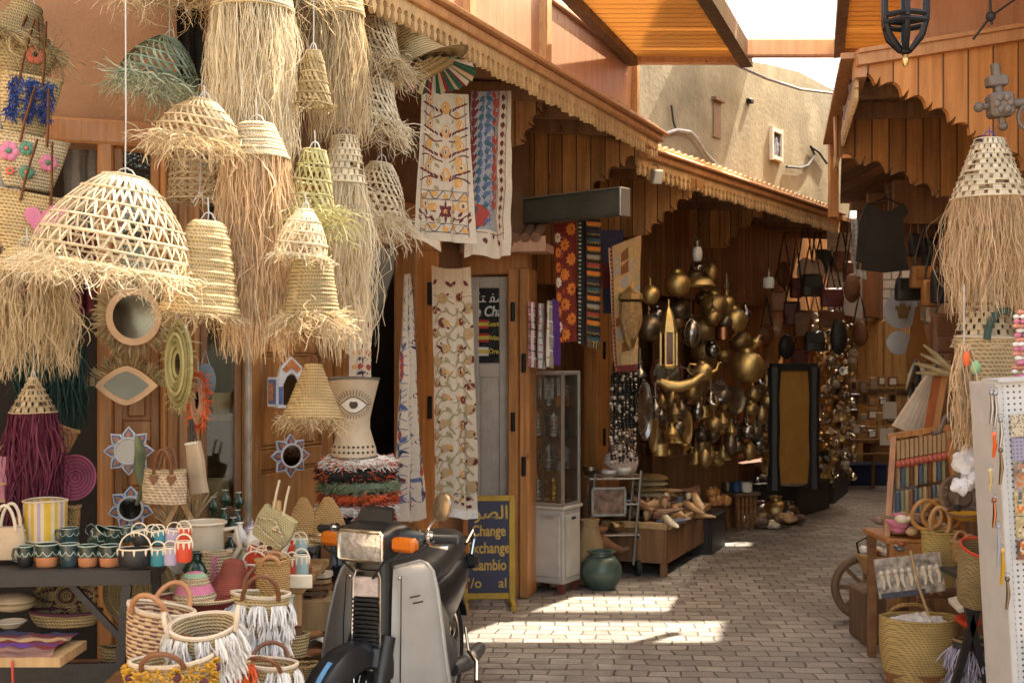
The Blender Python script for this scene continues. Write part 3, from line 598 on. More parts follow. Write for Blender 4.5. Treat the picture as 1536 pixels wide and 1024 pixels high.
def shade_mesh(kind,r0,r1,h,style,rows,cols=26,th=.0035,sy=1.):
 b=MB();pr=prof_rz(kind,r0,r1,h,rows)
 def pt(i,a,k=1.):i=min(max(i,0),rows);r,z=pr[i];return V((r*k*math.cos(a),r*k*sy*math.sin(a),z))
 if style=='coil':
  p2=[]
  for i in range(rows):
   (ra,za),(rb,zb)=pr[i],pr[i+1];m_=h/rows*.18
   p2+=[(ra,za),((ra*2+rb)/3+m_,(za*2+zb)/3),((ra+2*rb)/3+m_,(za+2*zb)/3)]
  p2.append(pr[-1]);p2=[(.001,0)]+p2+[(pr[-1][0]-.006,pr[-1][1])]+[(max(.001,r-.008),z-.004)for r,z in pr[::-1]]
  b.lathe(p2,40,sy=sy,wob=.03);return b
 for i in range(rows+1):
  r,z=pr[i]
  for q in range(2):ring_tube(b,r*(1+uni(-.012,.012)),z+uni(-.5,.5)*th*1.5,th*uni(.8,1.15),40,.008,sy)
 ring_tube(b,max(.012,r0*.5),.004,th,16)
 for i in range(rows):
  n=cols
  for j in range(n):
   a=2*pi*(j+.3*uni(-1,1)*.4)/n;da=2*pi/n
   if style=='open':
    for sgn in(-1,1):
     a2=a+sgn*da*uni(.42,.6);m_=(pt(i,a)+pt(i+1,a2))/2*1.0;m_.x*=1.012;m_.y*=1.012
     b.ribbon([pt(i,a),m_,pt(i+1,a2)],th*2.0,(0,0,1)if abs(math.sin(a))>.99 else(math.cos(a),math.sin(a),0))
   elif style=='twist':
    a2=a+da*1.1;b.ribbon([pt(i,a),(pt(i,a+.55*da)+pt(i+1,a+.55*da))*.506,pt(i+1,a2)],th*uni(2.2,3.4),(math.cos(a),math.sin(a),0))
   elif style=='checker':
    if uni(0,1)<.12:continue
    k=(j+.5*(i%2));a=2*pi*k/n;wd=da*uni(.28,.40)
    b.add([pt(i,a-wd),pt(i,a+wd),pt(i+1,a+wd),pt(i+1,a-wd)],[(0,1,2,3)])
   elif style=='net':
    b.ribbon([pt(i,a),pt(i+1,a+da)],th*1.6,(math.cos(a),math.sin(a),0));b.ribbon([pt(i,a),pt(i+1,a-da)],th*1.6,(math.cos(a),math.sin(a),0))
 return b
def fringe_mesh(r,z,L_,n,g,w=.0035,curl=.09,spread=.25,seg=13,sy=1.,lv=.22,a0=0,a1=2*pi):
 b=MB()
 for i in range(int(n*1.35)):
  a=uni(a0,a1);k=uni(.8,1.01);o=V((math.cos(a),math.sin(a),0));p=V((r*k*o.x,r*k*sy*o.y,z+uni(-.006,.004)))
  strand(b,p,o*spread*uni(-.2,1.)+g,L_*uni(1-lv*1.6,1+lv*.35),g,seg,curl*uni(.7,1.6)*(2.2 if i%14==0 else 1),w*uni(.6,1.2),.5,5.)
 return b
def fray_mesh(r,z,L_,n,g,w=.003,out=1.,curl=.4,sy=1.):
 b=MB()
 for i in range(n):
  a=uni(0,2*pi);o=V((math.cos(a),math.sin(a),uni(-.9,.25)));o+=V((-math.sin(a),math.cos(a),0))*uni(-1,1.2)
  strand(b,(r*uni(.86,1.02)*math.cos(a),r*sy*uni(.86,1.02)*math.sin(a),z+uni(-.0,.3)*L_*.35),o*out,L_*uni(.45,1.5),g,10,curl*uni(.5,1.5)*(2 if i%6==0 else 1),w*uni(.6,1.3),.74)
 return b
def lamp(label,u,vt,vb,wt,wb,Y,kind,style,rows=6,cols=26,m=STRAW,fr=0,nfr=260,mf=None,fray=0,nfray=260,tilt=0,sway=0,cord=None,spread=.2,curl=.08,cat='lampshade',grp='straw lampshades',name='straw_lampshade',mfray=None,fw=.0027,cordm=None,th=.0032,out=1.):
 h=PX(vb-vt,Y);r0,r1=PX(wt/2,Y),PX(wb/2,Y)
 t=thing(name,label,cat,P(u,vt,Y),group=grp,rot=(rad(sway),rad(tilt),0))
 Mi=Euler((rad(sway),rad(tilt),0)).to_matrix().inverted();g=Mi@V((0,0,-1))
 shade_mesh(kind,r0,r1,h,style,rows,cols,th).build('shade',m,t,ang=60)
 if fr:fringe_mesh(r1,-h,PX(fr,Y),nfr,g,fw,curl,spread).build('fringe',mf or m,t,smooth=False)
 if fray:fray_mesh(r1,-h,PX(fray,Y),nfray,g,.003,out).build('frayed_hem',mfray or m,t,smooth=False)
 if cord is not None:
  b=MB();top=Mi@V((0,0,PX(vt-cord,Y)));b.tube([V((0,0,0)),top*.3+V((.002,0,0)),top],.0022,5)
  kp=PX(14,Y);b.tube([(-r0*.6,0,-.004),(-r0*.25,0,kp*.8),(0,0,kp),(r0*.25,0,kp*.8),(r0*.6,0,-.004)],.0025,5);b.build('cord',cordm or CORD,t)
 return t
lamp('large open-weave straw dome lampshade with ragged hem, in front of the stacked bags',188,266,404,66,236,3.7,'dome','open',6,34,STRAW_P,fray=50,nfray=800,tilt=9,cord=-60,th=.0036,out=.55)
lamp('bell-shaped coiled straw lampshade hanging against the long orange fringe',312,332,472,44,118,3.8,'bell','coil',8,m=COIL,fray=26,nfray=260,mfray=STRAW,tilt=5,cord=296)
lamp('green straw lampshade with ragged hem',254,58,128,30,118,4.35,'dome','twist',5,26,STRAW_G,fray=46,nfray=700,mfray=mat('straw_green_pale',(.34,.37,.25),island=.4,rough=.75),tilt=14,cord=-50)
lamp('wide straw lampshade with curly frayed brim, just below the green one',306,152,214,38,128,3.92,'dome','twist',4,30,STRAW,fray=46,nfray=600,tilt=9,cord=128,out=1.1)
lamp('small straw net lampshade behind the knotted white cord',288,244,300,62,74,4.6,'cyl','net',6,16,STRAW,cord=200,fray=12,nfray=60)
lamp('long-fringed straw lampshade with a thick woven top band, hung highest',379,-40,20,100,124,4.2,'cone','coil',6,m=COIL_P,fr=232,nfr=560,mf=STRAW_P,cord=-90,curl=.09,spread=.04)
lamp('slim long-fringed straw lampshade behind the dark little cone',505,-40,26,60,84,4.5,'cone','coil',7,m=COIL,fr=190,nfr=360,mf=STRAW,cord=-90,curl=.1,spread=.05)
lamp('orange straw lampshade with the longest fringe, reaching down to the star mirror door',385,186,240,50,100,4.0,'cone','coil',6,m=COIL_P,fr=292,nfr=620,mf=STRAW_O,cord=150,curl=.1,spread=.05)
lamp('small dark grey-brown cone lampshade hung between two long fringes',470,78,158,22,56,4.2,'bell','twist',5,18,STRAW_D,cord=-60,fray=10,nfray=120)
lamp('frayed straw hat-shaped lampshade touching the striped paper fan shade',572,32,92,44,106,4.95,'hat','twist',5,26,STRAW,fray=44,nfray=560,tilt=14,cord=-60)
lamp('frayed straw hat-shaped lampshade below a similar one, left of the suzani cloths',570,122,182,44,106,4.95,'hat','twist',5,26,STRAW_P,fray=50,nfray=420,tilt=14,cord=88)
lamp('tiered straw dome lampshade with loose strands falling across the cream suzani',572,246,328,34,92,5.0,'dome','twist',5,24,STRAW_P,fray=58,nfray=420,tilt=8,cord=205)
lamp('olive slatted straw cone lampshade, left of the tall slim one',472,226,318,34,74,4.05,'bell','twist',4,18,STRAW_OL,fray=58,nfray=520,tilt=4,cord=196)
lamp('tall slim straw cone lampshade with a sunlit fringe down to the painted eye vase',517,206,276,40,66,4.5,'cone','checker',7,20,STRAW_P,fr=260,nfr=420,mf=STRAW_P,cord=160,curl=.12,spread=.05)
lamp('sunlit open-weave straw lampshade stacked above a dense one',458,316,384,24,80,3.85,'dome','open',4,20,STRAW_P,fray=22,nfray=160,tilt=6,cord=288)
lamp('dense aged straw lampshade right under the sunlit open-weave one',468,388,474,56,82,3.9,'cone','coil',12,m=COIL_D,fray=46,nfray=420,mfray=STRAW,cord=370)
lamp('coiled rope cone lampshade hung low beside the painted eye vase',470,546,630,24,92,4.7,'cone','coil',15,m=COIL,fray=26,nfray=330,mfray=STRAW,cord=478,cordm=LEATH,sway=-6)
lamp('ragged straw lampshade at the very top, left of the thickest fringe',262,-70,-14,60,150,4.2,'dome','twist',4,24,STRAW,fray=58,nfray=420,cord=-120)
lamp('ragged straw lampshade at the very top, between the two long fringes',437,-60,-6,40,84,4.4,'dome','twist',4,20,STRAW,fray=80,nfray=420,cord=-100)
lamp('floppy straw hat shade at the top of the stacked straw bags',42,6,62,40,112,4.4,'hat','coil',6,m=COIL_D,fray=56,nfray=480,mfray=STRAW_D,tilt=16,cord=-30)
lamp('straw lampshade with loose long fringe hanging under the pink slippers',40,372,410,50,120,3.95,'cone','coil',4,m=COIL,fr=160,nfr=520,mf=STRAW,cord=340,curl=.16,spread=.1)
lamp('lampshade with long dark green raffia fringe in the shop doorway',78,448,492,40,84,4.85,'cone','checker',4,18,STRAW_TEAL,fr=150,nfr=560,mf=STRAW_TEAL,cord=420,spread=.04,fw=.005,curl=.1)
lamp('small checkered straw cone lampshade with maroon fringe',50,568,618,14,68,4.5,'cone','checker',6,18,STRAW,fr=185,nfr=620,mf=STRAW_MAR,cord=500,spread=.12,fw=.005,curl=.09)
lamp('checkered straw cone lampshade with long raffia fringe beside the iron lantern arm',1484,210,298,44,112,5.0,'cone','checker',11,20,STRAW_P,fr=182,nfr=560,mf=STRAW_O,cord=190,spread=.0,curl=.13,cordm=mat('blue_cord',(.03,.06,.35)))
lamp('plain checkered straw cone lampshade standing in the basket with green handles',1480,418,520,44,102,5.2,'bell','checker',12,20,STRAW_P)
t=thing('straw_tube_bag','tubular straw bag hung beside the striped paper fan shade','bag',P(600,20,5.15),rot=(0,rad(-24),0))
b=MB();b.lathe([(.06,0),(.064,-.03),(.06,-.06),(.067,-.09),(.064,-.12),(.075,-.16),(.12,-.22),(.2,-.25),(.21,-.255),(.11,-.235),(.06,-.18)],28,wob=.05);b.build('woven_body',COIL,t)
b=MB();b.tube([(-.05,0,0),(-.03,0,.12),(.03,.01,.14),(.05,0,0)],.006,6);b.build('handle',LEATH_T,t)
t=thing('paper_fan_shade','round shade pleated from red, green and cream striped paper, hung on a blue wire','lampshade',P(652,84,5.3),rot=(rad(-14),rad(-8),0))
FAN=[mat('fan_cream',(.62,.5,.3),trans=.25),mat('fan_green',(.02,.1,.07),trans=.1),mat('fan_red',(.28,.04,.04),trans=.15),mat('fan_white',(.68,.62,.54),trans=.3)]
b=MB();n=48;rr=PX(58,5.3)
for j in range(n):
 b.mi=[0,1,2,0,1,3,2,1][j%8];a,c=2*pi*j/n,2*pi*(j+1)/n;z1=-PX(34,5.3)
 b.add([(.008*math.cos(a),.008*math.sin(a),0),(.008*math.cos(c),.008*math.sin(c),0),(rr*math.cos(c),rr*math.sin(c),z1+(.008 if(j+1)%2 else-.004)),(rr*math.cos(a),rr*math.sin(a),z1+(.008 if j%2 else-.004))],[(0,1,2,3)])
b.build('pleated_paper',FAN,t,smooth=False);b=MB();b.tube([(0,0,0),(.0,.005,.08),(.015,0,.12),(.02,0,.2)],.002,5);b.tube([(-.03,0,.1),(0,0,.095),(.035,0,.105)],.004,5);b.build('wire',MATS['blue_cord'],t)
def hang_cord(label,pts,r=.002,m=CORD):b=MB();b.tube(pts,r,5);tag(b.build('cord',m),label,'cord')
t=thing('knotted_cord','white cord with a frayed knot hanging in front of the net lampshade','cord',P(300,290,4.1))
b=MB();b.tube([(0,0,0),(.002,0,.1),(0,0,.2)],.002,5);b.build('line',CORD,t);b=MB();b.ball((0,0,0),.007,8)
for i in range(7):strand(b,(0,0,0),(uni(-1,1),uni(-1,.2),-.4),uni(.04,.075),V((0,0,-1)),5,.3,.004)
b.build('knot',CORD,t)
CREAM=mat('cream_cotton',(.66,.56,.43),rough=.9,var=.08,scale=60,bump=.25,bscale=220,trans=.12)
def dye(n,c,**k):return mat('dye_'+n,c,rough=.85,var=.15,scale=40,bump=.2,bscale=200,**k)
D=dict(cream=CREAM,maroon=dye('maroon',(.13,.018,.022)),red=dye('red',(.36,.055,.04)),gold=dye('gold',(.62,.33,.1)),brown=dye('brown',(.18,.07,.02)),blue=dye('blue',(.09,.12,.24)),navy=dye('navy',(.03,.03,.07)),teal=dye('teal',(.04,.1,.13)),olive=dye('olive',(.33,.28,.14)),orange=dye('orange',(.65,.2,.03)),white=dye('white',(.72,.68,.6)),black=dye('black',(.02,.018,.02)),rug=dye('rug_red',(.16,.018,.012)),purple=dye('purple',(.1,.03,.2)),grey=dye('grey',(.3,.29,.28)),pink=dye('pink',(.5,.2,.22)),tan=dye('tan',(.42,.28,.14)),yellow=dye('yellow',(.6,.42,.08)),green=dye('green',(.1,.16,.07)))
DN=list(D);DM=[D[k]for k in DN]
class Cloth:
 """a hanging cloth: a folded sheet with stitched motifs laid 1.5 mm proud of it; motif units are metres, x across, y down"""
 def __init__(s,q,fold=(.012,3,0),base='cream',nu=26,nv=40,sag=0.,taper=.0,hem=.0):
  s.q=[P(*p)for p in q];s.c=(s.q[0]+s.q[1])/2;s.W=(s.q[1]-s.q[0]).length;s.W2=(s.q[2]-s.q[3]).length;s.H=((s.q[3]-s.q[0]).length+(s.q[2]-s.q[1]).length)/2
  s.n=(s.q[1]-s.q[0]).cross(s.q[3]-s.q[0]).normalized()
  if s.n.y>0:s.n=-s.n
  s.fold=fold;s.b=MB();s.sag=sag;s.hem=hem
  vs=[s.at(i/nu,j/nv)for j in range(nv+1)for i in range(nu+1)];s.b.mi=DN.index(base)
  s.b.add(vs,[(j*(nu+1)+i,j*(nu+1)+i+1,(j+1)*(nu+1)+i+1,(j+1)*(nu+1)+i)for j in range(nv)for i in range(nu)]);s.k=0
 def at(s,u,v,off=0.):
  p=s.q[0].lerp(s.q[1],u).lerp(s.q[3].lerp(s.q[2],u),v);a,f,ph=s.fold
  d=a*(.35+.65*v)*(math.sin(u*f*2*pi+ph+.6*math.sin(v*3))+.4*math.sin(u*f*4.3*pi+1.3*ph+v*2))+a*.5*mnoise.noise(V((u*3,v*6,ph)))
  p=p+s.n*(d+off);p.z-=s.sag*math.sin(u*pi)*(1-v)+s.hem*math.sin(u*9+ph)*v;return p-s.c
 def poly(s,col,pts,k=None):
  s.k+=1;off=.0015+.0004*(s.k%7)if k is None else k
  s.b.add([s.at(min(1,max(0,x/s.W)),min(1,max(0,y/s.H)),off)for x,y in pts],[list(range(len(pts)))],DN.index(col))
 def disc(s,col,x,y,r,n=12,ry=None):s.poly(col,[(x+r*math.cos(2*pi*i/n),y+(ry or r)*math.sin(2*pi*i/n))for i in range(n)])
 def leaf(s,col,x,y,a,l,w):
  c,d=math.cos(a),math.sin(a);s.poly(col,[(x+c*l*t-d*w*k,y+d*l*t+c*w*k)for t,k in((0,0),(.3,.5),(.65,.42),(1,0),(.65,-.42),(.3,-.5))])
 def line(s,col,pts,w):
  for(x0,y0),(x1,y1)in zip(pts,pts[1:]):
   l=math.hypot(x1-x0,y1-y0)or 1;a,c=-(y1-y0)/l*w/2,(x1-x0)/l*w/2;s.poly(col,[(x0+a,y0+c),(x1+a,y1+c),(x1-a,y1-c),(x0-a,y0-c)])
 def rect(s,col,x0,y0,x1,y1,n=8):
  n=max(1,int(n*abs(x1-x0)/s.W*3));m=max(1,int(8*abs(y1-y0)/s.H*3));s.k+=1;off=.001+.0003*(s.k%4)
  vs=[s.at(min(1,max(0,lerp(x0,x1,i/n)/s.W)),min(1,max(0,lerp(y0,y1,j/m)/s.H)),off)for j in range(m+1)for i in range(n+1)]
  s.b.add(vs,[(j*(n+1)+i,j*(n+1)+i+1,(j+1)*(n+1)+i+1,(j+1)*(n+1)+i)for j in range(m)for i in range(n)],DN.index(col))
 def flower(s,cp,cc,x,y,r,n=6,a=0):
  for i in range(n):s.leaf(cp,x,y,a+2*pi*i/n,r,r*.62)
  s.disc(cc,x,y,r*.3,8)
 def done(s,name,label,cat,group=None,extra=None):
  used=sorted(set(s.b.m));mp={k:i for i,k in enumerate(used)};s.b.m=[mp[k]for k in s.b.m]
  o=s.b.build(name,[DM[k]for k in used],loc=s.c,ang=80);return tag(o,label,cat,group)
c=Cloth([(632,138,5.75),(702,142,5.95),(712,366,5.95),(618,358,5.75)],(.014,2.2,.5));W,H=c.W,c.H
for x in(.1,.9):c.line('navy',[(W*x,H*.02+H*.94*i/20)for i in range(21)],.0025)
for y in(.66,.72,.88,.94):c.line('navy',[(W*(.1+.8*i/10),H*y)for i in range(11)],.0028)
for y in(.69,.91):c.line('navy',[(W*(.1+.8*i/24),H*y+.02*math.sin(i*1.05))for i in range(25)],.003);[c.disc('gold',W*(.16+.17*i),H*y+.006*(-1)**i,.014,9)for i in range(5)]
def bloom(c,x,y,r):c.disc('gold',x,y,r,12,r*1.25);c.disc('cream',x+r*.1,y-r*.1,r*.62,10,r*.8);c.leaf('brown',x,y+r*.45,-pi/2,r*1.0,r*.5)
for k,y in enumerate((.10,.26,.40,.55)):
 bloom(c,W*.5,H*y,.026)
 for sx in(-1,1):
  bloom(c,W*(.5+sx*.3),H*(y-.05),.02);bloom(c,W*(.5+sx*.26),H*(y+.05),.018)
  c.line('maroon',[(W*.5+sx*(.02+.028*i),H*y+.03+.02*math.sin(i*.9+k))for i in range(5)],.006)
  for i in range(6):c.leaf('maroon',W*.5+sx*(.02+.018*i),H*y+.03-.01*i,-pi/2+sx*(.4+.2*i),.03,.011)
  c.leaf('olive',W*.5+sx*.05,H*y+.055,sx*.6+pi/2,.03,.014)
c.flower('maroon','gold',W*.5,H*.8,.042,4,pi/4)
for i in range(4):c.leaf('maroon',W*.5,H*.8,i*pi/2,.06,.012)
for sx in(-1,1):
 bloom(c,W*(.5+sx*.32),H*.755,.024);bloom(c,W*(.5+sx*.18),H*.77,.016);c.line('maroon',[(W*.5+sx*(.05+.02*i),H*.83+.014*math.sin(i*1.3))for i in range(5)],.006)
 for i in range(5):c.leaf('maroon',W*.5+sx*(.06+.018*i),H*.83,pi/2*(-1)**i+sx*.5,.035,.012)
 c.leaf('olive',W*.5+sx*.03,H*.84,pi/2,.03,.02)
c.done('suzani_cloth','cream suzani cloth with gold blossoms and dark maroon sprays','textile','embroidered cloths hung on the shop front')
c=Cloth([(706,138,6.0),(768,136,6.3),(766,386,6.3),(694,384,6.0)],(.02,1.6,2.),base='cream',hem=.01);W,H=c.W,c.H
c.rect('grey',.0,0,W*.66,H*.84)
for i in range(15):
 y=H*(.02+.055*i)
 for dx,a,l,w_ in((.36,.4,.06,.03),(.34,pi-.5,.055,.03),(.33,pi/2+.3,.05,.026),(.38,-.7,.045,.024)):c.leaf('teal' if l>.05 else 'blue',W*dx,y+.01,a,l,w_)
 if y<H*.72:
  c.disc('maroon',W*.1,y,.03,10,.024);c.disc('cream',W*.1,y-.012,.010,8)
  c.disc('red',W*.56,y,.033,10,.026);c.disc('grey',W*.56,y-.012,.011,8);c.leaf('teal',W*.5,y+.024,1.,.035,.016);c.leaf('maroon',W*.2,y+.02,2.,.04,.02)
 c.leaf('maroon',W*.78,y,pi/2,.036,.04);c.leaf('olive',W*.84,y+.02,.4,.02,.01)
for x in(.67,.9):c.line('brown',[(W*x,H*.9*i/24)for i in range(25)],.004)
c.disc('red',W*.3,H*.76,.06,20);c.flower('teal','red',W*.3,H*.76,.058,6);c.disc('maroon',W*.3,H*.76,.024);c.disc('cream',W*.3,H*.76,.01)
c.line('brown',[(W*i/12,H*.86)for i in range(12)],.004)
for i in range(5):c.leaf('maroon',W*(.12+.14*i),H*.89,1.2*(-1)**i,.035,.02)
c.done('suzani_cloth','suzani cloth with red and teal embroidery and a dark red wheel near its hem','textile','embroidered cloths hung on the shop front')
c=Cloth([(612,352,5.7),(660,362,5.7),(662,378,5.7),(640,364,5.7)],(.004,1,0),nu=6,nv=4);c.done('cloth_corner','plain cream cloth corner hanging out under the gold blossom suzani','textile')
c=Cloth([(646,398,6.45),(706,400,6.6),(717,778,6.6),(650,776,6.45)],(.022,1.8,1.),sag=.015,hem=.006);W,H=c.W,c.H
def pome(c,x,y,r,a):
 c.disc('tan',x,y,r*1.18,12);c.disc('maroon',x,y,r,12);c.leaf('gold',x,y+r*.1,a,r*1.1,r*.7);c.leaf('maroon',x+r*1.2*math.cos(a),y+r*1.2*math.sin(a),a,r*.7,r*.5)
R2=random.Random(5)
for k in range(4):
 y0=H*(.14+.2*k)
 c.line('olive',[(W*.5+.03*math.sin(i*.8+k),y0+i*H*.2/8)for i in range(9)],.008)
 for sx in(-1,1):
  for i in range(4):
   xx=W*.5;yy=y0+i*H*.05
   c.line('olive',[(xx+sx*W*.11*j,yy-.035*j+.012*j*j)for j in range(5)],.008)
   pome(c,W*.5+sx*W*(.2+.21*(i%2)+R2.uniform(-.03,.03)),yy-.03+R2.uniform(-.01,.01),R2.uniform(.02,.028),R2.uniform(0,6))
   c.leaf('gold' if i%2 else 'olive',xx+sx*W*.15,yy+.02,sx*.5+pi/2,.045,.018);c.leaf('maroon' if(i+k)%3==0 else 'olive',xx+sx*W*.38,yy+.03,sx*1.1+pi/2,.04,.016)
c.line('olive',[(W*i/10,H*.115)for i in range(11)],.004);c.line('olive',[(W*i/10,H*.9)for i in range(11)],.004)
for i in range(4):c.leaf('maroon',W*(.15+.22*i),H*.05,.8*(-1)**i+pi/2,.05,.02)
for i in range(9):
 for j in range(2):c.leaf('maroon',W*(.06+.105*i),H*(.915+.03*j),.5+i,.022,.02)
c.rect('white',0,H*.965,W,H)
c.done('pomegranate_cloth','cream cloth embroidered with maroon pomegranates on olive vines','textile','embroidered cloths hung on the shop front')
c=Cloth([(606,412,6.15),(614,410,6.3),(638,778,6.3),(592,786,6.1)],(.022,2.1,2.5),hem=.008);W,H=c.W2,c.H;c.W=W
R2=random.Random(9)
for i in range(30):
 y=H*(.03+.031*i)
 for x in(.15,.5,.85):
  q=R2.random()
  if q<.35:c.disc('maroon',W*x+R2.uniform(-.02,.02),y,.014,9);c.disc('blue',W*x,y+.02,.012,8)
  elif q<.75:c.leaf('blue',W*x,y,R2.uniform(0,6),.055,.024);c.leaf('navy',W*x,y,R2.uniform(0,6),.045,.014)
  else:c.disc('red',W*x,y,.02,9,.03)
 c.line('blue',[(W*(.1+.2*k),y+.015*math.sin(k*1.6+i))for k in range(5)],.004)
c.done('suzani_cloth','narrow folded suzani cloth with blue and maroon flowers, hung beside the hinged post','textile','embroidered cloths hung on the shop front')
c=Cloth([(526,340,5.9),(553,342,5.95),(556,585,5.95),(522,585,5.9)],(.01,1.2,.4));W,H=c.W,c.H
for i in range(11):
 y=H*(.04+.088*i);c.leaf('red',W*.6,y,pi/2+.3,.035,.022);c.leaf('red',W*.85,y+.005,pi/2-.2,.035,.022);c.leaf('navy',W*.6,y+.045,.4,.03,.016);c.leaf('navy',W*.66,y+.045,pi-.4,.03,.016);c.line('navy',[(W*.62,y+.035),(W*.66,y+.07)],.004);c.disc('gold',W*.25,y+.02,.012,8)
c.done('embroidered_strip','narrow cream strip with red flowers, half hidden behind the sunlit fringe','textile','embroidered cloths hung on the shop front')
c=Cloth([(830,336,8.3),(864,332,8.45),(864,512,8.45),(834,514,8.3)],(.012,1.2,1),base='rug');W,H=c.W,c.H
for i in range(8):
 y=H*(.06+.125*i);c.flower('orange','maroon',W*(.62+.14*(-1)**i),y,.05,9,i);c.flower('white' if i%3==0 else 'orange','red',W*.16,y+.05,.042,8,i)
 c.leaf('red',W*.4,y+.04,1.+i,.06,.03)
c.done('flower_rug','dark red rug with orange and white flowers hung below the grey sign box','rug')
c=Cloth([(866,330,8.45),(878,330,8.5),(878,518,8.5),(866,516,8.45)],(.006,1,1),base='black');W,H=c.W,c.H
for i in range(30):c.rect('white' if i%2 else 'grey',W*.1,H*(.02+.033*i),W*.5,H*(.034+.033*i))
c.done('striped_blanket','black blanket edge with fine white stripes, between two rugs','blanket')
c=Cloth([(879,328,8.45),(901,330,8.6),(900,524,8.6),(880,520,8.45)],(.008,1,2),base='black');W,H=c.W,c.H
for i in range(15):
 y=H*(.02+.064*i);c.rect(['orange','navy','teal','orange','grey','red'][i%6],0,y,W,y+H*.03);c.line('yellow',[(W*.1*k,y+.03+.006*(-1)**k)for k in range(10)],.004)
for i in range(8):c.rect('tan',W*(.06+.12*i),H*.955,W*(.1+.12*i),H)
c.done('kilim_rug','narrow black kilim rug with orange and teal bars','rug')
c=Cloth([(902,345,8.8),(935,345,8.9),(935,470,8.9),(904,470,8.8)],(.008,1,0),base='navy');c.rect('maroon',0,c.H*.4,c.W,c.H*.7);c.done('dark_blanket','dark folded blanket behind the patchwork textile','blanket')
c=Cloth([(912,372,8.55),(962,352,8.8),(958,556,8.75),(921,558,8.55)],(.014,1.3,2),base='tan');W,H=c.W,c.H
R2=random.Random(3)
for i in range(9):
 for j in range(4):
  x,y=W*(.16+.21*j),H*(.05+.1*i);k=R2.choice(['brown','grey','brown','tan','tan','olive','grey']);q=[(x,y+.03),(x+W*.2,y),(x+W*.2,y+H*.09),(x,y+H*.1)];c.poly(k,q);c.line(R2.choice(['gold','tan']),q+q[:1],.004)
for x,y,k in((.55,.44,'gold'),(.55,.52,'orange'),(.55,.58,'orange'),(.55,.64,'gold')):c.disc(k,W*x,H*y,.05,12,.06)
for x in(.35,.75):c.rect('gold',W*x-.03,H*.33,W*x+.03,H*.5)
c.disc('green',W*.55,H*.7,.03);c.disc('pink',W*.55,H*.73,.02)
c.rect('maroon',0,0,W*.13,H);c.rect('maroon',0,H*.95,W,H);c.line('white',[(W*.01,H*i/20)for i in range(21)],.01)
for i in range(30):c.disc('gold',W*.07,H*(.02+.033*i),.008,6)
c.done('patchwork_textile','patchwork wall hanging with orange flowers and a maroon border','textile')
def scarf(label,u0,u1,v0,v1,Y,base,bars,ph):
 c=Cloth([(u0+2,v0,Y),(u1-1,v0+2,Y+.08),(u1,v1,Y+.08),(u0,v1-3,Y)],(.016,1.6,ph),base=base,nu=16,nv=24);W,H=c.W,c.H
 for k,a,b_ in bars:c.rect(k,W*a,0,W*b_,H)
 for i in range(8):c.rect(bars[i%len(bars)][0],0,H*(.08+.11*i),W,H*(.10+.11*i))
 c.done('scarf',label,'scarf','scarves hung above the glass cabinet')
scarf('pink and black plaid scarf hung leftmost above the glass cabinet',790,806,452,552,8.1,'pink',[('black',.2,.3),('white',.5,.6),('black',.75,.85)],0)
scarf('pale pink and grey checked scarf hung above the glass cabinet',804,819,454,554,8.12,'white',[('pink',.1,.35),('grey',.5,.62),('pink',.75,.9)],1)
scarf('grey and cream scarf hung beside the pale checked one',818,830,450,552,8.1,'grey',[('white',.2,.4),('tan',.6,.7)],2)
scarf('purple scarf hung rightmost beside the flower rug',826,838,448,548,8.2,'purple',[('purple',.2,.3)],3)
def loft(b,rings,cap=True,closed=True):
 n=len(rings[0]);vs=[p for r in rings for p in r];k=len(rings)
 fs=[[i*n+j,i*n+(j+1)%n,(i+1)*n+(j+1)%n,(i+1)*n+j]for i in range(k-1)for j in range(n if closed else n-1)]
 if cap and closed:fs+=[list(range(n))[::-1],[(k-1)*n+j for j in range(n)]]
 b.add(vs,fs);return b
def sring(c,hx,hz,n=16,e=2.6,ax='y',tilt=0.):
 out=[]
 for i in range(n):
  a=2*pi*i/n;ca,sa=math.cos(a),math.sin(a);x=hx*math.copysign(abs(ca)**(2/e),ca);z=hz*math.copysign(abs(sa)**(2/e),sa)
  p=V((x,0,z))if ax=='y' else V((x,z,0));
  if tilt:p=Matrix.Rotation(tilt,3,'X')@p
  out.append(V(c)+p)
 return out
SILV=mat('silver_paint',(.42,.405,.37),rough=.42,metal=.3,var=.09,scale=5,dirt=.3,coat=.12,spec=.5)
SBLK=mat('scooter_black',(.018,.019,.019),rough=.3,var=.3,spec=.5,dirt=.2)
SVIN=mat('seat_vinyl',(.03,.029,.028),rough=.5,bump=.15,bscale=140,var=.2)
CHRO=mat('chrome',(.62,.6,.57),rough=.14,metal=1.,var=.1)
RUBB=mat('rubber',(.018,.018,.018),rough=.75,bump=.2,bscale=90)
AMBR=mat('amber_lens',(.75,.2,.015),rough=.25,var=.1,coat=.5,trans=.25)
LENS=mat('headlight_lens',(.62,.6,.56),rough=.2,metal=.6,var=.5,scale=26,bump=.5,bscale=38,coat=.7)
BLUE=mat('blue_stripe',(.1,.25,.42),rough=.3,coat=.4)
st=thing('scooter','silver and black motor scooter with amber indicators parked before the bag stall','scooter',P(605,540,4.95)*1,rad(-12.5))
st.location.z=0;S0=st
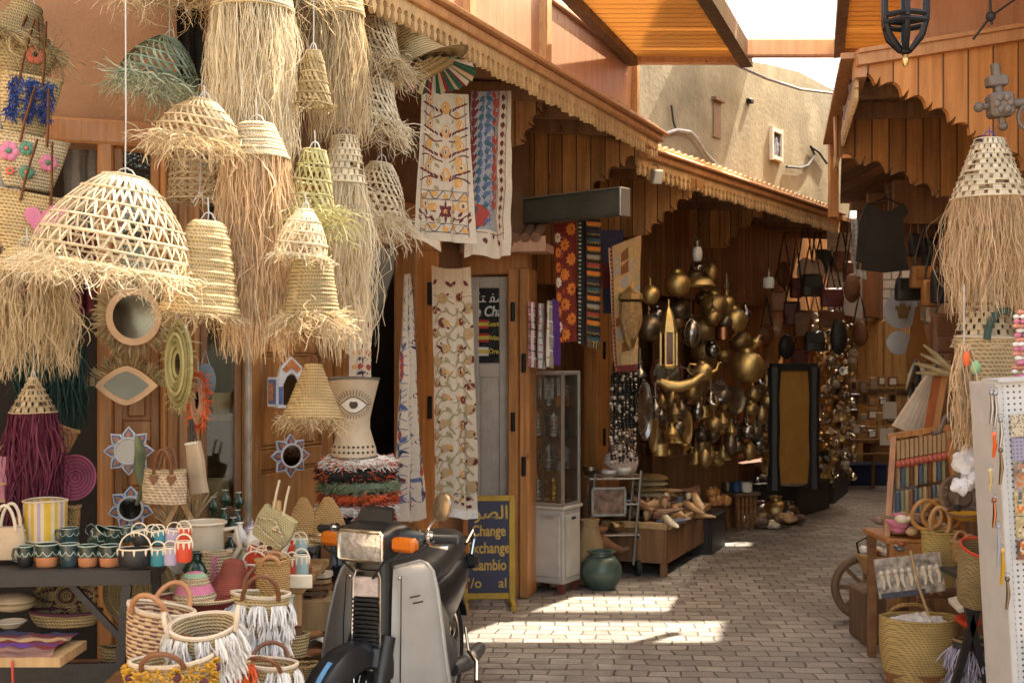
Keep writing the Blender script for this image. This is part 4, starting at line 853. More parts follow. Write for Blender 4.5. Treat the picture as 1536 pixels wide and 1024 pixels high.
def wing(sx,nm):
 b=MB();rings=[]
 for z,xi,xo,y in((.83,.075,.13,-.36),(.82,.075,.16,-.363),(.79,.076,.188,-.37),(.72,.078,.21,-.385),(.6,.08,.232,-.40),(.48,.08,.25,-.41),(.36,.078,.265,-.405),(.24,.074,.278,-.375),(.17,.072,.28,-.33)):
  r=[]
  for q in(0,.15,.35,.6,.85,1):x=lerp(xi,xo,q);r.append(V((sx*x,y+.16*q**1.7+.012*math.sin(q*pi),z)))
  for q in(1,.6,.2,0):x=lerp(xi,xo,q);r.append(V((sx*x,y+.16*q**1.7+.03,z)))
  rings.append(r)
 loft(b,rings);o=b.build(nm,SILV,S0,ang=50)
 e=MB();e.tube([r[5]for r in rings][::-1]+[rings[0][3],rings[0][1],rings[0][0]],.007,7);e.build('edge_trim',CHRO if False else SILV,o)
 return o
wl=wing(-1,'leg_shield');wr=wing(1,'leg_shield')
b=MB()
for k,q in((0,0),(1,.012)):b.bar((.14+q,-.357,.717-k*.022),(.175+q,-.339,.723-k*.022),.004,.006)
b.build('emblem',SBLK,wr)
b=MB();loft(b,[sring((0,-.37+.02,.2),.075,.045,14,4,'z'),sring((0,-.395,.4),.075,.05,14,4,'z'),sring((0,-.385,.62),.076,.05,14,4,'z'),sring((0,-.35,.86),.07,.05,14,4,'z')]);b.build('steering_column',SBLK,S0)
b=MB();
for i in range(15):z=.49+i*.0165;b.box((-.005,-.447+.0*z,z),(.098,.02,.008))
b.build('grille',SBLK,S0)
b=MB();b.box((-.005,-.44,.768),(.1,.02,.075),None,.004);b.build('sticker',mat('worn_sticker',(.55,.45,.4),var=.35,scale=30,rough=.5),S0)
b=MB();b.tube([(-.06,-.45,.47),(-.058,-.452,.6),(-.055,-.445,.8),(-.045,-.44,.828),(.04,-.44,.828),(.05,-.445,.8),(.052,-.452,.6),(.052,-.45,.47)],.0055,6,closed=True);b.tube([(-.12,-.46,.462),(-.05,-.475,.468),(.05,-.475,.468),(.075,-.46,.462)],.007,6);b.build('chrome_frame',CHRO,S0)
PV=V((0,-.42,0));ST=Matrix.Translation(PV)@Matrix.Rotation(rad(-17),4,'Z')@Matrix.Translation(-PV)
WC=V((0,-.52,.255))
def wheel(c,T,nm='front_wheel'):
 wM=Matrix.Translation(c)@Matrix.Rotation(pi/2,4,'Y');
 b=MB(T@wM);b.lathe([(.215,-.03),(.235,-.042),(.255,-.036),(.265,-.015),(.267,0),(.265,.015),(.255,.036),(.235,.042),(.215,.03),(.205,.0),(.215,-.03)],44)
 for i in range(44):
  a=2*pi*i/44;b.box((.266*math.cos(a),.266*math.sin(a),.018*(-1)**i),(.006,.022,.022),Matrix.Rotation(a,3,'Z'))
 wh=b.build(nm,RUBB,S0);b=MB(T@wM);b.lathe([(.2,-.028),(.218,-.03),(.212,0),(.218,.03),(.2,.028),(.196,0),(.2,-.028)],40);b.build('rim',CHRO,wh)
 b=MB(T@wM);b.lathe([(0,-.05),(.03,-.05),(.045,-.035),(.045,.035),(.03,.05),(0,.05)],18);b.build('hub',CHRO,wh)
 b=MB(T@wM)
 for i in range(28):a=2*pi*i/28;s_=(-1)**i;b.tube([(.044*math.cos(a+.5*s_),.044*math.sin(a+.5*s_),.03*s_),(.2*math.cos(a),.2*math.sin(a),0)],.0022,5)
 b.build('spokes',CHRO,wh);return wh
wheel(WC,ST)
b=MB(ST);rg=[]
for i in range(17):
 a=rad(lerp(-8,150,i/16));r0=.282+.012*math.sin(pi*i/16);hw=lerp(.045,.07,math.sin(pi*min(1,i/12)))
 rg.append([WC+V((x,-math.cos(a)*(r0+dr),math.sin(a)*(r0+dr)))for x,dr in((-hw,-.06),(-hw*.95,-.01),(-hw*.6,.022),(0,.032),(hw*.6,.022),(hw*.95,-.01),(hw,-.06),(hw*.9,-.058),(hw*.55,.012),(0,.022),(-hw*.55,.012),(-hw*.9,-.058))])
loft(b,rg);fd=b.build('mudguard',SBLK,S0)
b=MB(ST);q=[V((0,0,.003))]
for i in range(2,9):
 pass
b.add([WC+V((x,-math.cos(rad(a))*(.282+dr+.004+.012*math.sin(pi*(a+8)/158)),math.sin(rad(a))*(.282+dr+.004+.012*math.sin(pi*(a+8)/158))))for a in range(0,66,6)for x,dr in((.012,.032),(.03,.027))],[(2*i,2*i+1,2*i+3,2*i+2)for i in range(10)]);b.build('stripe',BLUE,fd)
for sx in(-1,1):
 b=MB(ST);b.tube([(sx*.075,-.40,.58),(sx*.075,-.45,.44),(sx*.072,-.51,.27),(sx*.07,-.525,.22)],[.028,.032,.026,.018],10);b.build('fork_leg',SBLK,S0)
b=MB(ST);loft(b,[sring((0,-.40,.42),.085,.05,14,3,'z'),sring((0,-.42,.48),.095,.06,14,3,'z'),sring((0,-.405,.54),.08,.05,14,3,'z')]);b.build('fork_cover',SBLK,S0)
b=MB(ST);loft(b,[sring((0,-.475,.925),.108,.058,20,5),sring((0,-.45,.925),.118,.066,20,4.5),sring((0,-.40,.935),.125,.075,20,3.5),sring((0,-.33,.95),.12,.06,20,3),sring((0,-.27,.955),.09,.035,20,2.5)]);hd=b.build('headlight_housing',SBLK,S0)
b=MB(ST);b.tube([(x,-.478,.925+z)for x,z in((-.1,-.045),(-.1,.045),(-.09,.055),(.09,.055),(.1,.045),(.1,-.045),(.09,-.055),(-.09,-.055))],.007,7,closed=True);b.build('bezel',CHRO,hd)
b=MB(ST);vs_=[(.098*x,-.478-.016*(1-x*x)*(1-z*z),.925+.053*z)for z in[k/4-1 for k in range(9)]for x in[k/5-1 for k in range(11)]];b.add(vs_,[(j*11+i,j*11+i+1,(j+1)*11+i+1,(j+1)*11+i)for j in range(8)for i in range(10)]);b.build('headlight',LENS,S0)
b=MB(ST);loft(b,[[V(p)for p in((-.085,-.4,.985),(.085,-.4,.985),(.078,-.385,.99),(-.078,-.385,.99))],[V(p)for p in((-.075,-.375,1.05),(.075,-.375,1.05),(.07,-.355,1.05),(-.07,-.355,1.05))],[V(p)for p in((-.06,-.352,1.06),(.06,-.352,1.06),(.055,-.33,1.045),(-.055,-.33,1.045))]]);b.build('windscreen',SBLK,S0)
for sx in(-1,1):b=MB(ST);b.tube([(sx*.09,-.38,.945),(sx*.17,-.36,.95),(sx*.22,-.335,.95)],[.04,.03,.018],12);b.build('handlebar',SBLK,S0)
for sx in(-1,1):
 b=MB(ST);b.box((sx*.165,-.425,.935),(.105,.05,.052),None,.012);ind=b.build('indicator',AMBR,S0)
 b=MB(ST);b.box((sx*.165,-.392,.932),(.112,.03,.056),None,.01);b.build('indicator_case',SBLK,ind)
 b=MB(ST);b.box((sx*.222,-.35,.95),(.024,.04,.05),None,.008);b.tube([(sx*.215,-.345,.965),(sx*.236,-.338,.965)],.018,10);b.build('switch_block',CHRO,S0)
 b=MB(ST);b.tube([(sx*(.232+.0092*i),-.333+.025*i/10,.95)for i in range(11)],[.0165+.001*(i%2)for i in range(11)],12);b.build('grip',RUBB,S0)
 b=MB(ST);b.tube([(sx*.23,-.375,.94),(sx*.265,-.39,.935),(sx*.31,-.385,.93),(sx*.322,-.375,.928)],[.008,.006,.006,.008],7);b.build('brake_lever',CHRO,S0)
MIR=mat('mirror_back',(.3,.23,.15),rough=.22,metal=.75,var=.15,scale=6)
b=MB(ST);mM=Matrix.Translation((.285,-.36,1.075))@Matrix.Rotation(rad(80),4,'X')@Matrix.Rotation(rad(-14),4,'Y');b.T=ST@mM;b.lathe([(0,.012),(.03,.011),(.048,.004),(.052,-.004),(.046,-.012),(0,-.012)],28,sx=.92,sy=1.05);mr=b.build('mirror',MIR,S0)
b=MB(ST);b.tube([(.19,-.335,.96),(.205,-.335,.985),(.25,-.35,1.03),(.262,-.352,1.05)],.0055,7);b.build('stem',CHRO,mr)
for sx in(-1,1):
 b=MB(ST);b.tube([(sx*.25,-.35,.945),(sx*.2,-.44,.9),(sx*.1,-.47,.87),(sx*.03,-.44,.8)],.0045,6);b.build('brake_cable',RUBB,S0)
 b=MB();b.tube([(sx*.11,-.372,.8),(sx*.115,-.392,.62),(sx*.115,-.40,.4),(sx*.11,-.38,.26)],.0025,5);b.build('panel_seam',SBLK,wr if sx>0 else wl)
 for z in(.3,.55,.79):b=MB();b.ball((sx*.1,-.385 if z<.7 else-.36,z),(.007,.005,.007),8);b.build('bolt',CHRO,wr if sx>0 else wl)
b=MB(ST);b.ball((0,-.482,.925),(.03,.012,.026),14);b.build('bulb_cover',CHRO,hd)
b=MB();b.tube([(.272,-.19,.2),(.247,-.24,.45),(.208,-.22,.7),(.185,-.2,.79),(.13,-.2,.83)],.006,7);b.build('shield_beading',CHRO,wr)
b=MB();loft(b,[sring((0,y,z),hx,hz,18,e)for y,z,hx,hz,e in((-.02,.70,.05,.03,2.2),(.0,.715,.1,.055,2.4),(.08,.735,.125,.07,2.6),(.2,.74,.125,.072,3),(.34,.755,.125,.078,3),(.5,.775,.12,.075,3),(.62,.78,.105,.065,2.6),(.66,.775,.08,.045,2.2))]);b.build('seat',SVIN,S0)
b=MB();loft(b,[sring((0,y,z),hx,hz,18,3)for y,z,hx,hz in((.02,.55,.09,.12),(.15,.57,.13,.13),(.35,.58,.135,.13),(.55,.62,.12,.11),(.7,.66,.1,.08),(.78,.68,.06,.05))]);b.build('side_cover',SBLK,S0)
for sx in(-1,1):
 b=MB();b.prism([(.0,.30),(.26,.26),(.22,.52),(.10,.62),(.07,.62)],.02,0,Matrix.Translation((sx*.14,-.02,0))@Matrix.Rotation(pi/2*1,4,'Z'));b.build('side_panel',SBLK,S0)
b=MB();loft(b,[sring((0,y,z),hx,hz,14,3)for y,z,hx,hz in((-.36,.30,.1,.1),(-.2,.27,.11,.09),(0,.34,.11,.13),(.15,.42,.12,.16))]);b.build('tunnel',SBLK,S0)
b=MB();loft(b,[sring((0,y,z),hx,.02,14,5)for y,z,hx in((-.36,.2,.25),(-.2,.175,.26),(.1,.17,.25),(.22,.18,.2))]);fb=b.build('footboard',SBLK,S0)
b=MB()
for i in range(9):b.box((.19,-.25+i*.045,.198),(.12,.012,.008));b.box((-.19,-.25+i*.045,.198),(.12,.012,.008))
b.build('rubber_strips',RUBB,fb)
b=MB()
for sx in(-1,1):b.tube([(sx*.12,.66,.72),(sx*.125,.69,.79),(sx*.13,.64,.83),(sx*.13,.52,.79)],.009,8)
b.tube([(-.125,.69,.79),(0,.73,.8),(.125,.69,.79)],.009,8);b.build('grab_rail',CHRO,S0)
b=MB();b.box((0,.8,.66),(.13,.07,.1),None,.025);b.build('tail_light',mat('red_lens',(.3,.01,.01),rough=.2,coat=.5),S0)
b=MB()
b.tube([(.06,.66,.68),(.1,.68,.69)],.014,8);b.box((.12,.68,.69),(.06,.06,.07),None,.015);b.build('indicator',SBLK,S0)
b=MB();b.tube([(.24,-.12,.2),(.26,.02,.21),(.27,.16,.25),(.25,.24,.33),(.2,.3,.36)],.009,8);b.tube([(.2,.0,.17),(.26,.02,.21)],.008,7);b.tube([(.2,.3,.36),(.18,.32,.46)],.007,7);b.build('crash_bar',CHRO,S0)
b=MB();b.box((.28,.1,.235),(.045,.09,.1),None,.012);b.build('footrest',CHRO,S0)
b=MB();b.ball((.05,.32,.33),(.09,.18,.1),14);b.tube([(.1,.4,.25),(.12,.6,.24),(.12,.82,.25)],[.03,.04,.03],10);b.build('engine',mat('engine_grey',(.09,.088,.085),rough=.5,metal=.5,var=.3),S0)
wheel(V((0,.58,.267)),Matrix.Identity(4),'rear_wheel')
b=MB();rg=[]
for i in range(10):
 a=rad(lerp(30,180,i/9));rg.append([V((0,.58,.267))+V((x,math.cos(a)*(.3+dr),math.sin(a)*(.3+dr)))for x,dr in((-.06,-.03),(-.05,.01),(.05,.01),(.06,-.03))])
loft(b,rg);b.build('rear_mudguard',SBLK,S0)
YELP=mat('yellow_paint',(.5,.32,.04),rough=.55,var=.2,dirt=.5);NAVY=mat('navy_paint',(.014,.018,.065),rough=.4,var=.3,dirt=.2,scale=4);LETY=mat('yellow_lettering',(.55,.37,.07),rough=.5,dirt=.35,scale=25)
sg=thing('exchange_sign','navy blue standing exchange sign with yellow frame and lettering','sign',(P(733,540,7.9).x,7.9,0),rad(4))
wS,zb,zt=PX(70,7.9),.07,1.62-207*7.9/1800
b=MB();b.box((0,0,(zb+zt)/2),(wS-.02,.012,zt-zb-.02));b.build('board',NAVY,sg)
for nm,c,d,m_ in(('frame_upright',(-wS/2,0,(zb+zt)/2),(.035,.03,zt-zb),mat('orange_paint',(.4,.13,.03),dirt=.4)),('frame_upright',(wS/2,0,(zb+zt)/2-.03),(.04,.03,zt-zb+.06),YELP),('frame_rail',(0,.002,zt),(wS+.03,.03,.035),YELP),('frame_rail',(0,.002,zb),(wS+.03,.03,.04),YELP)):
 b=MB();b.box(c,d,None,.004);b.build(nm,m_,sg)
b=MB();hS=zt-zb
for k,(tx,sz)in enumerate((('Change',.1),('Exchange',.1),('Cambio',.1))):text_mb(tx,sz,at(0,zt-hS*(.335+.175*k),-.008),0,b,bold=.0022,extrude=.003,sx=.74)
text_mb('\ufeae\ufebc\ufedf\ufe8d',.12,at(.02,zt-hS*.15,-.008),0,b,bold=.002,extrude=.003)
text_mb('\u2019/o',.09,at(-wS*.3,zt-hS*.87,-.008),0,b,bold=.001,extrude=.003);text_mb('al',.09,at(wS*.3,zt-hS*.87,-.008),0,b,bold=.001,extrude=.003)
b.build('lettering',LETY,sg)
for sx in(-1,1):
 b=MB();b.bar((sx*wS/2,-.16,.035),(sx*wS/2,.14,.035),.03,.03,bev=.005);b.bar((sx*wS/2,-.01,.03),(sx*wS/2,-.01,.12),.03,.03);b.box((sx*wS/2,-.15,.012),(.04,.04,.024));b.box((sx*wS/2,.13,.012),(.04,.04,.024));b.build('foot',YELP,sg)
CAB=mat('cabinet_grey_paint',(.46,.44,.4),rough=.5,var=.1,dirt=.35,bump=.08);ALU=mat('aluminium',(.5,.49,.46),rough=.35,metal=.7,var=.1)
GLC=glass('cabinet_glass',(.93,.96,.95),.02,.1)
th_=rad(-30);wC,dC=.30,.26;cor=P(845,540,8.28);R3=Matrix.Rotation(th_,3,'Z');c0=V((cor.x,cor.y,0))-R3@V((wC/2,-dC/2,0))
cb=thing('glass_cabinet','grey metal display cabinet with glass top half full of bracelets','cabinet',c0,th_)
zb0,zm,zt=.07,.585,1.535
b=MB();b.box((0,0,(zb0+zm)/2),(wC,dC,zm-zb0),None,.006);b.box((0,0,zm+.012),(wC+.03,dC+.03,.024),None,.005);b.build('base_cupboard',CAB,cb)
b=MB();b.box((-.0,-dC/2-.006,.33),(wC-.05,.01,.43),None,.004);dr=b.build('door',CAB,cb);b=MB();b.box((.03,-dC/2-.014,.53),(.1,.012,.012));b.build('handle',ALU,dr)
b=MB();b.box((wC/2+.006,0,.33),(.01,dC-.05,.43),None,.004);dr=b.build('door',CAB,cb);b=MB();b.box((wC/2+.014,.0,.52),(.012,.05,.015));b.build('handle',IRON,dr)
for x in(-1,1):
 for y in(-1,1):b=MB();b.box((x*(wC/2-.03),y*(dC/2-.03),.035),(.045,.045,.07));b.build('leg',mat('dark_red_paint',(.12,.03,.02),rough=.6),cb)
b=MB();zz0=zm+.026
for x in(-1,1):
 for y in(-1,1):b.box((x*(wC/2-.008),y*(dC/2-.008),(zz0+zt)/2),(.018,.018,zt-zz0))
for z in(zz0+.01,zt-.008):
 for s_ in(-1,1):b.box((0,s_*(dC/2-.008),z),(wC-.034,.016,.018));b.box((s_*(wC/2-.008),0,z),(.016,dC-.034,.018))
b.build('frame',ALU,cb)
b=MB();b.box((0,.0,zt+.004),(wC-.004,dC-.004,.01));b.build('top',CAB,cb)
b=MB();b.box((0,-dC/2+.004,(zz0+zt)/2),(wC-.04,.003,zt-zz0-.04));b.build('glass_pane',GLC,cb);b=MB();b.box((wC/2-.004,0,(zz0+zt)/2),(.003,dC-.04,zt-zz0-.04));b.build('glass_pane',GLC,cb)
SHZ=(zz0+.24,zz0+.47,zz0+.68)
for z in SHZ:b=MB();b.box((0,0,z),(wC-.02,dC-.02,.006));b.build('shelf',glass('shelf_glass',(.75,.85,.83),.05,.3),cb)
b=MB();b.box((0,dC/2-.012,(zz0+zt)/2),(wC-.02,.004,zt-zz0));b.build('backing',mat('cabinet_lining',(.2,.19,.18)),cb)
BR=[mat('silver_jewel',(.62,.62,.62),rough=.25,metal=.4,island=.4),mat('amber_jewel',(.3,.12,.04),rough=.3,island=.5),mat('teal_jewel',(.03,.09,.11),rough=.25,island=.5),mat('brass_jewel',(.5,.33,.1),rough=.25,metal=1.,island=.4)]
for k,z in enumerate((zz0+.02,SHZ[0]+.004,SHZ[1]+.004,SHZ[2]+.004)):
 for i in range(4):
  b=MB();x=-.1+.066*i;y=-.05+.05*(i%2);m_=(i+k)%2*2 if k else(0,1,3,1)[i]
  b.tube([(x,y,z),(x,y,z+.17)],.004,6)
  for q in range(7):
   zz_=z+.015+q*.021;b.tube([(x+.024*math.cos(a),y+.024*math.sin(a)*.7,zz_+.006*math.sin(a+q))for a in(2*pi*j/12 for j in range(12))],.0055,5,closed=True)
  o=b.build('bracelet_stand',BR[m_],loc=c0,rz=th_);tag(o,'small stand stacked with bracelets on a shelf inside the glass cabinet','bracelets','bracelet stands inside the glass cabinet')
for i in range(5):
 b=MB();x=-.11+.05*i
 for q in range(10):b.tube([(x+.01*math.cos(a),-.09,zt-.05-q*.014+.01*math.sin(a))for a in(2*pi*j/8 for j in range(8))],.003,4,closed=True)
 o=b.build('silver_chain',BR[0],loc=c0,rz=th_);tag(o,'silver chain hanging behind the upper glass of the cabinet','chain','silver chains in the glass cabinet')
for i,(y,z,r,m_)in enumerate(((-.06,.73,.05,1),(.03,.72,.045,1),(-.02,.5,.05,1),(-.06,.27,.045,2))):
 b=MB();b.lathe([(0,0),(r*.7,0),(r,r*.6),(r*.9,r*1.3),(r*.4,r*1.9),(r*.45,r*2.1)],14);o=b.build('small_pot',[BR[1],mat('clay_pot',(.3,.13,.06),rough=.5),BR[2]][(m_,1,2)[i%3]%3],loc=c0+R3@V((.09,y,zz0+z-.045)),rz=0);tag(o,'small brown pot behind the side glass of the cabinet','pot','small pots in the glass cabinet')
q0,q1=P(790,319,8.15),P(936,303,7.6);fr=Front2((q0.x,q0.y),(q1.x,q1.y));l_=(q1-q0).length
t=thing('sign_box','blank dark grey sign box jutting out above the flower rug','sign',(q0.x,q0.y,(q0.z+q1.z)/2),fr.rz)
b=MB();b.box((l_/2,0,0),(l_,.1,.165),None,.006);b.build('case',mat('sign_box_grey',(.075,.072,.06),rough=.6,var=.15,dirt=.3),t)
b=MB();b.box((l_+.006,0,0),(.012,.106,.18),None,.003);b.box((l_/2,-.0,.088),(l_+.01,.11,.008));b.build('end_cap',ALU,t)
b=MB();b.box((l_/2,-.052,0),(l_-.06,.006,.125));b.build('face',mat('sign_face_grey',(.09,.085,.07),rough=.45,dirt=.4),t)
for u,v,Y,lb in((920,192,8.0,'small white floodlight under the fringe of the long awning'),(985,265,8.3,'small white floodlight under the near end of the second awning')):
 t=thing('floodlight',lb,'lamp',P(u,v,Y),rad(20));b=MB();b.box((0,0,0),(.075,.05,.1),Matrix.Rotation(rad(18),3,'X'),.008);b.build('housing',ALU,t);b=MB();b.box((0,-.03,-.01),(.06,.004,.08),Matrix.Rotation(rad(18),3,'X'));b.build('glass',mat('frosted_glass',(.7,.68,.6),rough=.3),t);b=MB();b.tube([(-.03,.02,.03),(-.03,.05,.09),(.03,.05,.09),(.03,.02,.03)],.005,6);b.build('bracket',IRON,t)
def mats_of(*a):return list(a)
TERR=mat('terracotta_bare',(.5,.2,.085),rough=.75,var=.15,scale=30)
GLZ=mat('dark_green_glaze',(.01,.02,.016),rough=.16,var=.6,scale=24,col2=(.05,.085,.065),coat=.4)
GLZ_T=mat('teal_glaze',(.012,.035,.045),rough=.16,var=.5,scale=24,col2=(.05,.09,.1),coat=.4)
GLW=mat('pale_green_glaze',(.38,.45,.38),rough=.25,var=.35,scale=30,coat=.3)
CER=mat('cream_ceramic',(.66,.57,.43),rough=.35,var=.1,scale=12,coat=.2)
CERW=mat('white_ceramic',(.74,.7,.63),rough=.35,var=.08)
PURP=mat('lilac_paint',(.38,.33,.46),rough=.55);REDP=mat('red_paint',(.56,.055,.02),rough=.5);TEALP=mat('teal_paint',(.03,.2,.24),rough=.5);BLKP=mat('black_paint',(.015,.015,.016),rough=.45);WHTP=mat('white_paint',(.7,.66,.6),rough=.5);SKYP=mat('pale_teal_paint',(.3,.42,.42),rough=.5);ICING=mat('cream_icing',(.75,.66,.5),rough=.6)
OLIV=mat('olive_glaze',(.3,.25,.06),rough=.3,var=.2,coat=.3)
def gz(v,Y):return EYE-(v-HZ)/F*Y
def mug(label,u,v,w,h,Y,top=GLZ,low=TERR,split=.45,hand=1,tilt=0,cat='mug',grp='glazed mugs on the black table',scal=1,rz=0,s=1):
 r,hh=PX(w/2,Y),PX(h,Y);t=thing('mug',label,cat,P(u,v,Y),rad(rz),grp,rot=(0,rad(tilt),rad(rz)))
 b=MB();pf=[(0,0),(r*.8,0),(r*.9,hh*.06),(r*.97,hh*split)];b.lathe(pf,26);k=len(pf)-1
 b.mi=1;b.lathe([(r*.97,hh*split),(r,hh*.75),(r*.98,hh),(r*.9,hh),(r*.9,hh*.5),(0,hh*.3)],26)
 b.build('cup',[low,top],t);b=MB()
 for i in range(8):
  a0,a1=2*pi*i/8,2*pi*(i+1)/8;q=1.015
  b.tube([(r*q*math.cos(lerp(a0,a1,k/6)),r*q*math.sin(lerp(a0,a1,k/6)),hh*(.72-.2*math.sin(pi*k/6)))for k in range(7)],hh*.022,5)
 b.tube([(r*.97*math.cos(2*pi*i/24),r*.97*math.sin(2*pi*i/24),hh)for i in range(24)],hh*.03,5,closed=True);b.build('glaze_trim',GLW,t)
 if hand:b=MB();b.tube([(hand*r*.95,0,hh*.85),(hand*r*1.45,0,hh*.85),(hand*r*1.6,0,hh*.55),(hand*r*1.4,0,hh*.25),(hand*r*.95,0,hh*.22)],hh*.065,8);b.build('handle',top,t)
 return t
def minib(label,u,v,w,h,Y,m,tilt=0,grp=None,rz=0,hd=1):
 """small painted pot-basket with a hoop handle and dripped cream trim"""
 r,hh=PX(w/2,Y),PX(h,Y);t=thing('hoop_pot',label,'pot',P(u,v,Y),0,grp,rot=(0,rad(tilt),rad(rz)))
 b=MB();b.lathe([(0,0),(r*.85,0),(r,hh*.2),(r,hh*.95),(r*.96,hh),(r*.86,hh),(r*.84,hh*.3),(0,hh*.25)],22,sy=.8);b.build('pot',m,t)
 b=MB();b.tube([(r*1.0*math.cos(2*pi*i/24),r*.8*math.sin(2*pi*i/24),hh)for i in range(24)],hh*.05,6,closed=True)
 for i in range(9):a=2*pi*i/9;p=V((r*1.03*math.cos(a),r*.83*math.sin(a),hh*.97));b.tube([p,p+V((0,0,-hh*.18)),p+V((0,0,-hh*.33))],[hh*.07,hh*.06,hh*.02],6)
 b.build('trim',ICING,t)
 if hd:b=MB();b.tube([(r*.95*math.cos(a),0,hh+r*.95*math.sin(a))for a in(pi*i/10 for i in range(11))],hh*.045,6);b.build('handle',ICING,t)
 return t
def handles(b,r,z,hh,thick,sy,ys=(-1,1),lean=.2,span=.5,n=12):
 for s_ in ys:b.tube([(r*span*math.cos(a),s_*(r*sy*.92+hh*lean*math.sin(a)),z+hh*math.sin(a)-.01)for a in(pi*i/n for i in range(n+1))],thick,8)
def tub(label,u,v,wt,wb,h,Y,m=COIL,rim=None,sy=.72,rot=(0,0,0),hand=None,hh=.1,hth=.008,lean=.2,name='straw_basket',cat='basket',grp=None,span=.5,inner=None,n=34,wob=.03,bulge=.04,parts=None):
 """soft woven tub seen from the side; origin at its base"""
 r1,r0,H=PX(wt/2,Y),PX(wb/2,Y),PX(h,Y);t=thing(name,label,cat,P(u,v,Y),0,grp,rot=tuple(rad(a)for a in rot))
 pf=[(0,.0),(r0*.9,0),(r0,H*.04)]+[(lerp(r0,r1,q)*(1+bulge*math.sin(q*pi)),H*q)for q in(.15,.3,.45,.6,.75,.9)]+[(r1,H),(r1*.95,H),(lerp(r0,r1,.5)*.93,H*.5),(r0*.85,H*.1),(0,H*.08)]
 b=MB();b.lathe(pf,n,sy=sy,wob=wob);b.build('woven_body',m,t)
 b=MB();ring_tube(b,r1*.98,H,.007,40,.012,sy,1.);b.build('rim',rim or m,t)
 if hand:
  for s_ in(-1,1):b=MB();handles(b,r1,H,hh,hth,sy,(s_,),lean,span);b.build('handle',hand,t)
 t['rH']=(r0,r1,H,sy);return t
def tassels(t,m,rows,n,ln,thick=.0055,per=22):
 """rows of yarn tassels round a tub; rows are heights 0..1"""
 r0,r1,H,sy=t['rH'];b=MB()
 for q in rows:
  for i in range(n):
   a=2*pi*(i+uni(-.3,.3))/n;r=lerp(r0,r1,q)*1.05
   for k in range(per):
    a2=a+uni(-.5,.5)*2*pi/n*.7;p=(r*math.cos(a2),r*sy*math.sin(a2),H*q+uni(-.004,.004))
    strand(b,p,(math.cos(a2)*.7,math.sin(a2)*.7,-.4),ln*uni(.8,1.12),V((0,0,-1)),5,.10,thick,.55)
 return b.build('yarn_tassels',m,t,smooth=False)
YARNW=mat('white_yarn',(.78,.76,.73),rough=.9,island=.1,var=.06);YARNL=mat('lilac_yarn',(.46,.42,.52),rough=.9,island=.15);YARNY=mat('mustard_yarn',(.6,.33,.03),rough=.9,island=.25);YARNO=mat('orange_yarn',(.7,.13,.03),rough=.9,island=.25);YARNB=mat('blue_yarn',(.03,.06,.22),rough=.9,island=.25)
TY=4.12;tz=.9
t=thing('black_table','narrow black wooden table crowded with glazed mugs','table',(-1.75,TY,0),rad(6))
b=MB();b.box((-.1,.13,tz-.012),(1.2,.29,.022),None,.004);b.build('top',W_BLK,t)
b=MB();b.box((-.1,-.01,tz-.03),(1.2,.025,.05));b.box((.49,.13,tz-.03),(.025,.255,.05));b.build('apron',W_BLK,t)
for x,y,dx in((.42,.0,-.07),(.47,.25,0),(-.5,.0,0),(-.5,.25,0)):b=MB();b.bar((x,y,tz-.025),(x+dx,y,0),.03,.03);b.build('leg',W_BLK,t)
b=MB();b.bar((.2,.02,tz-.03),(.42,.02,tz-.28),.022,.022);b.bar((.4,.02,.34),(-.1,.02,.08),.026,.026);b.bar((-.5,.12,.42),(.46,.12,.42),.02,.25);b.build('brace',W_BLK,t)
tv=lambda Y:HZ+(EYE-tz)*F/Y
M1=[(38,24,30,4.2,GLZ,BLKP,-1,'dark green mug with black base and left handle, at the table end'),(71,35,33,4.2,GLZ,TERR,0,'green glazed cup on a bare terracotta base, next to the dark mug'),(104,29,33,4.2,GLZ_T,GLZ_T,0,'plain teal cup in the middle of the front row'),(132,30,31,4.2,GLZ,TERR,0,'green cup with patterned rim and terracotta base, mid front row'),(165,32,31,4.2,GLZ,TERR,0,'green cup with round terracotta bowl base, beside the black hoop pots')]
for u,w_,h,Y,a,c,hd,lb in M1:mug(lb,u,tv(Y),w_,h,Y,a,c,hand=hd)
for u,dv,w_,h,a,hd,tl,lb in((104,33,28,23,GLZ_T,-1,0,'teal mug stacked on top, its handle to the side'),(140,32,30,25,GLZ,-1,40,'tilted dark green mug stacked on top, handle in the air'),(168,32,28,24,GLZ,0,10,'dark green cup stacked on top, left of the striped trim pots'),(192,36,24,22,GLZ_T,1,0,'teal cup stacked behind the black hoop pots'),(228,42,34,16,GLZ,0,0,'shallow green glazed bowl at the back of the table')):mug(lb,u,tv(4.3)-dv+6,w_,h,4.3,a,a,hand=hd,tilt=tl)
for u,v,w_,h,m_,tl,lb in((203,848,50,26,BLKP,0,'wide black hoop pot with cream drips on the front edge of the table'),(237,848,24,25,TEALP,0,'teal hoop pot standing between black and lilac ones'),(256,847,22,26,PURP,0,'lilac hoop pot in the lower row beside the red one'),(276,842,24,30,REDP,0,'red hoop pot at the table corner, lower row'),(212,817,24,22,BLKP,-8,'small black hoop pot in the upper row'),(225,816,22,20,BLKP,12,'tilted black hoop pot leaning on the teal one'),(241,816,22,20,TEALP,-10,'teal hoop pot tilted in the upper row'),(259,814,24,20,PURP,8,'lilac hoop pot tilted in the upper row'),(276,811,22,20,REDP,0,'red hoop pot on top of the other red one')):minib(lb,u,v,w_,h,4.12 if v>830 else 4.16,m_,tl,'hoop pots on the black table')
STRP=[mat('shade_yellow',(.62,.42,.04),trans=.2),mat('shade_cream',(.68,.57,.42),trans=.2),mat('shade_lilac',(.45,.36,.38),trans=.2)]
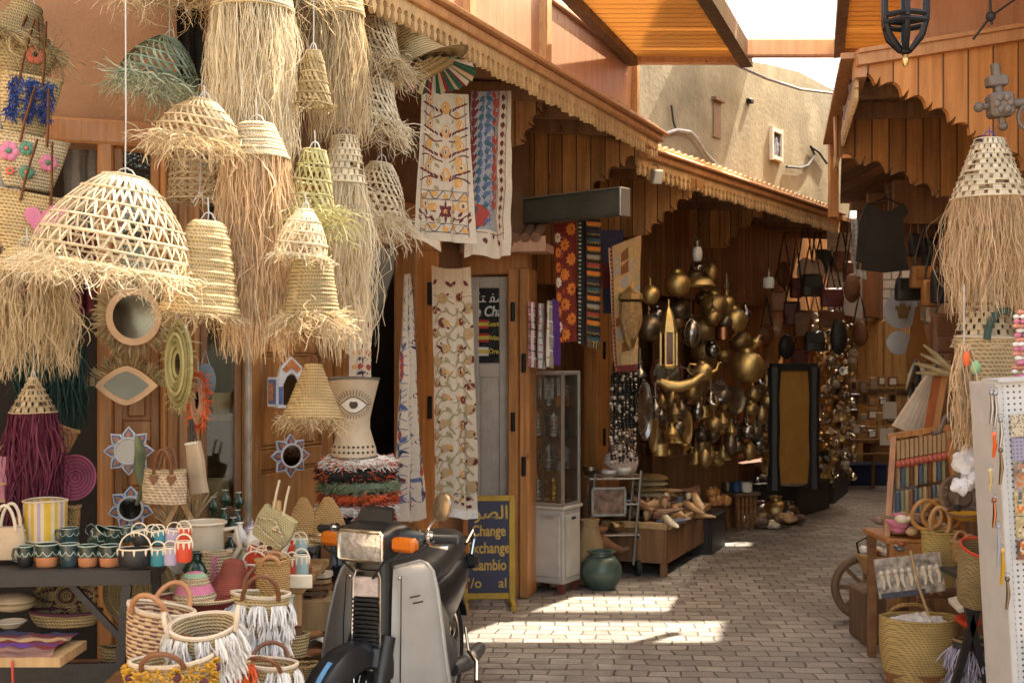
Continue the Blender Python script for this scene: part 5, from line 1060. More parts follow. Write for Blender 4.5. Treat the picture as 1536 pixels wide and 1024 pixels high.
t=thing('striped_lampshade','drum lampshade with yellow, cream and lilac stripes on the table end','lampshade',P(68,808,4.35));r=PX(31,4.35);h=PX(58,4.35)
b=MB()
for i in range(40):
 b.mi=(0,1,2,1,0,0,1)[i%7];a,c=2*pi*i/40,2*pi*(i+1)/40
 b.add([(r*math.cos(a),r*math.sin(a),0),(r*math.cos(c),r*math.sin(c),0),(r*1.02*math.cos(c),r*1.02*math.sin(c),h),(r*1.02*math.cos(a),r*1.02*math.sin(a),h)],[(0,1,2,3)])
b.build('shade',STRP,t,ang=60);b=MB();ring_tube(b,r*1.02,h,.004,30,0);ring_tube(b,r,0,.004,30,0);b.build('rim',STRP[1],t)
t=thing('striped_lampshade','smaller striped lampshade under the yellow drum one, behind the cups','lampshade',P(70,838,4.34));r=PX(22,4.34);h=PX(28,4.34);b=MB()
for i in range(30):
 b.mi=(0,1,0,2)[i%4];a,c=2*pi*i/30,2*pi*(i+1)/30;b.add([(r*math.cos(a),r*math.sin(a),0),(r*math.cos(c),r*math.sin(c),0),(r*math.cos(c),r*math.sin(c),h),(r*math.cos(a),r*math.sin(a),h)],[(0,1,2,3)])
b.build('shade',STRP,t,ang=60)
LIN=mat('natural_linen',(.55,.42,.28),rough=.9,var=.12,bump=.3,bscale=120)
t=thing('linen_bag','natural linen tote bag with pale strap handles on the table end','bag',P(12,838,4.25));b=MB();w_,h=PX(27,4.25),PX(48,4.25)
b.lathe([(0,0),(w_*.85,0),(w_*.92,h*.1),(w_*.9,h*.6),(w_*.82,h),(w_*.78,h),(w_*.8,h*.3),(0,h*.2)],22,sy=.4,wob=.08);b.build('body',LIN,t);b=MB();handles(b,w_,h,.09,.006,.35,(-1,),.1,.55);b.build('strap',mat('pale_strap',(.66,.58,.45),rough=.8),t);b=MB();handles(b,w_,h,.09,.006,.35,(1,),.1,.55);b.build('strap',MATS['pale_strap'],t)
t=thing('white_jar','white jar with a dark stopper between the linen bag and the cups','jar',P(30,836,4.3));b=MB();r=PX(12,4.3);b.lathe([(0,0),(r,0),(r*1.05,r*2.6),(r*.5,r*3.6),(r*.45,r*4.2),(0,r*4.2)],18);b.build('body',CER,t);b=MB();b.lathe([(r*.44,r*4.2),(r*.5,r*4.3),(r*.5,r*5.1),(0,r*5.2)],14);b.build('stopper',W_DK,t);b=MB();b.tube([(r*.6,0,r*3.4),(r*1.9,0,r*3.4),(r*2.2,0,r*2.),(r*1.9,0,r*.8)],r*.28,8);b.build('handle',CERW,t)
t=thing('pale_box','small pale wooden box on the table, behind the terracotta cup','box',P(50,838,4.32));b=MB();b.box((0,0,PX(8,4.3)),(PX(22,4.3),.05,PX(16,4.3)),None,.003);b.build('body',W_PALE,t);b=MB();b.box((0,0,PX(17,4.3)),(PX(24,4.3),.055,PX(3,4.3)));b.build('lid',ICING,t)
PINKP=mat('pink_paper',(.58,.27,.3),rough=.7,trans=.2,var=.3,scale=14,col2=(.65,.45,.35));PINK=mat('pink_paint',(.4,.1,.16),rough=.7,var=.3)
t=thing('paper_lantern','pink patterned paper lantern with a flared roof on the shelf','lantern',P(24,750,4.5));b=MB()
b.lathe([(.075,.07),(.052,.16),(.05,.162),(.03,.165)],4,a0=pi/4,a1=2*pi+pi/4);b.build('shade',PINKP,t);b=MB()
for x in(-1,1):
 for y in(-1,1):b.box((x*.05,y*.05,.035),(.012,.012,.07))
b.box((0,0,.068),(.12,.12,.008));b.box((0,0,.004),(.12,.12,.008));b.build('frame',W_PALE,t);b=MB();b.lathe([(0,.01),(.025,.01),(.028,.03),(.02,.05),(0,.05)],14);b.build('candle_cup',TERR,t)
t=thing('paper_lantern','plain pink paper lantern panel at the shelf end','lantern',P(4,752,4.48));b=MB();b.lathe([(.05,0),(.055,.14),(.04,.17),(.0,.17)],4,a0=pi/4,a1=2*pi+pi/4);b.build('shade',mat('pink_paper_plain',(.5,.2,.27),trans=.25),t);b=MB();b.tube([(-.03,0,.17),(0,0,.21),(.03,0,.17)],.004,6);b.build('handle',W_PALE,t)
t=thing('striped_box','upright yellow and green striped paper box beside the pink lantern','box',P(51,747,4.52));b=MB()
for i in range(7):b.mi=i%4;b.box((-.02+.0065*i,0,.045),(.0065,.04,.09))
b.build('body',[STRP[0],STRP[1],mat('stripe_green',(.08,.16,.08)),mat('stripe_pink',(.5,.2,.2))],t);b=MB();b.box((0,0,.092),(.047,.042,.005));b.build('lid',STRP[1],t)
def plate(label,u,v,r,Y,mA,mB_,rows=12,squash=1.,rz=0,pat=None,tl=8,name='woven_plate'):
 """coiled straw plate leaning or hung, facing the alley"""
 rr=PX(r,Y);t=thing(name,label,'plate',P(u,v,Y),rot=(rad(90-tl),0,rad(rz)));b=MB()
 for i in range(rows):
  q=rr*(i+.6)/rows;n=40;b.mi=i%2 if pat is None else 0
  pts=[(q*math.cos(2*pi*j/n),squash*q*math.sin(2*pi*j/n),.012*(i/rows)**2*2)for j in range(n)];b.tube(pts,rr/rows*.56,6,closed=True)
 b.build('coils',[mA,mB_],t);b=MB();b.lathe([(0,-.006),(rr*.98,.012),(rr*.99,.016),(rr*.9,.006),(0,-.002)],40,sy=squash);b.build('backing',mB_,t)
 if pat:
  b=MB()
  for k in range(6):
   for i in range(5):
    for s_ in(-1,1):a=2*pi*k/6+s_*(.45-.09*i);q=rr*(.42+.1*i);b.box((q*math.cos(a),q*math.sin(a),.02),(rr*.06,rr*.07,.012),Matrix.Rotation(a,3,'Z'))
  for j in range(26):a=2*pi*j/26;b.box((rr*.98*math.cos(a),rr*.98*math.sin(a),.022),(rr*.07,rr*.08,.014),Matrix.Rotation(a,3,'Z'))
  b.tube([(rr*.22*math.cos(2*pi*j/20),rr*.22*math.sin(2*pi*j/20),.016)for j in range(20)],rr*.03,5,closed=True);b.build('stitched_pattern',pat,t)
 return t
DPUR=mat('dark_plum_raffia',(.09,.02,.035),rough=.8)
plate('pink coiled plate hung in the doorway behind the table',113,716,34,4.75,PINK,mat('pink_coil_dark',(.25,.05,.1),rough=.8,var=.4),13)
plate('large straw plate with plum star pattern, leaning under the table',101,893,48,4.42,COIL_D,COIL_D,13,pat=DPUR,name='woven_plate')
plate('large plain straw plate with dark edge stitches, leaning under the table',212,884,55,4.5,COIL_D,mat('straw_brown',(.27,.19,.08),rough=.8),15)
t=tub('shallow oval straw tray with plum rim under the table',98,938,108,84,22,4.35,COIL_D,DPUR,sy=.5,name='woven_tray',cat='tray')
tub('small upright wicker basket behind the striped lampshade',108,790,24,22,30,4.6,WICK)
tub('little yellow wicker pot hanging beside the green fringe',92,676,30,22,34,4.72,WICK,rot=(0,20,0))
t=thing('wooden_bench','low wooden bench under the black table','bench',(-1.55,4.5,0));b=MB();b.box((0,0,.44),(.55,.3,.05),None,.006);b.build('seat',W_TAB,t);b=MB();b.box((0,-.12,.36),(.5,.03,.1));b.build('apron',W_TAB,t)
for x in(-.22,.22):b=MB();b.box((x,0,.2),(.06,.24,.4));b.build('leg',W_TAB,t)
STX=mat('striped_weave',(.1,.05,.08),var=.6,scale=3,stretch=(2,30,2),col2=(.3,.16,.12),rough=.9)
t=thing('striped_cloth','purple striped woven cloth folded over a plank below the table','cloth',P(30,978,3.95));b=MB();vs_=[(lerp(-.2,.14,i/16),lerp(-.1,.16,j/8),.03+.012*mnoise.noise(V((i*.5,j*.7,2)))+(.0 if j else-.03))for j in range(9)for i in range(17)];[b.add([vs_[k]for k in(j*17+i,j*17+i+1,(j+1)*17+i+1,(j+1)*17+i)],[(0,1,2,3)],(0,1,2,1,3,0,1,4)[j])for j in range(8)for i in range(16)];b.build('folded_cloth',[STX,D['maroon'],D['purple'],D['tan'],D['navy']],t);b=MB();b.box((-.03,.02,-.008),(.4,.24,.03));b.build('plank',W_PALE,t);b=MB();b.tube([(.02,-.11,0),(.025,-.115,-.09),(.02,-.11,-.16)],.004,5);b.build('red_tie',mat('red_thread',(.5,.05,.03)),t)
t=thing('small_cushion','plump pale cushion on the shelf below the table','cushion',P(20,915,4.3));b=MB();b.ball((0,0,.03),(.08,.07,.034),18);b.build('cover',LIN,t);b=MB();b.tube([(.08*math.cos(2*pi*i/30),.07*math.sin(2*pi*i/30),.03)for i in range(30)],.004,5,closed=True);b.build('piping',COIL_D,t)
t=thing('clay_dish','small pale clay dish at the shelf edge below the cushion','dish',P(16,940,4.2));b=MB();b.lathe([(0,0),(.03,0),(.055,.02),(.05,.022),(.02,.008),(0,.006)],20);b.build('bowl',CER,t)
MIRR=mat('mirror_glass',(.2,.2,.19),rough=.03,metal=1.,var=.02);MWOOD=mat('pale_inlaid_wood',(.52,.34,.19),rough=.5,var=.2,scale=14)
def outline(kind,n=48):
 o=[]
 for i in range(n):
  a=2*pi*i/n
  if kind=='round':o.append((math.cos(a),math.sin(a)))
  elif kind=='eye':x=math.cos(a);o.append((x,math.copysign((1-abs(x)**1.55)*.78,math.sin(a))))
 return o
def mirror(label,u,v,rx,rz_,Y,kind,inner,frame,fr=None,tw=0,ray=0):
 w_,h=PX(rx,Y),PX(rz_,Y);t=thing('wall_mirror',label,'mirror',P(u,v,Y),rad(tw));o=outline(kind);b=MB();k=len(o)
 vs_=[]
 for s_,y in((1.,.0),(1.,-.014),(inner,-.014),(inner,-.004)):vs_+=[(x*w_*s_,y,z*h*s_)for x,z in o]
 b.add(vs_,[(r*k+i,r*k+(i+1)%k,(r+1)*k+(i+1)%k,(r+1)*k+i)for r in range(3)for i in range(k)]);b.build('frame',frame,t,ang=50)
 b=MB();b.add([(x*w_*inner*.995,-.005,z*h*inner*.995)for x,z in o],[list(range(k))]);b.build('mirror_glass',MIRR,t,smooth=False)
 if ray:
  b=MB()
  for i in range(ray):
   a=uni(0,2*pi)if kind=='round' else uni(.15,pi-.15);j=int(a/2/pi*k)%k;x,z=o[j];d=V((math.cos(a),0,math.sin(a)));p=V((x*w_,.004,z*h));strand(b,p*.97,d+V((uni(-.3,.3),uni(-.5,.0),uni(-.3,.2))),PX(22,Y)*uni(.6,1.25),V((0,-.05,-.25)),4,.1,.006,.9)
  b.build('raffia_rays',fr,t,smooth=False)
 return t
mirror('round wooden mirror with raffia rays, uppermost on the tall door',201,475,40,43,4.95,'round',.76,MWOOD,STRAW_D,12,460)
mirror('eye-shaped wooden mirror with raffia lashes on top',190,578,46,38,4.95,'eye',.72,MWOOD,STRAW_D,10,300)
def oval_straw(label,u,v,rx,rz_,Y,m,fm,nf,tw=-35):
 w_,h=PX(rx,Y),PX(rz_,Y);t=thing('straw_mirror',label,'mirror',P(u,v,Y),rad(tw));b=MB()
 for i in range(6):q=lerp(.32,1.,i/5);b.tube([(w_*q*math.cos(a),-.012*math.sin(pi*i/5),h*q*math.sin(a))for a in(2*pi*j/34 for j in range(34))],w_*.085,6,closed=True)
 b.build('straw_frame',m,t);b=MB();b.add([(w_*.36*math.cos(2*pi*j/24),-.004,h*.36*math.sin(2*pi*j/24))for j in range(24)],[list(range(24))]);b.build('mirror_glass',MIRR,t);b=MB()
 for i in range(nf):a=uni(0,2*pi);strand(b,(w_*math.cos(a),0,h*math.sin(a)),(math.cos(a),uni(-.6,.3),math.sin(a)),PX(16,Y)*uni(.5,1.3),V((0,0,-1)),5,.25,.003,.85)
 b.build('frayed_edge',fm,t,smooth=False);b=MB();b.tube([(0,0,h),(0,0,h+.06)],.003,5);b.build('loop',CORD,t)
oval_straw('narrow oval mirror in an olive straw frame, turned sideways',268,546,46,62,4.75,STRAW_OL,STRAW_OL,160,-52)
oval_straw('small oval mirror with orange feathery fringe',297,600,17,36,4.85,mat('pale_peach_frame',(.6,.35,.22)),YARNO,420,-40)
t=thing('leather_pouch','grey-blue leather pouch hanging beside the orange fringed mirror','pouch',P(308,546,5.0));b=MB();b.ball((0,0,-.07),(.045,.02,.075),16);b.build('body',mat('grey_blue_leather',(.14,.2,.23),rough=.6,bump=.2),t);b=MB();b.tube([(-.02,0,-.01),(0,0,.06),(.02,0,-.01)],.002,5);b.build('strap',CORD,t)
MOS=[mat('mosaic_white',(.62,.63,.66),rough=.35),mat('mosaic_blue',(.09,.13,.28),rough=.3,var=.4,scale=40),mat('mosaic_orange',(.45,.16,.05),rough=.3,var=.4,scale=50)]
def star(label,u,v,ro,Y,n=8,tw=0,frm=0,cloth=None):
 R_=PX(ro,Y);t=thing('star_mirror',label,'mirror',P(u,v,Y),rad(tw));ri=R_*.52;b=MB()
 for k in range(n):
  a=2*pi*k/n+pi/2;da=pi/n
  def pp(r_,aa):return(r_*math.cos(aa),r_*math.sin(aa))
  for mi,f0,f1,y,th in((0,1.,1.,0,.01),(1,.86,.8,-.004,.006),(2,.66,.55,-.008,.006)):
   b.mi=frm if mi==0 else mi;w_=da*(.98 if mi==0 else.72 if mi==1 else.38);r0=ri*(.9 if mi==0 else 1.02);b.prism([pp(r0,a-w_),pp(lerp(ri,R_,.45*f0),a-w_*.95),pp(lerp(ri,R_,f0),a),pp(lerp(ri,R_,.45*f0),a+w_*.95),pp(r0,a+w_)],th,y)
 b.build('petals',MOS,t,smooth=False);b=MB();b.tube([(ri*math.cos(2*pi*j/32),-.012,ri*math.sin(2*pi*j/32))for j in range(32)],ri*.1,7,closed=True);b.build('ring',MOS[0],t)
 b=MB();b.add([(ri*.95*math.cos(2*pi*j/32),-.0105,ri*.95*math.sin(2*pi*j/32))for j in range(32)],[list(range(32))]);b.build('mirror_glass',MIRR,t);return t
star('star-shaped mirror with blue mosaic petals below the eye mirror',193,676,37,4.92,8,10)
star('star-shaped mirror with dark petals, lowest on the tall door',196,762,34,4.9,7,10)
star('star-shaped mosaic mirror alone on the wide door leaf',436,683,33,5.62,8,40)
SAGE=mat('sage_cloth',(.16,.19,.1),rough=.9,var=.4,scale=12)
b=MB();b.tube([(0,0,.0),(.02,-.02,-.06),(.01,-.015,-.13),(.03,-.01,-.2),(.0,-.01,-.27)],[.02,.045,.04,.03,.012],14,flat=.5);o=b.build('sage_scarf',SAGE,loc=P(206,655,4.8));tag(o,'sage green scarf knotted through the blue star mirror','scarf')
t=thing('arch_mirror','arched mosaic mirror with one open shutter on the wide door leaf','mirror',P(436,582,5.55),rad(34));W2,H2=PX(44,5.55),PX(52,5.55);b=MB()
arc=[(-.5,-.5),(-.5,.25),(-.38,.62),(0,.92),(.38,.62),(.5,.25),(.5,-.5),(.3,-.5),(.3,.1),(.16,.34),(0,.45),(-.16,.34),(-.3,.1),(-.3,-.5)]
b.mi=0;b.prism([(x*W2,z*H2)for x,z in arc],.02,-.01);b.mi=1
for x in(-.4,.4):b.box((x*W2,-.013,-.2*H2),(W2*.13,.008,H2*.5))
b.mi=2;b.prism([(x*W2,z*H2)for x,z in((-.34,.55),(0,.84),(.34,.55),(.2,.45),(0,.6),(-.2,.45))],.008,-.018);b.mi=0;b.box((0,-.012,-.52*H2),(W2*1.15,.04,H2*.07));b.build('frame',MOS,t,smooth=False)
b=MB();b.box((0,.0,-.05*H2),(W2*.62,.004,H2*.9));b.build('mirror_glass',MIRR,t)
b=MB();M_=Matrix.Translation((-.5*W2,-.012,0))@Matrix.Rotation(rad(-62),4,'Z');b.T=M_;b.mi=0;b.box((-.2*W2,0,-.1*H2),(.42*W2,.012,.84*H2));b.mi=1;b.box((-.2*W2,-.008,-.1*H2),(.3*W2,.006,.7*H2));b.mi=2;b.box((-.2*W2,-.012,-.1*H2),(.16*W2,.004,.5*H2));b.build('shutter',MOS,t)
def hbag(label,u,vt,w_,h,Y,m,tilt,deco=None,straps=True,rz=18,sm=LEATH):
 W_,H_=PX(w_/2,Y),PX(h,Y);t=thing('straw_bag',label,'bag',P(u,vt,Y),grp if False else 0,'straw bags hung in a column',rot=(0,rad(tilt),rad(rz)))
 b=MB();b.lathe([(0,-H_),(W_*.62,-H_*.99),(W_*.74,-H_*.85),(W_*.9,-H_*.4),(W_,0),(W_*.95,0),(W_*.85,-H_*.4),(0,-H_*.8)],32,sy=.34,wob=.04);b.build('woven_body',m,t);b=MB();ring_tube(b,W_*.98,0,.006,36,.01,.34);b.build('rim',m,t)
 if straps:
  for x in(-.35,.4):b=MB();b.tube([(x*W_,-W_*.33,-H_*.15),(x*W_*.9,-W_*.37,H_*.2),(x*W_*.6,-W_*.3,H_*.75),(x*W_*.5,-W_*.2,H_*.95)],.012,6,flat=.4);b.build('strap',sm,t)
 if deco:deco(t,W_,H_)
 return t
def yarn_flower(t,col,cc,x,z,r,W_,yo=None):
 b=MB();y=-.34*W_*math.sqrt(max(0,1-(x/W_)**2))*.93
 for i in range(6):a=2*pi*i/6;b.ball((x+r*.6*math.cos(a),y-.004,z+r*.6*math.sin(a)),(r*.5,.008,r*.5),10)
 b.build('felt_flower',col,t);b=MB();b.ball((x,y-.012,z),r*.3,10);b.build('flower_centre',cc,t)
FPK=mat('pink_felt',(.6,.2,.3),rough=.95,bump=.4,bscale=150);FGR=mat('green_felt',(.1,.24,.16),rough=.95,bump=.4,bscale=150);FCO=mat('coral_felt',(.62,.16,.1),rough=.95)
def d_fl(t,W_,H_):
 for c,cc,x,z,r in((FPK,FGR,-.62,-.35,.45),(FGR,FCO,-.15,-.25,.32),(FGR,FCO,-.05,-.7,.32),(FPK,FGR,.5,-.45,.4),(FCO,FGR,-.5,-.72,.2)):yarn_flower(t,c,cc,x*W_,z*H_,r*W_*.62,W_)
def d_heart(t,W_,H_):
 for x,z,k in((.2,-.42,1),(.62,-.25,.6)):
  b=MB();pts=[(k*W_*.032*16*math.sin(a)**3*.8,k*W_*.032*(13*math.cos(a)-5*math.cos(2*a)-2*math.cos(3*a)-math.cos(4*a))*.8)for a in(2*pi*i/28 for i in range(28))];b.prism([(x*W_+p,z*H_+q)for p,q in pts],.02,-.34*W_-.004);b.build('felt_heart',FPK,t)
def d_blue(t,W_,H_):
 b=MB()
 for x in(-.45,.6,.1):
  for i in range(150):p=V((x*W_+uni(-.5,.5)*W_*.34,-.34*W_,uni(-.75,-.05)*H_));strand(b,p,(uni(-.6,.6),-1,uni(-.5,.5)),.035,V((0,0,-1)),4,.3,.005,.6)
 b.build('blue_tassels',YARNB,t,smooth=False)
def d_red(t,W_,H_):yarn_flower(t,FCO,mat('black_felt',(.02,.02,.02)),.3*W_,-.25*H_,.3*W_,W_)
hbag('straw bag with a coral felt eye, topmost of the hanging bag column',42,72,86,46,4.35,COIL_D,8,d_red)
hbag('straw bag with dark blue yarn tassels, second of the hanging bag column',48,116,88,88,4.3,COIL,8,d_blue)
hbag('straw bag with pink and green felt flowers',52,208,100,78,4.25,COIL_P,8,d_fl)
hbag('straw bag with pink felt hearts, lowest of the hanging bag column',55,294,112,86,4.2,COIL,8,d_heart)
hbag('cream pouch with brown diamond pattern under the heart bag',22,366,74,40,4.3,LIN,12,lambda t,W_,H_:[(lambda b:(b.tube([(lerp(-.75,.75,i/8)*W_,-.35*W_,(-.35-.2*(-1)**i*s_)*H_)for i in range(9)],.004,5),b.build('diamond_braid',LEATH,t)))(MB())for s_ in(1,-1)],False)
def slipper(label,p,L_,w_,m,sole,rot=(0,0,0),grp=None,inside=None,name='slipper'):
 t=thing(name,label,'slipper',p,0,grp,rot=tuple(rad(a)for a in rot));b=MB();rg=[]
 for y,hw,z in((0,.5,.0),(.12,.8,.0),(.35,.82,0),(.6,.95,0),(.82,.75,0),(.95,.35,.02),(1.04,.06,.1)):rg.append([V((x*hw*w_/2,y*L_,z*L_*.3+q))for x,q in((-1,.0),(1,.0),(1,.008),(-1,.008))])
 loft(b,rg);b.build('sole',sole,t);b=MB();rg=[]
 for y,hw,hgt in((.42,.9,.30),(.5,.95,.36),(.65,.95,.3),(.82,.75,.2),(.95,.36,.12),(1.04,.06,.1)):rg.append([V((hw*w_/2*math.cos(a),y*L_,.008+hgt*L_*.5*math.sin(a)+(0 if y<.9 else(y-.9)*L_*.25)))for a in(pi*i/8 for i in range(9))])
 loft(b,rg,False,False);b.build('upper',m,t);return t
slipper('upper pink felt slipper tucked under the hanging bags',P(-4,408,4.1),.16,.075,FPK,FPK,(0,10,-95),'pink felt slippers');slipper('lower pink felt slipper tucked under the hanging bags',P(-8,438,4.08),.15,.075,FPK,FPK,(0,10,-98),'pink felt slippers')
GREYF=mat('grey_purple_fabric',(.12,.11,.14),rough=.9,var=.4,scale=8)
for lb,q,base in(('grey fabric hanging behind the bag column',[(-20,120,4.6),(26,120,4.65),(30,330,4.65),(-20,330,4.6)],'grey'),('pale grey curtain inside the shop doorway',[(92,170,5.5),(150,180,5.6),(146,345,5.6),(96,340,5.5)],'grey'),('dark purple fabric hanging in the shop doorway beneath the curtain',[(98,345,5.5),(146,345,5.55),(140,470,5.55),(100,470,5.5)],'maroon'),('dim fabric hanging behind the knotted cord near the top',[(262,10,4.9),(306,10,5.0),(306,130,5.0),(262,130,4.9)],'black')):
 c=Cloth(q,(.02,2.2,.7),base=base,nu=20,nv=14);c.done('hanging_fabric',lb,'fabric')
BRASS=mat('brass',(.72,.49,.18),rough=.36,metal=.9,var=.3,scale=6,col2=(.85,.62,.26),dirt=.35,bump=.35,bscale=110);BRASD=mat('aged_brass',(.46,.31,.13),rough=.4,metal=.85,var=.4,scale=8,dirt=.5,bump=.4,bscale=90)
BRONZ=mat('dark_bronze',(.2,.15,.1),rough=.35,metal=.8,var=.4,dirt=.3);SILM=mat('tarnished_silver',(.36,.34,.32),rough=.25,metal=1.,var=.35,scale=10,dirt=.5);COPP=mat('copper',(.34,.15,.08),rough=.3,metal=1.,var=.3,dirt=.4)
BM=dict(b=BRASS,d=BRASD,z=BRONZ,s=SILM,c=COPP)
def hang_z(p,z=2.35):return max(.03,min(.6,z-p.z))
LATH=dict(bowl=[(0,.55),(.3,.54),(.62,.46),(.88,.26),(1,0),(1.06,-.02),(.96,-.02),(.84,.22),(.55,.42),(0,.5)],pot=[(0,-1),(.5,-.98),(.85,-.7),(1,-.2),(.95,.25),(.7,.6),(.42,.75),(.4,.95),(.52,1.02),(.36,1.02),(.3,.7),(0,.6)],ball=[(0,-1),(.35,-.93),(.72,-.68),(.96,-.25),(1,.05),(.92,.4),(.66,.75),(.3,.96),(.14,1.05),(.1,1.25),(.17,1.35),(.06,1.6),(0,1.95)],tall=[(0,-1.6),(.5,-1.6),(.55,-1.5),(.3,-1.3),(.35,-1.1),(.8,-.7),(1,-.2),(.8,.35),(.35,.8),(.28,1.3),(.45,1.5),(.3,1.5),(.2,.8),(0,.7)],melon=[(0,-1.5),(.3,-1.4),(.72,-1),(.97,-.35),(1,.1),(.85,.75),(.5,1.25),(.15,1.5),(.06,1.6),(0,1.62)],bell=[(1.0,-.9),(.92,-.86),(.7,-.6),(.55,-.1),(.45,.4),(.25,.7),(.08,.8),(.07,1.05),(0,1.1)],cup=[(0,-.8),(.9,-.8),(1,-.7),(1,.7),(1.08,.8),(.94,.8),(.92,-.5),(0,-.6)])
def brass(label,u,v,r,off,kind,m='b',grp='brassware hung at the stall',spout=0,hand=0,M=None,cord=.2,name=None,rz=0,tilt=0,cat='brassware',ribs=0):
 p=FC.p(u,v,off);R_=r/F*p.y;nm=name or{'bowl':'brass_bowl','pot':'brass_pot','ball':'brass_finial','tall':'brass_ewer','melon':'brass_lantern','bell':'brass_bell','cup':'metal_cup'}[kind]
 t=thing(nm,label,cat,p,rz,grp,rot=(0,rad(tilt),rad(rz)));b=MB();b.lathe([(a*R_,z*R_)for a,z in LATH[kind]],26);b.build('body',BM[m],t)
 top=max(z for a,z in LATH[kind])*R_
 if ribs:
  b=MB()
  for i in range(ribs):a=2*pi*i/ribs;b.tube([(x*R_*1.01*math.cos(a),x*R_*1.01*math.sin(a),z*R_)for x,z in LATH[kind]],R_*.035,5)
  b.build('ribs',BM['z'],t)
 if spout:b=MB();b.tube([(spout*R_*.8,0,-R_*.2),(spout*R_*1.4,0,R_*.1),(spout*R_*1.6,0,R_*.75),(spout*R_*1.85,0,R_*.85)],[R_*.24,R_*.16,R_*.1,R_*.09],8);b.build('spout',BM[m],t)
 if hand:b=MB();b.tube([(-hand*R_*.6,0,R_*.6),(-hand*R_*1.3,0,R_*.7),(-hand*R_*1.5,0,0),(-hand*R_*.9,0,-R_*.45)],R_*.09,7);b.build('handle',BM[m],t)
 if cord:b=MB();b.tube([(0,0,top*.95),(0,0,top+cord)],.005,5);b.tube([(.018*math.cos(a),0,top+.01+.018*math.sin(a))for a in(2*pi*i/10 for i in range(10))],.004,5,closed=True);b.build('wire',BM['z'],t)
 return t
def tray(label,u,v,rx,rz_,off,m='s',tw=0,cat='tray',ring=False,name='metal_tray',grp=None,M=None):
 p=FC.p(u,v,off);a_,c_=rx/F*p.y,rz_/F*p.y;t=thing(name,label,cat,p,rad(tw),grp);b=MB()
 if ring:b.tube([(a_*.88*math.cos(q),0,c_*.88*math.sin(q))for q in(2*pi*i/36 for i in range(36))],a_*.12,8,closed=True);b.build('frame',M or BM[m],t);b=MB();b.add([(a_*.8*math.cos(2*pi*i/30),.0,c_*.8*math.sin(2*pi*i/30))for i in range(30)],[list(range(30))]);b.build('mirror_glass',MIRR,t)
 else:
  o=[(math.cos(2*pi*i/36),math.sin(2*pi*i/36))for i in range(36)];vs_=[]
  for s_,y in((1,-.004),(1,.008),(.97,-.012),(.8,.0),(.74,.004),(.05,.002)):vs_+=[(x*a_*s_,y,z*c_*s_)for x,z in o]
  order=(1,0,2,3,4,5);b.add([vs_[k*36+i]for k in order for i in range(36)],[(r*36+i,r*36+(i+1)%36,(r+1)*36+(i+1)%36,(r+1)*36+i)for r in range(5)for i in range(36)]+[[180+i for i in range(36)]]);b.build('dish',BM[m],t)
  b=MB();
  for i in range(18):q=2*pi*i/18;b.ball((a_*.88*math.cos(q),-.006,c_*.88*math.sin(q)),.006,6)
  b.build('embossing',BM[m],t)
 return t
for a in(('wide upturned brass bowl, highest and brightest of the brass cluster',1046,428,26,.55,'bowl','b'),('round brass pot just left of the highest bowl',1016,424,20,.5,'pot','b'),('big brass globe pot right under the highest bowl',1071,458,22,.5,'pot','d'),('brass pot hung near the panelled door, right of the big globe',1101,478,20,.5,'pot','b'),('aged brass globe behind the silver ribbed lantern',1057,490,21,.4,'pot','d'),('lower aged brass globe beneath the silver ribbed lantern',1056,528,20,.35,'ball','d'),('brass ball with a spike, leftmost of the upper cluster',975,442,15,.5,'ball','b'),('dark shiny ball on a long stem below the spiked brass ball',973,492,20,.5,'ball','z'),('dark round bowl behind the copper cup',1110,510,18,.4,'pot','d'),('dark bronze pot between spiked ball and highest bowl',1018,462,19,.35,'pot','z'),('hammered brass cauldron, largest and lowest of the cluster',1121,548,26,.6,'pot','b'),('small dark pot beside the door panel, low in the cluster',1084,592,14,.5,'pot','z')):brass(*a)
brass('silver ribbed melon lantern in the middle of the cluster',1037,500,14,.65,'melon','s',ribs=10)
brass('copper cup with white handle hung on the right of the cluster',1085,500,13,.65,'cup','c',hand=-1)
brass('brass teapot with curved spout, low centre of the cluster',1054,556,15,.65,'pot','b',spout=1,hand=1)
brass('brass tap with two bulbs on top of the hammered cauldron',1135,512,8,.65,'tall','b',tilt=25)
p=FC.p(1020,572,.65);t=thing('brass_horn','curved brass powder horn hung across the low cluster','horn',p);b=MB();b.tube([(-.16,0,-.0),(-.1,0,-.03),(0,0,-.04),(.1,0,-.01),(.19,0,.06)],[.03,.045,.045,.04,.02],14);b.build('body',BRASS,t);b=MB();b.lathe([(0,0),(.035,0),(.03,.03),(.0,.05)],12,(-.16,0,0),M=Matrix.Rotation(rad(-95),3,'Y'));b.build('cap',BRASD,t);b=MB();b.tube([(-.12,0,0),(0,0,.12),(.16,0,.07)],.003,5);b.build('chain',BRONZ,t)
p=FC.p(1003,500,.7);t=thing('glass_lantern','hexagonal brass lantern with dark red glass panes','lantern',p);k=p.y/F;b=MB();r=13*k;b.lathe([(r*.9,.0),(r*1.05,.01),(r*.95,.05),(r*.6,.14),(r*.25,.19),(r*.12,.2),(r*.1,.25),(0,.27)],6);b.lathe([(0,-.27),(r*.9,-.27),(r*1.0,-.25),(r*.9,-.24)],6)
for i in range(6):a=2*pi*i/6;b.bar((r*.92*math.cos(a),r*.92*math.sin(a),-.25),(r*.92*math.cos(a),r*.92*math.sin(a),.01),.012,.012)
b.build('frame',BRASS,t);b=MB();b.lathe([(r*.88,-.24),(r*.88,.0)],6);b.build('glass',mat('dark_red_glass',(.1,.012,.01),rough=.1,coat=.6),t)
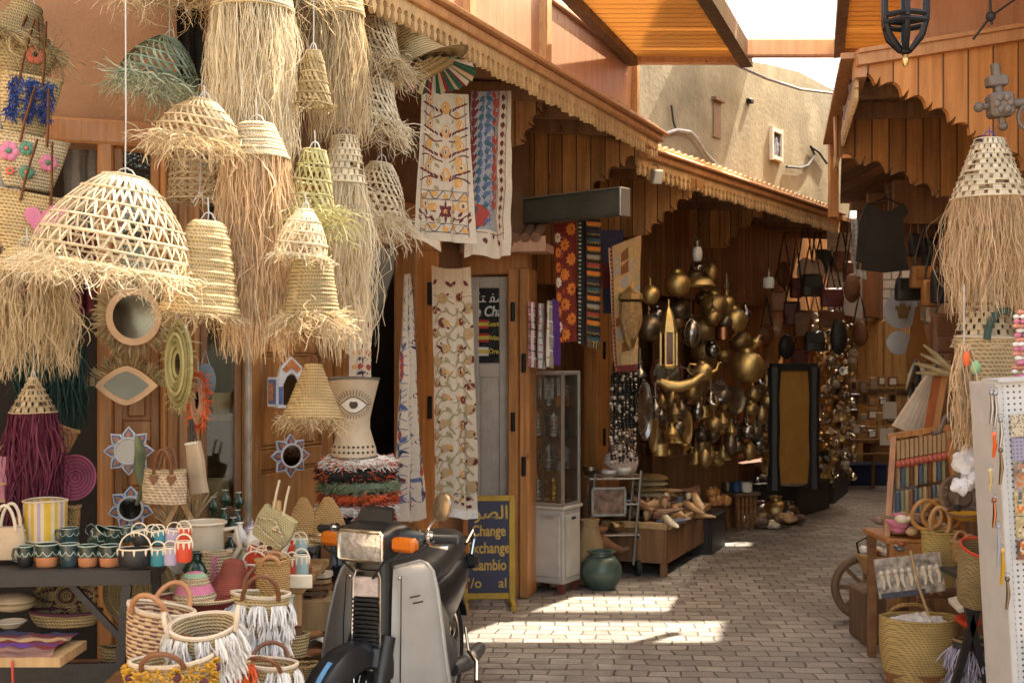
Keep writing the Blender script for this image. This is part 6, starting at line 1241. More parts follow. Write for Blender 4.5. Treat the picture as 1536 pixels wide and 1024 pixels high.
t=thing('glass_lantern','tall cream and amber tiered lantern hung before the patchwork textile','lantern',FC.p(945,470,.75));b=MB();b.lathe([(0,.2),(.05,.16),(.09,.14),(.1,.1),(.06,.08)],8);b.lathe([(.05,-.18),(.03,-.24),(0,-.26)],8);b.build('cap',BRASD,t);b=MB();b.lathe([(.085,.08),(.09,-.05),(.05,-.18)],8);b.build('glass',mat('amber_glass',(.36,.25,.13),rough=.4,var=.6,scale=40,col2=(.5,.3,.12)),t)
tray('round mirror in a thick dark red frame, behind the brass horn',1000,562,26,30,.3,ring=True,M=mat('dark_red_wood',(.12,.03,.02),rough=.4),cat='mirror',name='round_mirror')
tray('large oval silver tray leaning at the left of the brass stall',966,615,14,46,.6,'s',20)
tray('narrow oval brass tray beside the large silver one',980,640,9,40,.45,'d',30);tray('small round pewter dish below the copper cup',1078,585,15,16,.5,'s',10)
tray('round dark pan hung beside the door panel',1102,600,17,22,.45,'z',15);tray('brass oval dish low by the panelled door',1030,640,10,26,.5,'d',25)
LOWS=[(990,620,'tall','s'),(1008,600,'melon','d'),(1022,612,'tall','z'),(1034,600,'pot','c'),(1046,618,'melon','s'),(1016,640,'pot','z'),(1000,648,'tall','d'),(1060,620,'bell','b'),(1066,596,'bell','s'),(1052,650,'pot','z'),(1070,650,'melon','z'),(1084,632,'tall','d'),(1098,640,'pot','s'),(1112,600,'tall','b'),(1126,612,'pot','d'),(1138,596,'melon','z'),(1118,640,'tall','s'),(1132,648,'pot','z'),(1146,630,'tall','s'),(1106,668,'pot','z'),(1124,676,'melon','d'),(1142,668,'pot','s'),(1094,668,'tall','z'),(1152,600,'pot','d'),(1150,576,'tall','b'),(1140,566,'bell','s'),(960,560,'tall','s'),(986,470,'pot','s'),(1092,455,'melon','z'),(1118,470,'tall','s')]+[(R.randrange(962,1156),R.randrange(575,692),R.choice(['pot','tall','melon','bell','ball','cup']),R.choice('bdzsbd'))for i in range(34)]+[(R.randrange(985,1150),R.randrange(400,560),R.choice(['pot','ball','melon']),R.choice('bdzs'))for i in range(12)]
for i,(u,v,k,m)in enumerate(LOWS):brass({'b':'small polished brass piece in the crowded hangings of the brass stall','d':'small dull brass piece in the crowded hangings of the brass stall','z':'small blackened metal piece in the crowded hangings of the brass stall','s':'small silvery metal piece in the crowded hangings of the brass stall','c':'small copper pot in the crowded hangings of the brass stall'}[m],u,v,10 if k in('tall','melon')else 12,.35+.2*((i*7)%3)/2,k,m,grp={'b':'small polished brass hangings','d':'small dull brass hangings','z':'small blackened hangings','s':'small silvery hangings','c':None}[m],cord=.12,rz=i*40)
t=thing('light_bulb','bare white lamp bulb hanging under the second awning','lamp',FC.p(1046,380,.7));b=MB();b.lathe([(0,-.07),(.03,-.06),(.042,-.02),(.04,.02),(.03,.05)],16);b.build('bulb',mat('bulb_glass',(.5,.5,.5),rough=.2),t);b=MB();b.lathe([(.03,.05),(.03,.1),(.012,.12),(.0,.12)],12);b.tube([(0,0,.1),(0,0,.5)],.005,5);b.build('socket',BRONZ,t)
t=thing('light_bulb','white lantern bulb hanging at the far end of the brass stall','lamp',FC.p(1153,424,.7));b=MB();b.lathe([(0,-.06),(.05,-.05),(.055,.03),(.04,.05)],16);b.build('bulb',MATS['bulb_glass'],t);b=MB();b.lathe([(.03,.05),(.025,.1),(.0,.14)],12);b.tube([(0,0,.1),(0,0,.5)],.005,5);b.build('socket',BRONZ,t)
for i in range(7):
 u=917+i*6;p=FC.p(u,560,.62);b=MB();R2=random.Random(i)
 for k in range(30):b.mi=R2.choice([0,0,0,1,2]);b.ball((R2.uniform(-.006,.006),0,-k*.022),R2.uniform(.008,.015),7)
 b.mi=0;b.tube([(0,0,.02),(0,0,-.66)],.003,4);o=b.build('bead_string',[mat('black_bead',(.015,.015,.016),rough=.25),SILM,mat('bone_bead',(.55,.5,.42),rough=.5)],loc=p);tag(o,'long string of black and silver beads hanging below the patchwork textile','beads','bead strings below the patchwork textile')
b=MB();b.box((0,0,1.3),(.36,.02,.62));o=b.build('backing_board',mat('black_felt_board',(.012,.012,.013),rough=.9),loc=V(FC.p(938,640,.48)).to_2d().to_3d()+V((0,0,0)),rz=FC.rz);tag(o,'black board behind the bead strings','board')
def gp(u,v):Y=EYE*F/(v-HZ);return V((P(u,v,Y).x,Y,0))
def crate(label,a,b_,z1,dep,m=W_DK,z0=0.,name='wooden_crate',lid=None,cat='crate',open_=False,side=-1,legs=False):
 """box whose front-bottom edge runs from pixel a to pixel b on the ground"""
 A,B=gp(*a),gp(*b_);fr=Front2((A.x,A.y),(B.x,B.y));w_=(B-A).length;t=thing(name,label,cat,fr.o,fr.rz)
 if legs:
  for x in(.03,w_-.03):
   for y in(.03,dep-.03):b=MB();b.box((x,y,z0/2),(.045,.045,z0));b.build('leg',m,t)
 b=MB();th=.025
 for c,d in(((w_/2,th/2,(z0+z1)/2),(w_,th,z1-z0)),((w_/2,dep-th/2,(z0+z1)/2),(w_,th,z1-z0)),((th/2,dep/2,(z0+z1)/2),(th,dep-2*th,z1-z0)),((w_-th/2,dep/2,(z0+z1)/2),(th,dep-2*th,z1-z0))):b.box(c,d,None,.003)
 zt=z1-(.09 if open_ else-.0);b.box((w_/2,dep/2,zt-.012),(w_-2*th-.002,dep-2*th-.002,.02));b.build('sides',m,t);b=MB()
 if not open_:b.box((w_/2,dep/2,z1+.012),(w_+.03,dep+.03,.022),None,.004);b.build('top',lid or m,t)
 else:
  for x in(0,w_):b.box((x,dep/2,z1-.02),(.03,dep+.02,.05),None,.004)
  for y in(0,dep):b.box((w_/2,y,z1-.021),(w_-.032,.03,.05),None,.004)
  b.build('rim',lid or m,t)
 t['top']=z1;return t,fr,w_
def on(fr,x,y,z):return fr.M@V((x,y,z))
bench,fb_,wb=crate('long low wooden bench tray heaped with wooden shoe lasts and slippers',(1000,866),(1064,826),.40,.5,W_DK,.1,'bench_tray',W_PALE,'stall',True,legs=True)
LAST=mat('shoe_last_wood',(.46,.29,.14),rough=.5,var=.3,scale=8);LASTD=mat('shoe_last_dark',(.2,.1,.05),rough=.5,var=.3);GREYB=mat('blue_grey_leather',(.1,.12,.16),rough=.5)
R4=random.Random(4)
def shoe_last(label,p,L_,m,rz,ry=0):
 t=thing('shoe_last',label,'shoe last',p,0,'wooden shoe lasts and slippers on the bench tray',rot=(rad(ry),0,rad(rz)));b=MB();rg=[]
 for y,hw,h in((0,.2,.5),(.06,.5,.95),(.25,.62,.95),(.5,.75,.62),(.75,.85,.4),(.93,.55,.25),(1,.15,.12)):rg.append([V((hw*.17*L_*math.cos(a),y*L_,max(0,h*.32*L_*(.5+.5*math.sin(a)))))for a in(2*pi*i/12 for i in range(12))])
 loft(b,rg);b.build('body',m,t);b=MB();b.tube([(0,L_*.15,L_*.3),(0,L_*.15,L_*.345)],.02,10);b.build('peg',LASTD,t);return t
for i in range(44):
 x,y=R4.uniform(.05,wb-.08),R4.uniform(.04,.44);m=R4.choice([LAST,LAST,LASTD,GREYB,CER])
 lb={id(LAST):'pale wooden shoe last in the heap on the bench tray',id(LASTD):'dark wooden shoe last in the heap on the bench tray',id(GREYB):'blue grey shoe in the heap on the bench tray',id(CER):'cream coloured shoe in the heap on the bench tray'}[id(m)]
 shoe_last(lb,on(fb_,x,y,.33+.07*(i%3)),R4.uniform(.22,.3),m,R4.uniform(0,360),R4.uniform(-12,20))
b=MB();vs_=[(lerp(-.02,1.0,i/24),lerp(.32,.62,j/8),.46+.06*mnoise.noise(V((i*.7,j*.9,5)))+.04*math.sin(j/8*pi))for j in range(9)for i in range(25)];b.add(vs_,[(j*25+i,j*25+i+1,(j+1)*25+i+1,(j+1)*25+i)for j in range(8)for i in range(24)]);o=b.build('dark_cloth',mat('dark_purple_cloth',(.03,.026,.045),rough=.85,var=.6,scale=9),loc=fb_.o,rz=fb_.rz,ang=80);tag(o,'crumpled dark purple cloth along the back of the bench tray','cloth')
for i in range(5):
 b=MB();b.lathe([(.0,.03),(.08,.03),(.13,.015),(.15,0),(.155,-.008),(.12,-.005),(0,.01)],26,wob=.12);o=b.build('straw_hat',COIL_P if i%2 else WICK,loc=on(fb_,1.0,.42,.46+.045*i));tag(o,('topmost' if i==4 else 'stacked')+' straw bowl hat in the pile at the end of the bench tray','hat',None if i==4 else 'stacked straw bowl hats')
tp=gp(915,880);GAL=mat('galvanised_wire',(.3,.3,.29),rough=.4,metal=.8,var=.3)
t=thing('wire_trolley','galvanised wire trolley stand carrying trinkets beside the bracelet cabinet','trolley',(P(918,540,9.0).x,9.0,0),rad(8));b=MB()
for y in(-.1,.12):
 b.tube([(-.2,y,.12),(-.15,y,.78)],.011,7);b.tube([(.14,y,.1),(.2,y,.8)],.011,7)
 for z in(.32,.55,.74):b.tube([(-.19,y,z),(.19,y,z)],.008,6)
for x in(-.15,.19):
 for z in(.3,.55,.76):b.tube([(x,-.1,z),(x,.12,z)],.008,6)
b.build('frame',GAL,t)
for x in(-.15,.2):b=MB(M_:=Matrix.Translation((x,.0,.06))@Matrix.Rotation(pi/2,4,'Y'));b.lathe([(.05,-.02),(.06,-.015),(.06,.015),(.05,.02),(0,.02)],20);b.lathe([(0,-.02),(.05,-.02)],20);b.build('wheel',RUBB,t)
for z,lb in((.77,''),(.33,'')):b=MB();b.box((.02,.01,z-.005),(.34,.2,.01));b.build('shelf',W_GREY,t)
t=thing('picture_frame','grey framed picture of jugs leaning on the wire trolley','picture',P(913,752,8.86),rad(8));b=MB();w_,h=PX(50,8.86),PX(40,8.86)
for c,d in(((0,0,h/2),(w_,.02,.016)),((0,0,-h/2),(w_,.02,.016)),((-w_/2,0,0),(.016,.02,h-.017)),((w_/2,0,0),(.016,.02,h-.017))):b.box(c,d)
b.build('frame',GAL,t);b=MB();b.box((0,.004,0),(w_-.016,.006,h-.016));b.build('print',mat('picture_dark',(.12,.07,.05),var=.7,scale=18,col2=(.35,.22,.15)),t)
for u,v,r,m,lb in((886,712,13,BRONZ,'dark bronze pot on top of the wire trolley'),(913,716,12,CERW,'white bowl on top of the wire trolley'),(935,712,12,CERW,'second white bowl on the wire trolley, under the bust'),(900,800,12,TERR,'clay cup on the low shelf of the wire trolley'),(925,795,11,BRASD,'aged brass cup on the low shelf of the wire trolley')):
 p=P(u,v,9.0);b=MB();r_=r*9/F;b.lathe([(0,0),(r_*.6,0),(r_,r_*.6),(r_*.95,r_),(r_*.8,r_),(0,r_*.3)],18);o=b.build('small_bowl',m,loc=p);tag(o,lb,'bowl')
SKINP=mat('painted_plaster_skin',(.34,.19,.12),rough=.6,var=.1);DRAP=mat('pale_drape',(.5,.4,.36),rough=.8,var=.15,bump=.3,bscale=30);DRAP2=mat('grey_drape',(.26,.22,.2),rough=.8,var=.2)
t=thing('draped_bust','painted bust of a woman with a grey headscarf standing on the wire trolley','bust',P(935,712,9.05),rad(20));k=9.05/F
b=MB();loft(b,[sring((x,0,z),hx,hy,18,2.2,'z')for x,z,hx,hy in((0,0,.06,.05),(0,.03,.1,.07),(-.02,.09,.14,.08),(-.02,.15,.13,.075),(0,.19,.07,.055),(.0,.22,.04,.04),(0,.25,.035,.038))]);b.build('shoulders',DRAP,t)
b=MB();loft(b,[sring((.012+x,-.01,z),hx,hy,20,2.2,'z')for x,z,hx,hy in((0,.235,.03,.035),(.004,.25,.042,.048),(.004,.28,.05,.058),(0,.31,.052,.06),(0,.34,.045,.05),(0,.355,.02,.025))]);b.ball((.016,-.07,.287),(.009,.014,.016),8);b.ball((.016,-.065,.262),(.016,.008,.006),8)
for x in(-.005,.037):b.ball((x,-.064,.303),(.009,.006,.005),8)
b.build('head',SKINP,t);b=MB()
for i in range(14):
 pass
b.lathe([(.058,.24),(.07,.28),(.07,.33),(.05,.375),(.0,.385)],18,(.0,.005,0),a0=-.45,a1=pi+.45,sy=1.05);loft(b,[sring((-.06,.01,z),hx,.045,12,2.2,'z')for z,hx in((.3,.03),(.22,.045),(.12,.05),(.04,.04))]);b.build('headscarf',DRAP2,t)
t=thing('jute_sack','upright pale jute sack squeezed between cabinet and green jar','sack',P(884,880,8.75)*1);t.location.z=0;b=MB();b.lathe([(0,0),(.1,0),(.12,.1),(.1,.3),(.06,.42),(.07,.46),(0,.44)],20,wob=.15);b.build('sack_body',mat('jute',(.42,.29,.14),rough=.95,weave=(90,60)),t);b=MB();ring_tube(b,.062,.42,.008,20,.05);b.build('tie',COIL_D,t)
t=thing('club_piece','brown club-shaped piece with a tapered end, on the floor behind the green jar','club-shaped piece',P(888,812,8.85),rot=(0,rad(12),rad(10)));b=MB();b.tube([(-.05,0,0),(.0,0,.01),(.08,0,0),(.17,0,-.02),(.24,0,-.02),(.28,0,-.0)],[.05,.085,.08,.05,.03,.035],16,flat=.8);b.build('body',mat('club_brown',(.16,.07,.035),rough=.55,var=.3),t);b=MB();b.tube([(-.06,0,.0),(-.1,0,.0)],.03,10);b.build('neck',LEATH,t)  # stands for an unidentified brown club-shaped object
t=thing('green_jar','round dull green glazed jar standing on the pavement','jar',(gp(904,887).x,gp(904,887).y+.12,0));b=MB();k=8.45/F;b.lathe([(0,0),(.09,0),(.135,.06),(.148,.12),(.14,.17),(.1,.225),(.08,.235)],32,wob=.02);b.build('belly',mat('dull_green_glaze',(.07,.105,.085),rough=.32,var=.35,scale=9,dirt=.45),t);b=MB();b.lathe([(.08,.235),(.078,.25),(.1,.262),(.098,.27),(.075,.262),(.07,.2),(0,.18)],32);b.build('rim',MATS['dull_green_glaze'],t)
crate('plain wooden box on end behind the bench tray, with gold trinkets',(968,800),(1000,792),.82,.3,W_TAB,0,'wooden_box',cat='box')
cr2,f2,w2=crate('dark wooden display table behind the straw hats, loaded with brass',(1004,806),(1108,790),.72,.55,W_DK,.0,'display_table',cat='table')
f2t=.745
def trinket(label,fr,x,y,z,r,kind,m,grp=None,name='brass_trinket',cat='trinket',tilt=0):
 t=thing(name,label,cat,on(fr,x,y,z+r*max(0,-min(q for _,q in LATH[kind]))),0,grp,rot=(0,rad(tilt),0));b=MB();b.lathe([(a*r,q*r)for a,q in LATH[kind]],18);b.build('body',m,t);b=MB();b.tube([(r*1.0*math.cos(2*pi*i/16),r*1.0*math.sin(2*pi*i/16),0)for i in range(16)],r*.07,5,closed=True);b.build('band',m,t);return t
GOLD=mat('polished_gold_brass',(.6,.4,.14),rough=.25,metal=1.,var=.2)
for i in range(16):trinket('small gilded trinket in the heap on the dark display table',f2,uni(.03,w2-.05),uni(.03,.3),f2t,uni(.025,.045),['pot','ball','cup','bell'][i%4],GOLD if i%2 else BRASS,'small trinkets on the dark display table')
trinket('slim brass candlestick on the dark display table',f2,.05,.2,f2t,.055,'tall',GOLD,name='candlestick',cat='candlestick')
trinket('copper bowl at the far corner of the dark display table',f2,w2-.12,.1,f2t,.09,'cup',COPP,name='copper_bowl',cat='bowl')
t=thing('glass_dome','glass dome over a ribbed basket base on the dark display table','cloche',on(f2,w2*.42,.3,f2t));b=MB();b.lathe([(0,0),(.12,0),(.125,.18),(.12,.19),(0,.19)],24);b.build('base',mat('ribbed_drum',(.3,.2,.09),rough=.7,weave=(30,50)),t);b=MB();b.lathe([(.105,.19),(.11,.25),(.09,.34),(.05,.39),(0,.4)],24);b.build('dome',glass('dome_glass',(.85,.88,.85),.04,.35),t)
t=thing('wooden_box','red brown wooden box on the dark display table','box',on(f2,w2*.7,.3,f2t),f2.rz);b=MB();b.box((0,0,.075),(.36,.22,.15),None,.004);b.build('body',mat('red_brown_wood',(.2,.07,.03),rough=.5),t);b=MB();b.box((0,0,.16),(.37,.23,.02),None,.004);b.build('lid',MATS['red_brown_wood'],t)
t=thing('slatted_stool','small slatted wooden stool holding blue enamel pots','stool',gp(1114,798)+V((0,.15,0)),rad(30));b=MB();b.box((0,0,.35),(.3,.26,.03),None,.005);b.build('seat',W_GREY,t)
for x in(-.11,.11):
 for y in(-.09,.09):b=MB();b.bar((x,y,.335),(x*.7,y*.8,0),.035,.03);b.build('leg',W_TAB,t)
b=MB()
for i in range(5):b.box((-.1+.05*i,-.1,.2),(.03,.012,.26))
b.build('slats',W_TAB,t)
for i,(x,y,m,lb)in enumerate(((-.06,-.03,'blue','dark blue enamel pot on the slatted stool'),(.05,.04,'teal','teal enamel pot on the slatted stool'),(.02,-.08,'white','little white pot on the slatted stool'),(-.09,.07,'black','black pot at the back of the slatted stool'))):trinket(lb,Front2((t.location.x,t.location.y),(t.location.x+1,t.location.y+.5)),x,y,.37,.055,'cup',{'blue':mat('blue_enamel',(.02,.06,.14),rough=.25),'teal':mat('teal_enamel',(.03,.12,.14),rough=.25),'white':CERW,'black':BRONZ}[m],name='enamel_pot',cat='pot')
for u,v,h,lb in((1150,708,.34,'tall brass deer figurine with raised head'),(1164,712,.3,'smaller brass deer figurine facing the tall one')):
 t=thing('deer_figurine',lb,'figurine',P(u,v,12.0),rad(-30 if u<1155 else 150));s_=h;b=MB()
 b.tube([(-.12*s_,0,.5*s_),(.02*s_,0,.48*s_),(.14*s_,0,.52*s_)],[.06*s_,.075*s_,.07*s_],10);b.tube([(.13*s_,0,.54*s_),(.18*s_,0,.72*s_),(.22*s_,0,.88*s_)],[.06*s_,.04*s_,.035*s_],9);b.tube([(.2*s_,0,.9*s_),(.3*s_,0,.88*s_),(.36*s_,0,.85*s_)],[.045*s_,.04*s_,.02*s_],8)
 for x,y in((-.12,.04),(-.1,-.04),(.12,.04),(.14,-.04)):b.tube([(x*s_,y*s_,.46*s_),(x*s_*1.05,y*s_,.25*s_),(x*s_*1.1,y*s_,0)],[.035*s_,.02*s_,.018*s_],7)
 b.build('body',BRASS,t);b=MB()
 for y in(-1,1):b.tube([(.21*s_,y*.02*s_,.93*s_),(.18*s_,y*.06*s_,1.05*s_),(.2*s_,y*.1*s_,1.18*s_)],.012*s_,5)
 b.build('antlers',BRASS,t)
crate('low reddish wooden chest behind the brass vases',(1112,768),(1182,757),.5,.4,mat('reddish_chest',(.18,.075,.035),rough=.6,var=.3),0,'wooden_chest',cat='chest')
for i,(u,v,r,k,m,lb)in enumerate(((1150,748,17,'pot',BRASD,'round aged brass jar, upper one by the low chest'),(1164,764,19,'pot',BRASS,'round polished brass jar standing on the ground before the chest'),(1140,764,13,'pot',mat('mauve_pot',(.2,.12,.1),rough=.5),'dull mauve pot left of the polished brass jar'),(1183,768,16,'pot',BRONZ,'blackened pot right of the polished brass jar'))):
 g_=gp(u,v+r);t=thing('brass_jar' if i!=2 else 'clay_pot',lb,'jar',(g_.x,g_.y,g_.y/F*r if i else.42));R_=r*g_.y/F;b=MB();b.lathe([(a*R_,z*R_)for a,z in LATH['pot']],22);b.build('body',m,t);b=MB();b.tube([(R_*.46*math.cos(2*pi*j/16),R_*.46*math.sin(2*pi*j/16),R_*1.0)for j in range(16)],R_*.07,6,closed=True);b.build('rim',m,t)
for i in range(24):
 g_=gp(uni(1134,1204),uni(782,796));b=MB();r=uni(.045,.075);b.ball((0,0,0),(r,r*.8,r*.6),10);b.tube([(r*.5,0,0),(r*1.2,0,r*.3),(r*1.5,0,r*.2)],[r*.5,r*.35,r*.1],8);o=b.build('seashell',[CER,MATS['mauve_pot'],LAST][i%3],loc=(g_.x,g_.y,r*.6+.03*(i%3)),rz=uni(0,6));tag(o,'pale seashell in the heap on the pavement by the brass jars','shell','seashell heap by the brass jars')
c3,f3,w3=crate('dark low display box with brass odds and ends, farther along the stall',(1196,776),(1244,762),.3,.6,W_BLK,.0,'display_box',cat='box')
crate('dark table behind the low display box',(1190,757),(1236,750),.58,.5,W_BLK,0,'display_table',cat='table')
crate('tall dark box at the far end of the stall row',(1252,755),(1272,738),.5,.45,mat('grey_black_box',(.05,.05,.052),rough=.6),0,'display_box',cat='box')
for i in range(18):trinket('tarnished trinket in the jumble on the low dark display box',f3,uni(.02,w3-.02),uni(.03,.5),.325,uni(.03,.06),['pot','cup','bell','ball'][i%4],[SILM,BRASD,BRONZ][i%3],'trinkets on the low dark display box',tilt=uni(-60,60))
for i in range(12):g_=P(uni(1190,1236),0,13.6);t=thing('brass_trinket','small dark brass piece on the far dark table','trinket',(g_.x,13.3+uni(0,.3),.61+.04),0,'small brass pieces on the far dark table');b=MB();r=uni(.03,.05);b.lathe([(a*r,q*r)for a,q in LATH[['pot','ball','tall'][i%3]]],12);b.build('body',[BRASD,BRASS,BRONZ][i%3],t)
crate('dark slatted bin beside the bench tray, full of amber pots',(1068,832),(1088,818),.3,.28,W_BLK,0,'slatted_bin',cat='bin')
for i in range(7):g_=gp(1078,812);brz=MB();rr=uni(.04,.06);brz.lathe([(a*rr,(z+1)*rr)for a,z in LATH['pot']],16);tag(brz.build('amber_pot',mat('amber_pot_glaze',(.42,.19,.05),rough=.25,coat=.4),loc=(g_.x+uni(-.08,.1),g_.y+uni(-.05,.15),.325+.05*(i%2))),'amber glazed pot heaped on the dark slatted bin','pot','amber pots on the slatted bin')
t=thing('mustard_board','upright mustard yellow felt board in a black frame','board',FC.p(1190,640,.75),FC.rz-rad(40));Yb=FC.p(1190,640,.75).y;w_,h=PX(62,Yb),PX(170,Yb);b=MB();b.box((0,0,0),(w_,.03,h));b.build('felt',mat('mustard_felt',(.3,.15,.025),rough=.95,var=.15,bump=.3,bscale=80),t);b=MB()
for x in(-1,1):b.tube([(x*(w_/2+.015),-.01,z*h/2)for z in(-1.1,-.5,0,.5,1.05)],[.07,.05,.06,.05,.07],8)
b.box((0,-.01,h/2+.03),(w_+.1,.05,.07));b.build('frame',BLKP,t)
BAGM=dict(m=mat('maroon_leather',(.11,.018,.015),rough=.5),k=mat('black_leather',(.02,.016,.014),rough=.5),b=LEATH,t=LEATH_T,w=mat('white_leather',(.6,.55,.48),rough=.5),o=mat('ochre_leather',(.3,.13,.03),rough=.5))
def satchel(label,u,v,w_,h,Y,m,strap=60,rnd=0,grp='bags hung at the far end of the alley',tw=0):
 W_,H_=PX(w_,Y),PX(h,Y);t=thing('leather_bag',label,'bag',P(u,v,Y),rad(tw),grp);b=MB()
 if rnd:b.ball((0,0,0),(W_/2,.05,H_/2),18)
 else:loft(b,[sring((0,0,z),hx*W_,hy,16,4,'z')for z,hx,hy in((-H_/2,.42,.02),(-H_*.45,.5,.05),(0,.5,.06),(H_*.4,.47,.045),(H_/2,.44,.02))])
 b.build('body',BAGM[m],t);b=MB();S_=PX(strap,Y);b.tube([(-W_*.42,0,H_*.3),(-W_*.2,0,H_*.5+S_*.5),(0,0,H_*.5+S_),(W_*.2,0,H_*.5+S_*.5),(W_*.42,0,H_*.3)],.009,6);b.build('strap',BAGM['k' if m!='k' else 'b'],t)
 b=MB();b.box((0,-.06,H_*.18),(W_*.8,.012,H_*.5),None,.004)if not rnd else b.ball((0,-.05,0),(W_*.3,.012,H_*.3),12);b.build('flap',BAGM[m],t);return t
for a in(('small maroon bag hung highest beside the white leather ones',1194,432,18,30,12.5,'m'),('black bag with long straps beside the small maroon one',1218,428,32,34,12.2,'k'),('wide maroon satchel at the centre of the far bags',1248,446,34,28,12.0,'m'),('round brown leather bag beside the maroon satchel',1278,432,26,44,12.0,'b',70,1),('brown pouch hung above the round leather bag',1274,408,18,32,12.3,'b',80),('brown bag under the wide maroon satchel',1246,478,36,26,12.3,'b'),('dark square bag under the brown one, by the silver strings',1222,512,30,30,12.0,'k'),('black and grey oval bag below the brown one',1258,506,26,54,12.2,'k',40,1),('small black bag hung before the whitewashed bricks',1362,434,38,34,9.6,'k',44),('ochre leather bag hung next to the small black bag',1386,416,42,34,9.4,'o',60),('dark leather bag hung under the inner scalloped board',1372,368,16,34,9.6,'k',80,0),('white leather bag catching the light at the far bags',1208,408,26,44,12.6,'w',60,1),('second white leather bag beside the hanging straps',1226,408,22,40,12.7,'w',60,1)):satchel(*a)
for i,(u,v,Y,h,m)in enumerate(((1176,412,12.9,40,'b'),(1188,470,12.8,36,'m'),(1204,486,12.6,40,'b'),(1180,520,12.8,38,'k'),(1236,392,12.8,36,'k'),(1262,392,12.6,30,'b'),(1290,500,12.6,40,'b'),(1200,540,12.9,36,'m'),(1168,452,12.9,30,'t'),(1150,500,12.5,30,'b'),(1396,380,10.0,44,'k'),(1420,380,9.6,50,'b'),(1436,560,9.0,60,'k'))):satchel({'b':'brown','m':'maroon','k':'black','t':'tan'}[m]+' leather piece in the dense hangings at the far end of the stalls',u,v,26,h,Y,m,40,i%3==0,{'b':'brown','m':'maroon','k':'black','t':None}[m]and{'b':'brown','m':'maroon','k':'black'}[m]+' leather pieces at the far end',uni(-40,40))
t=thing('black_shirt','black sleeveless shirt hanging under the inner scalloped board','shirt',P(1328,305,9.3));k=9.3/F;b=MB();out=[(-28,0),(-16,-6),(-8,-12),(8,-12),(16,-6),(26,0),(34,-14),(26,-24),(28,-60),(34,-100),(0,-104),(-36,-100),(-30,-60),(-28,-26)]
b.prism([(x*k,z*k)for x,z in out],.035,-.02);b.build('body',mat('black_cloth',(.014,.012,.012),rough=.9,var=.4,scale=6),t);b=MB();b.prism([(x*k,z*k)for x,z in((-30,-2),(-27,-30),(-34,-90),(-44,-86),(-40,-30))],.03,-.015);b.build('sleeve',MATS['black_cloth'],t);b=MB();b.tube([(-24*k,0,-2*k),(0,0,8*k),(24*k,0,-2*k)],.006,6);b.tube([(0,0,8*k),(0,0,30*k)],.004,5);b.build('hanger',IRON,t)
for lb,q,base in(('white woven blanket hung at the far end behind the bag straps',[(1240,332,12.75),(1290,326,12.75),(1294,478,12.75),(1240,466,12.75)],'white'),('narrow white cloth edge beside the black shirt',[(1276,330,11.5),(1291,328,11.5),(1300,420,11.5),(1280,410,11.5)],'white'),('pale printed cloth hung before the far doors, next to the discs',[(1376,438,10.2),(1410,436,10.2),(1408,486,10.2),(1380,480,10.2)],'cream')):
 c=Cloth(q,(.02,2,.3),base=base,nu=12,nv=18);[c.line('tan',[(c.W*i/8,c.H*(.1+.09*j)+.01*math.sin(i))for i in range(9)],.006)for j in range(9)];c.done('hanging_cloth',lb,'cloth')
DISC=mat('pale_capiz',(.5,.52,.56),rough=.3,var=.12)
for u,v,r,lb in((1352,466,27,'large pale round lamp disc with a hand charm, hung before the far doors'),(1380,466,24,'pale round lamp disc overlapping the one with the hand charm'),(1348,514,18,'smaller pale round lamp disc, lowest of the three')):
 t=thing('lamp_disc',lb,'lamp disc',P(u,v,11.0+.01*(u%7)));b=MB();R_=PX(r,11);b.lathe([(0,-.02),(R_*.6,-.016),(R_,0),(R_*.6,.016),(0,.02)],36,M=Matrix.Rotation(pi/2,3,'X'));b.build('disc',DISC,t);b=MB();b.tube([(0,0,R_),(0,0,R_+.2)],.004,5);b.build('wire',BRONZ,t)
 if u==1352:b=MB();b.prism([(x*.012,z*.012)for x,z in((-3,-6),(3,-6),(4,0),(6,1),(5,4),(2.4,2),(2,6),(.8,3),(0,7),(-.8,3),(-2,6),(-2.4,2),(-5,4),(-6,1),(-4,0))],.02,-.05);b.build('hand_charm',BRASD,t)
t=thing('leather_apron','orange brown leather hide hung under the pale discs','hide',P(1378,500,10.6));k=10.6/F;b=MB();b.prism([(x*k,z*k)for x,z in((-4,40),(4,40),(10,0),(22,-40),(18,-62),(-16,-60),(-18,-30),(-10,0))],.03);b.build('hide',BAGM['o'],t);b=MB();b.tube([(0,0,40*k),(0,0,90*k)],.008,6);b.build('strap',LEATH,t)
GLIT=[SILM,BRASS,mat('mirror_charm',(.7,.62,.48),rough=.12,metal=1.),CER,BRASD]
for i,u in enumerate((1226,1234,1242,1250,1258,1266,1274)):
 p=P(u,474+8*(i*5%4),13.2+.15*(i%2));b=MB();R2=random.Random(40+i);n=23
 for k in range(n):b.mi=R2.randrange(5);r=R2.uniform(.025,.055);M_=Euler((R2.uniform(0,3),R2.uniform(0,3),0)).to_matrix();b.lathe([(a*r,q*r)for a,q in LATH[R2.choice(['bell','ball','cup','bowl'])]],9,(R2.uniform(-.05,.05),R2.uniform(-.05,.05),-k*.075),M=M_)
 b.mi=4;b.tube([(0,0,.05),(0,0,-n*.075)],.005,4);o=b.build('charm_string',GLIT,loc=p);tag(o,'hanging string of glinting metal charms at the far end of the stall row','charms','glinting charm strings at the far end')
t=thing('display_rack','brass coloured display rack of framed pictures in front of the far doors','rack',P(1310,640,14.8));k=14.8/F;b=MB();b.tube([(-38*k,0,-80*k),(-38*k,0,82*k),(32*k,0,78*k),(40*k,0,-80*k)],.015,7)
for z in(40,0,-40):b.tube([(-38*k,0,z*k),(36*k,0,z*k)],.01,6)
b.build('frame',BRASD,t)
R2=random.Random(8)
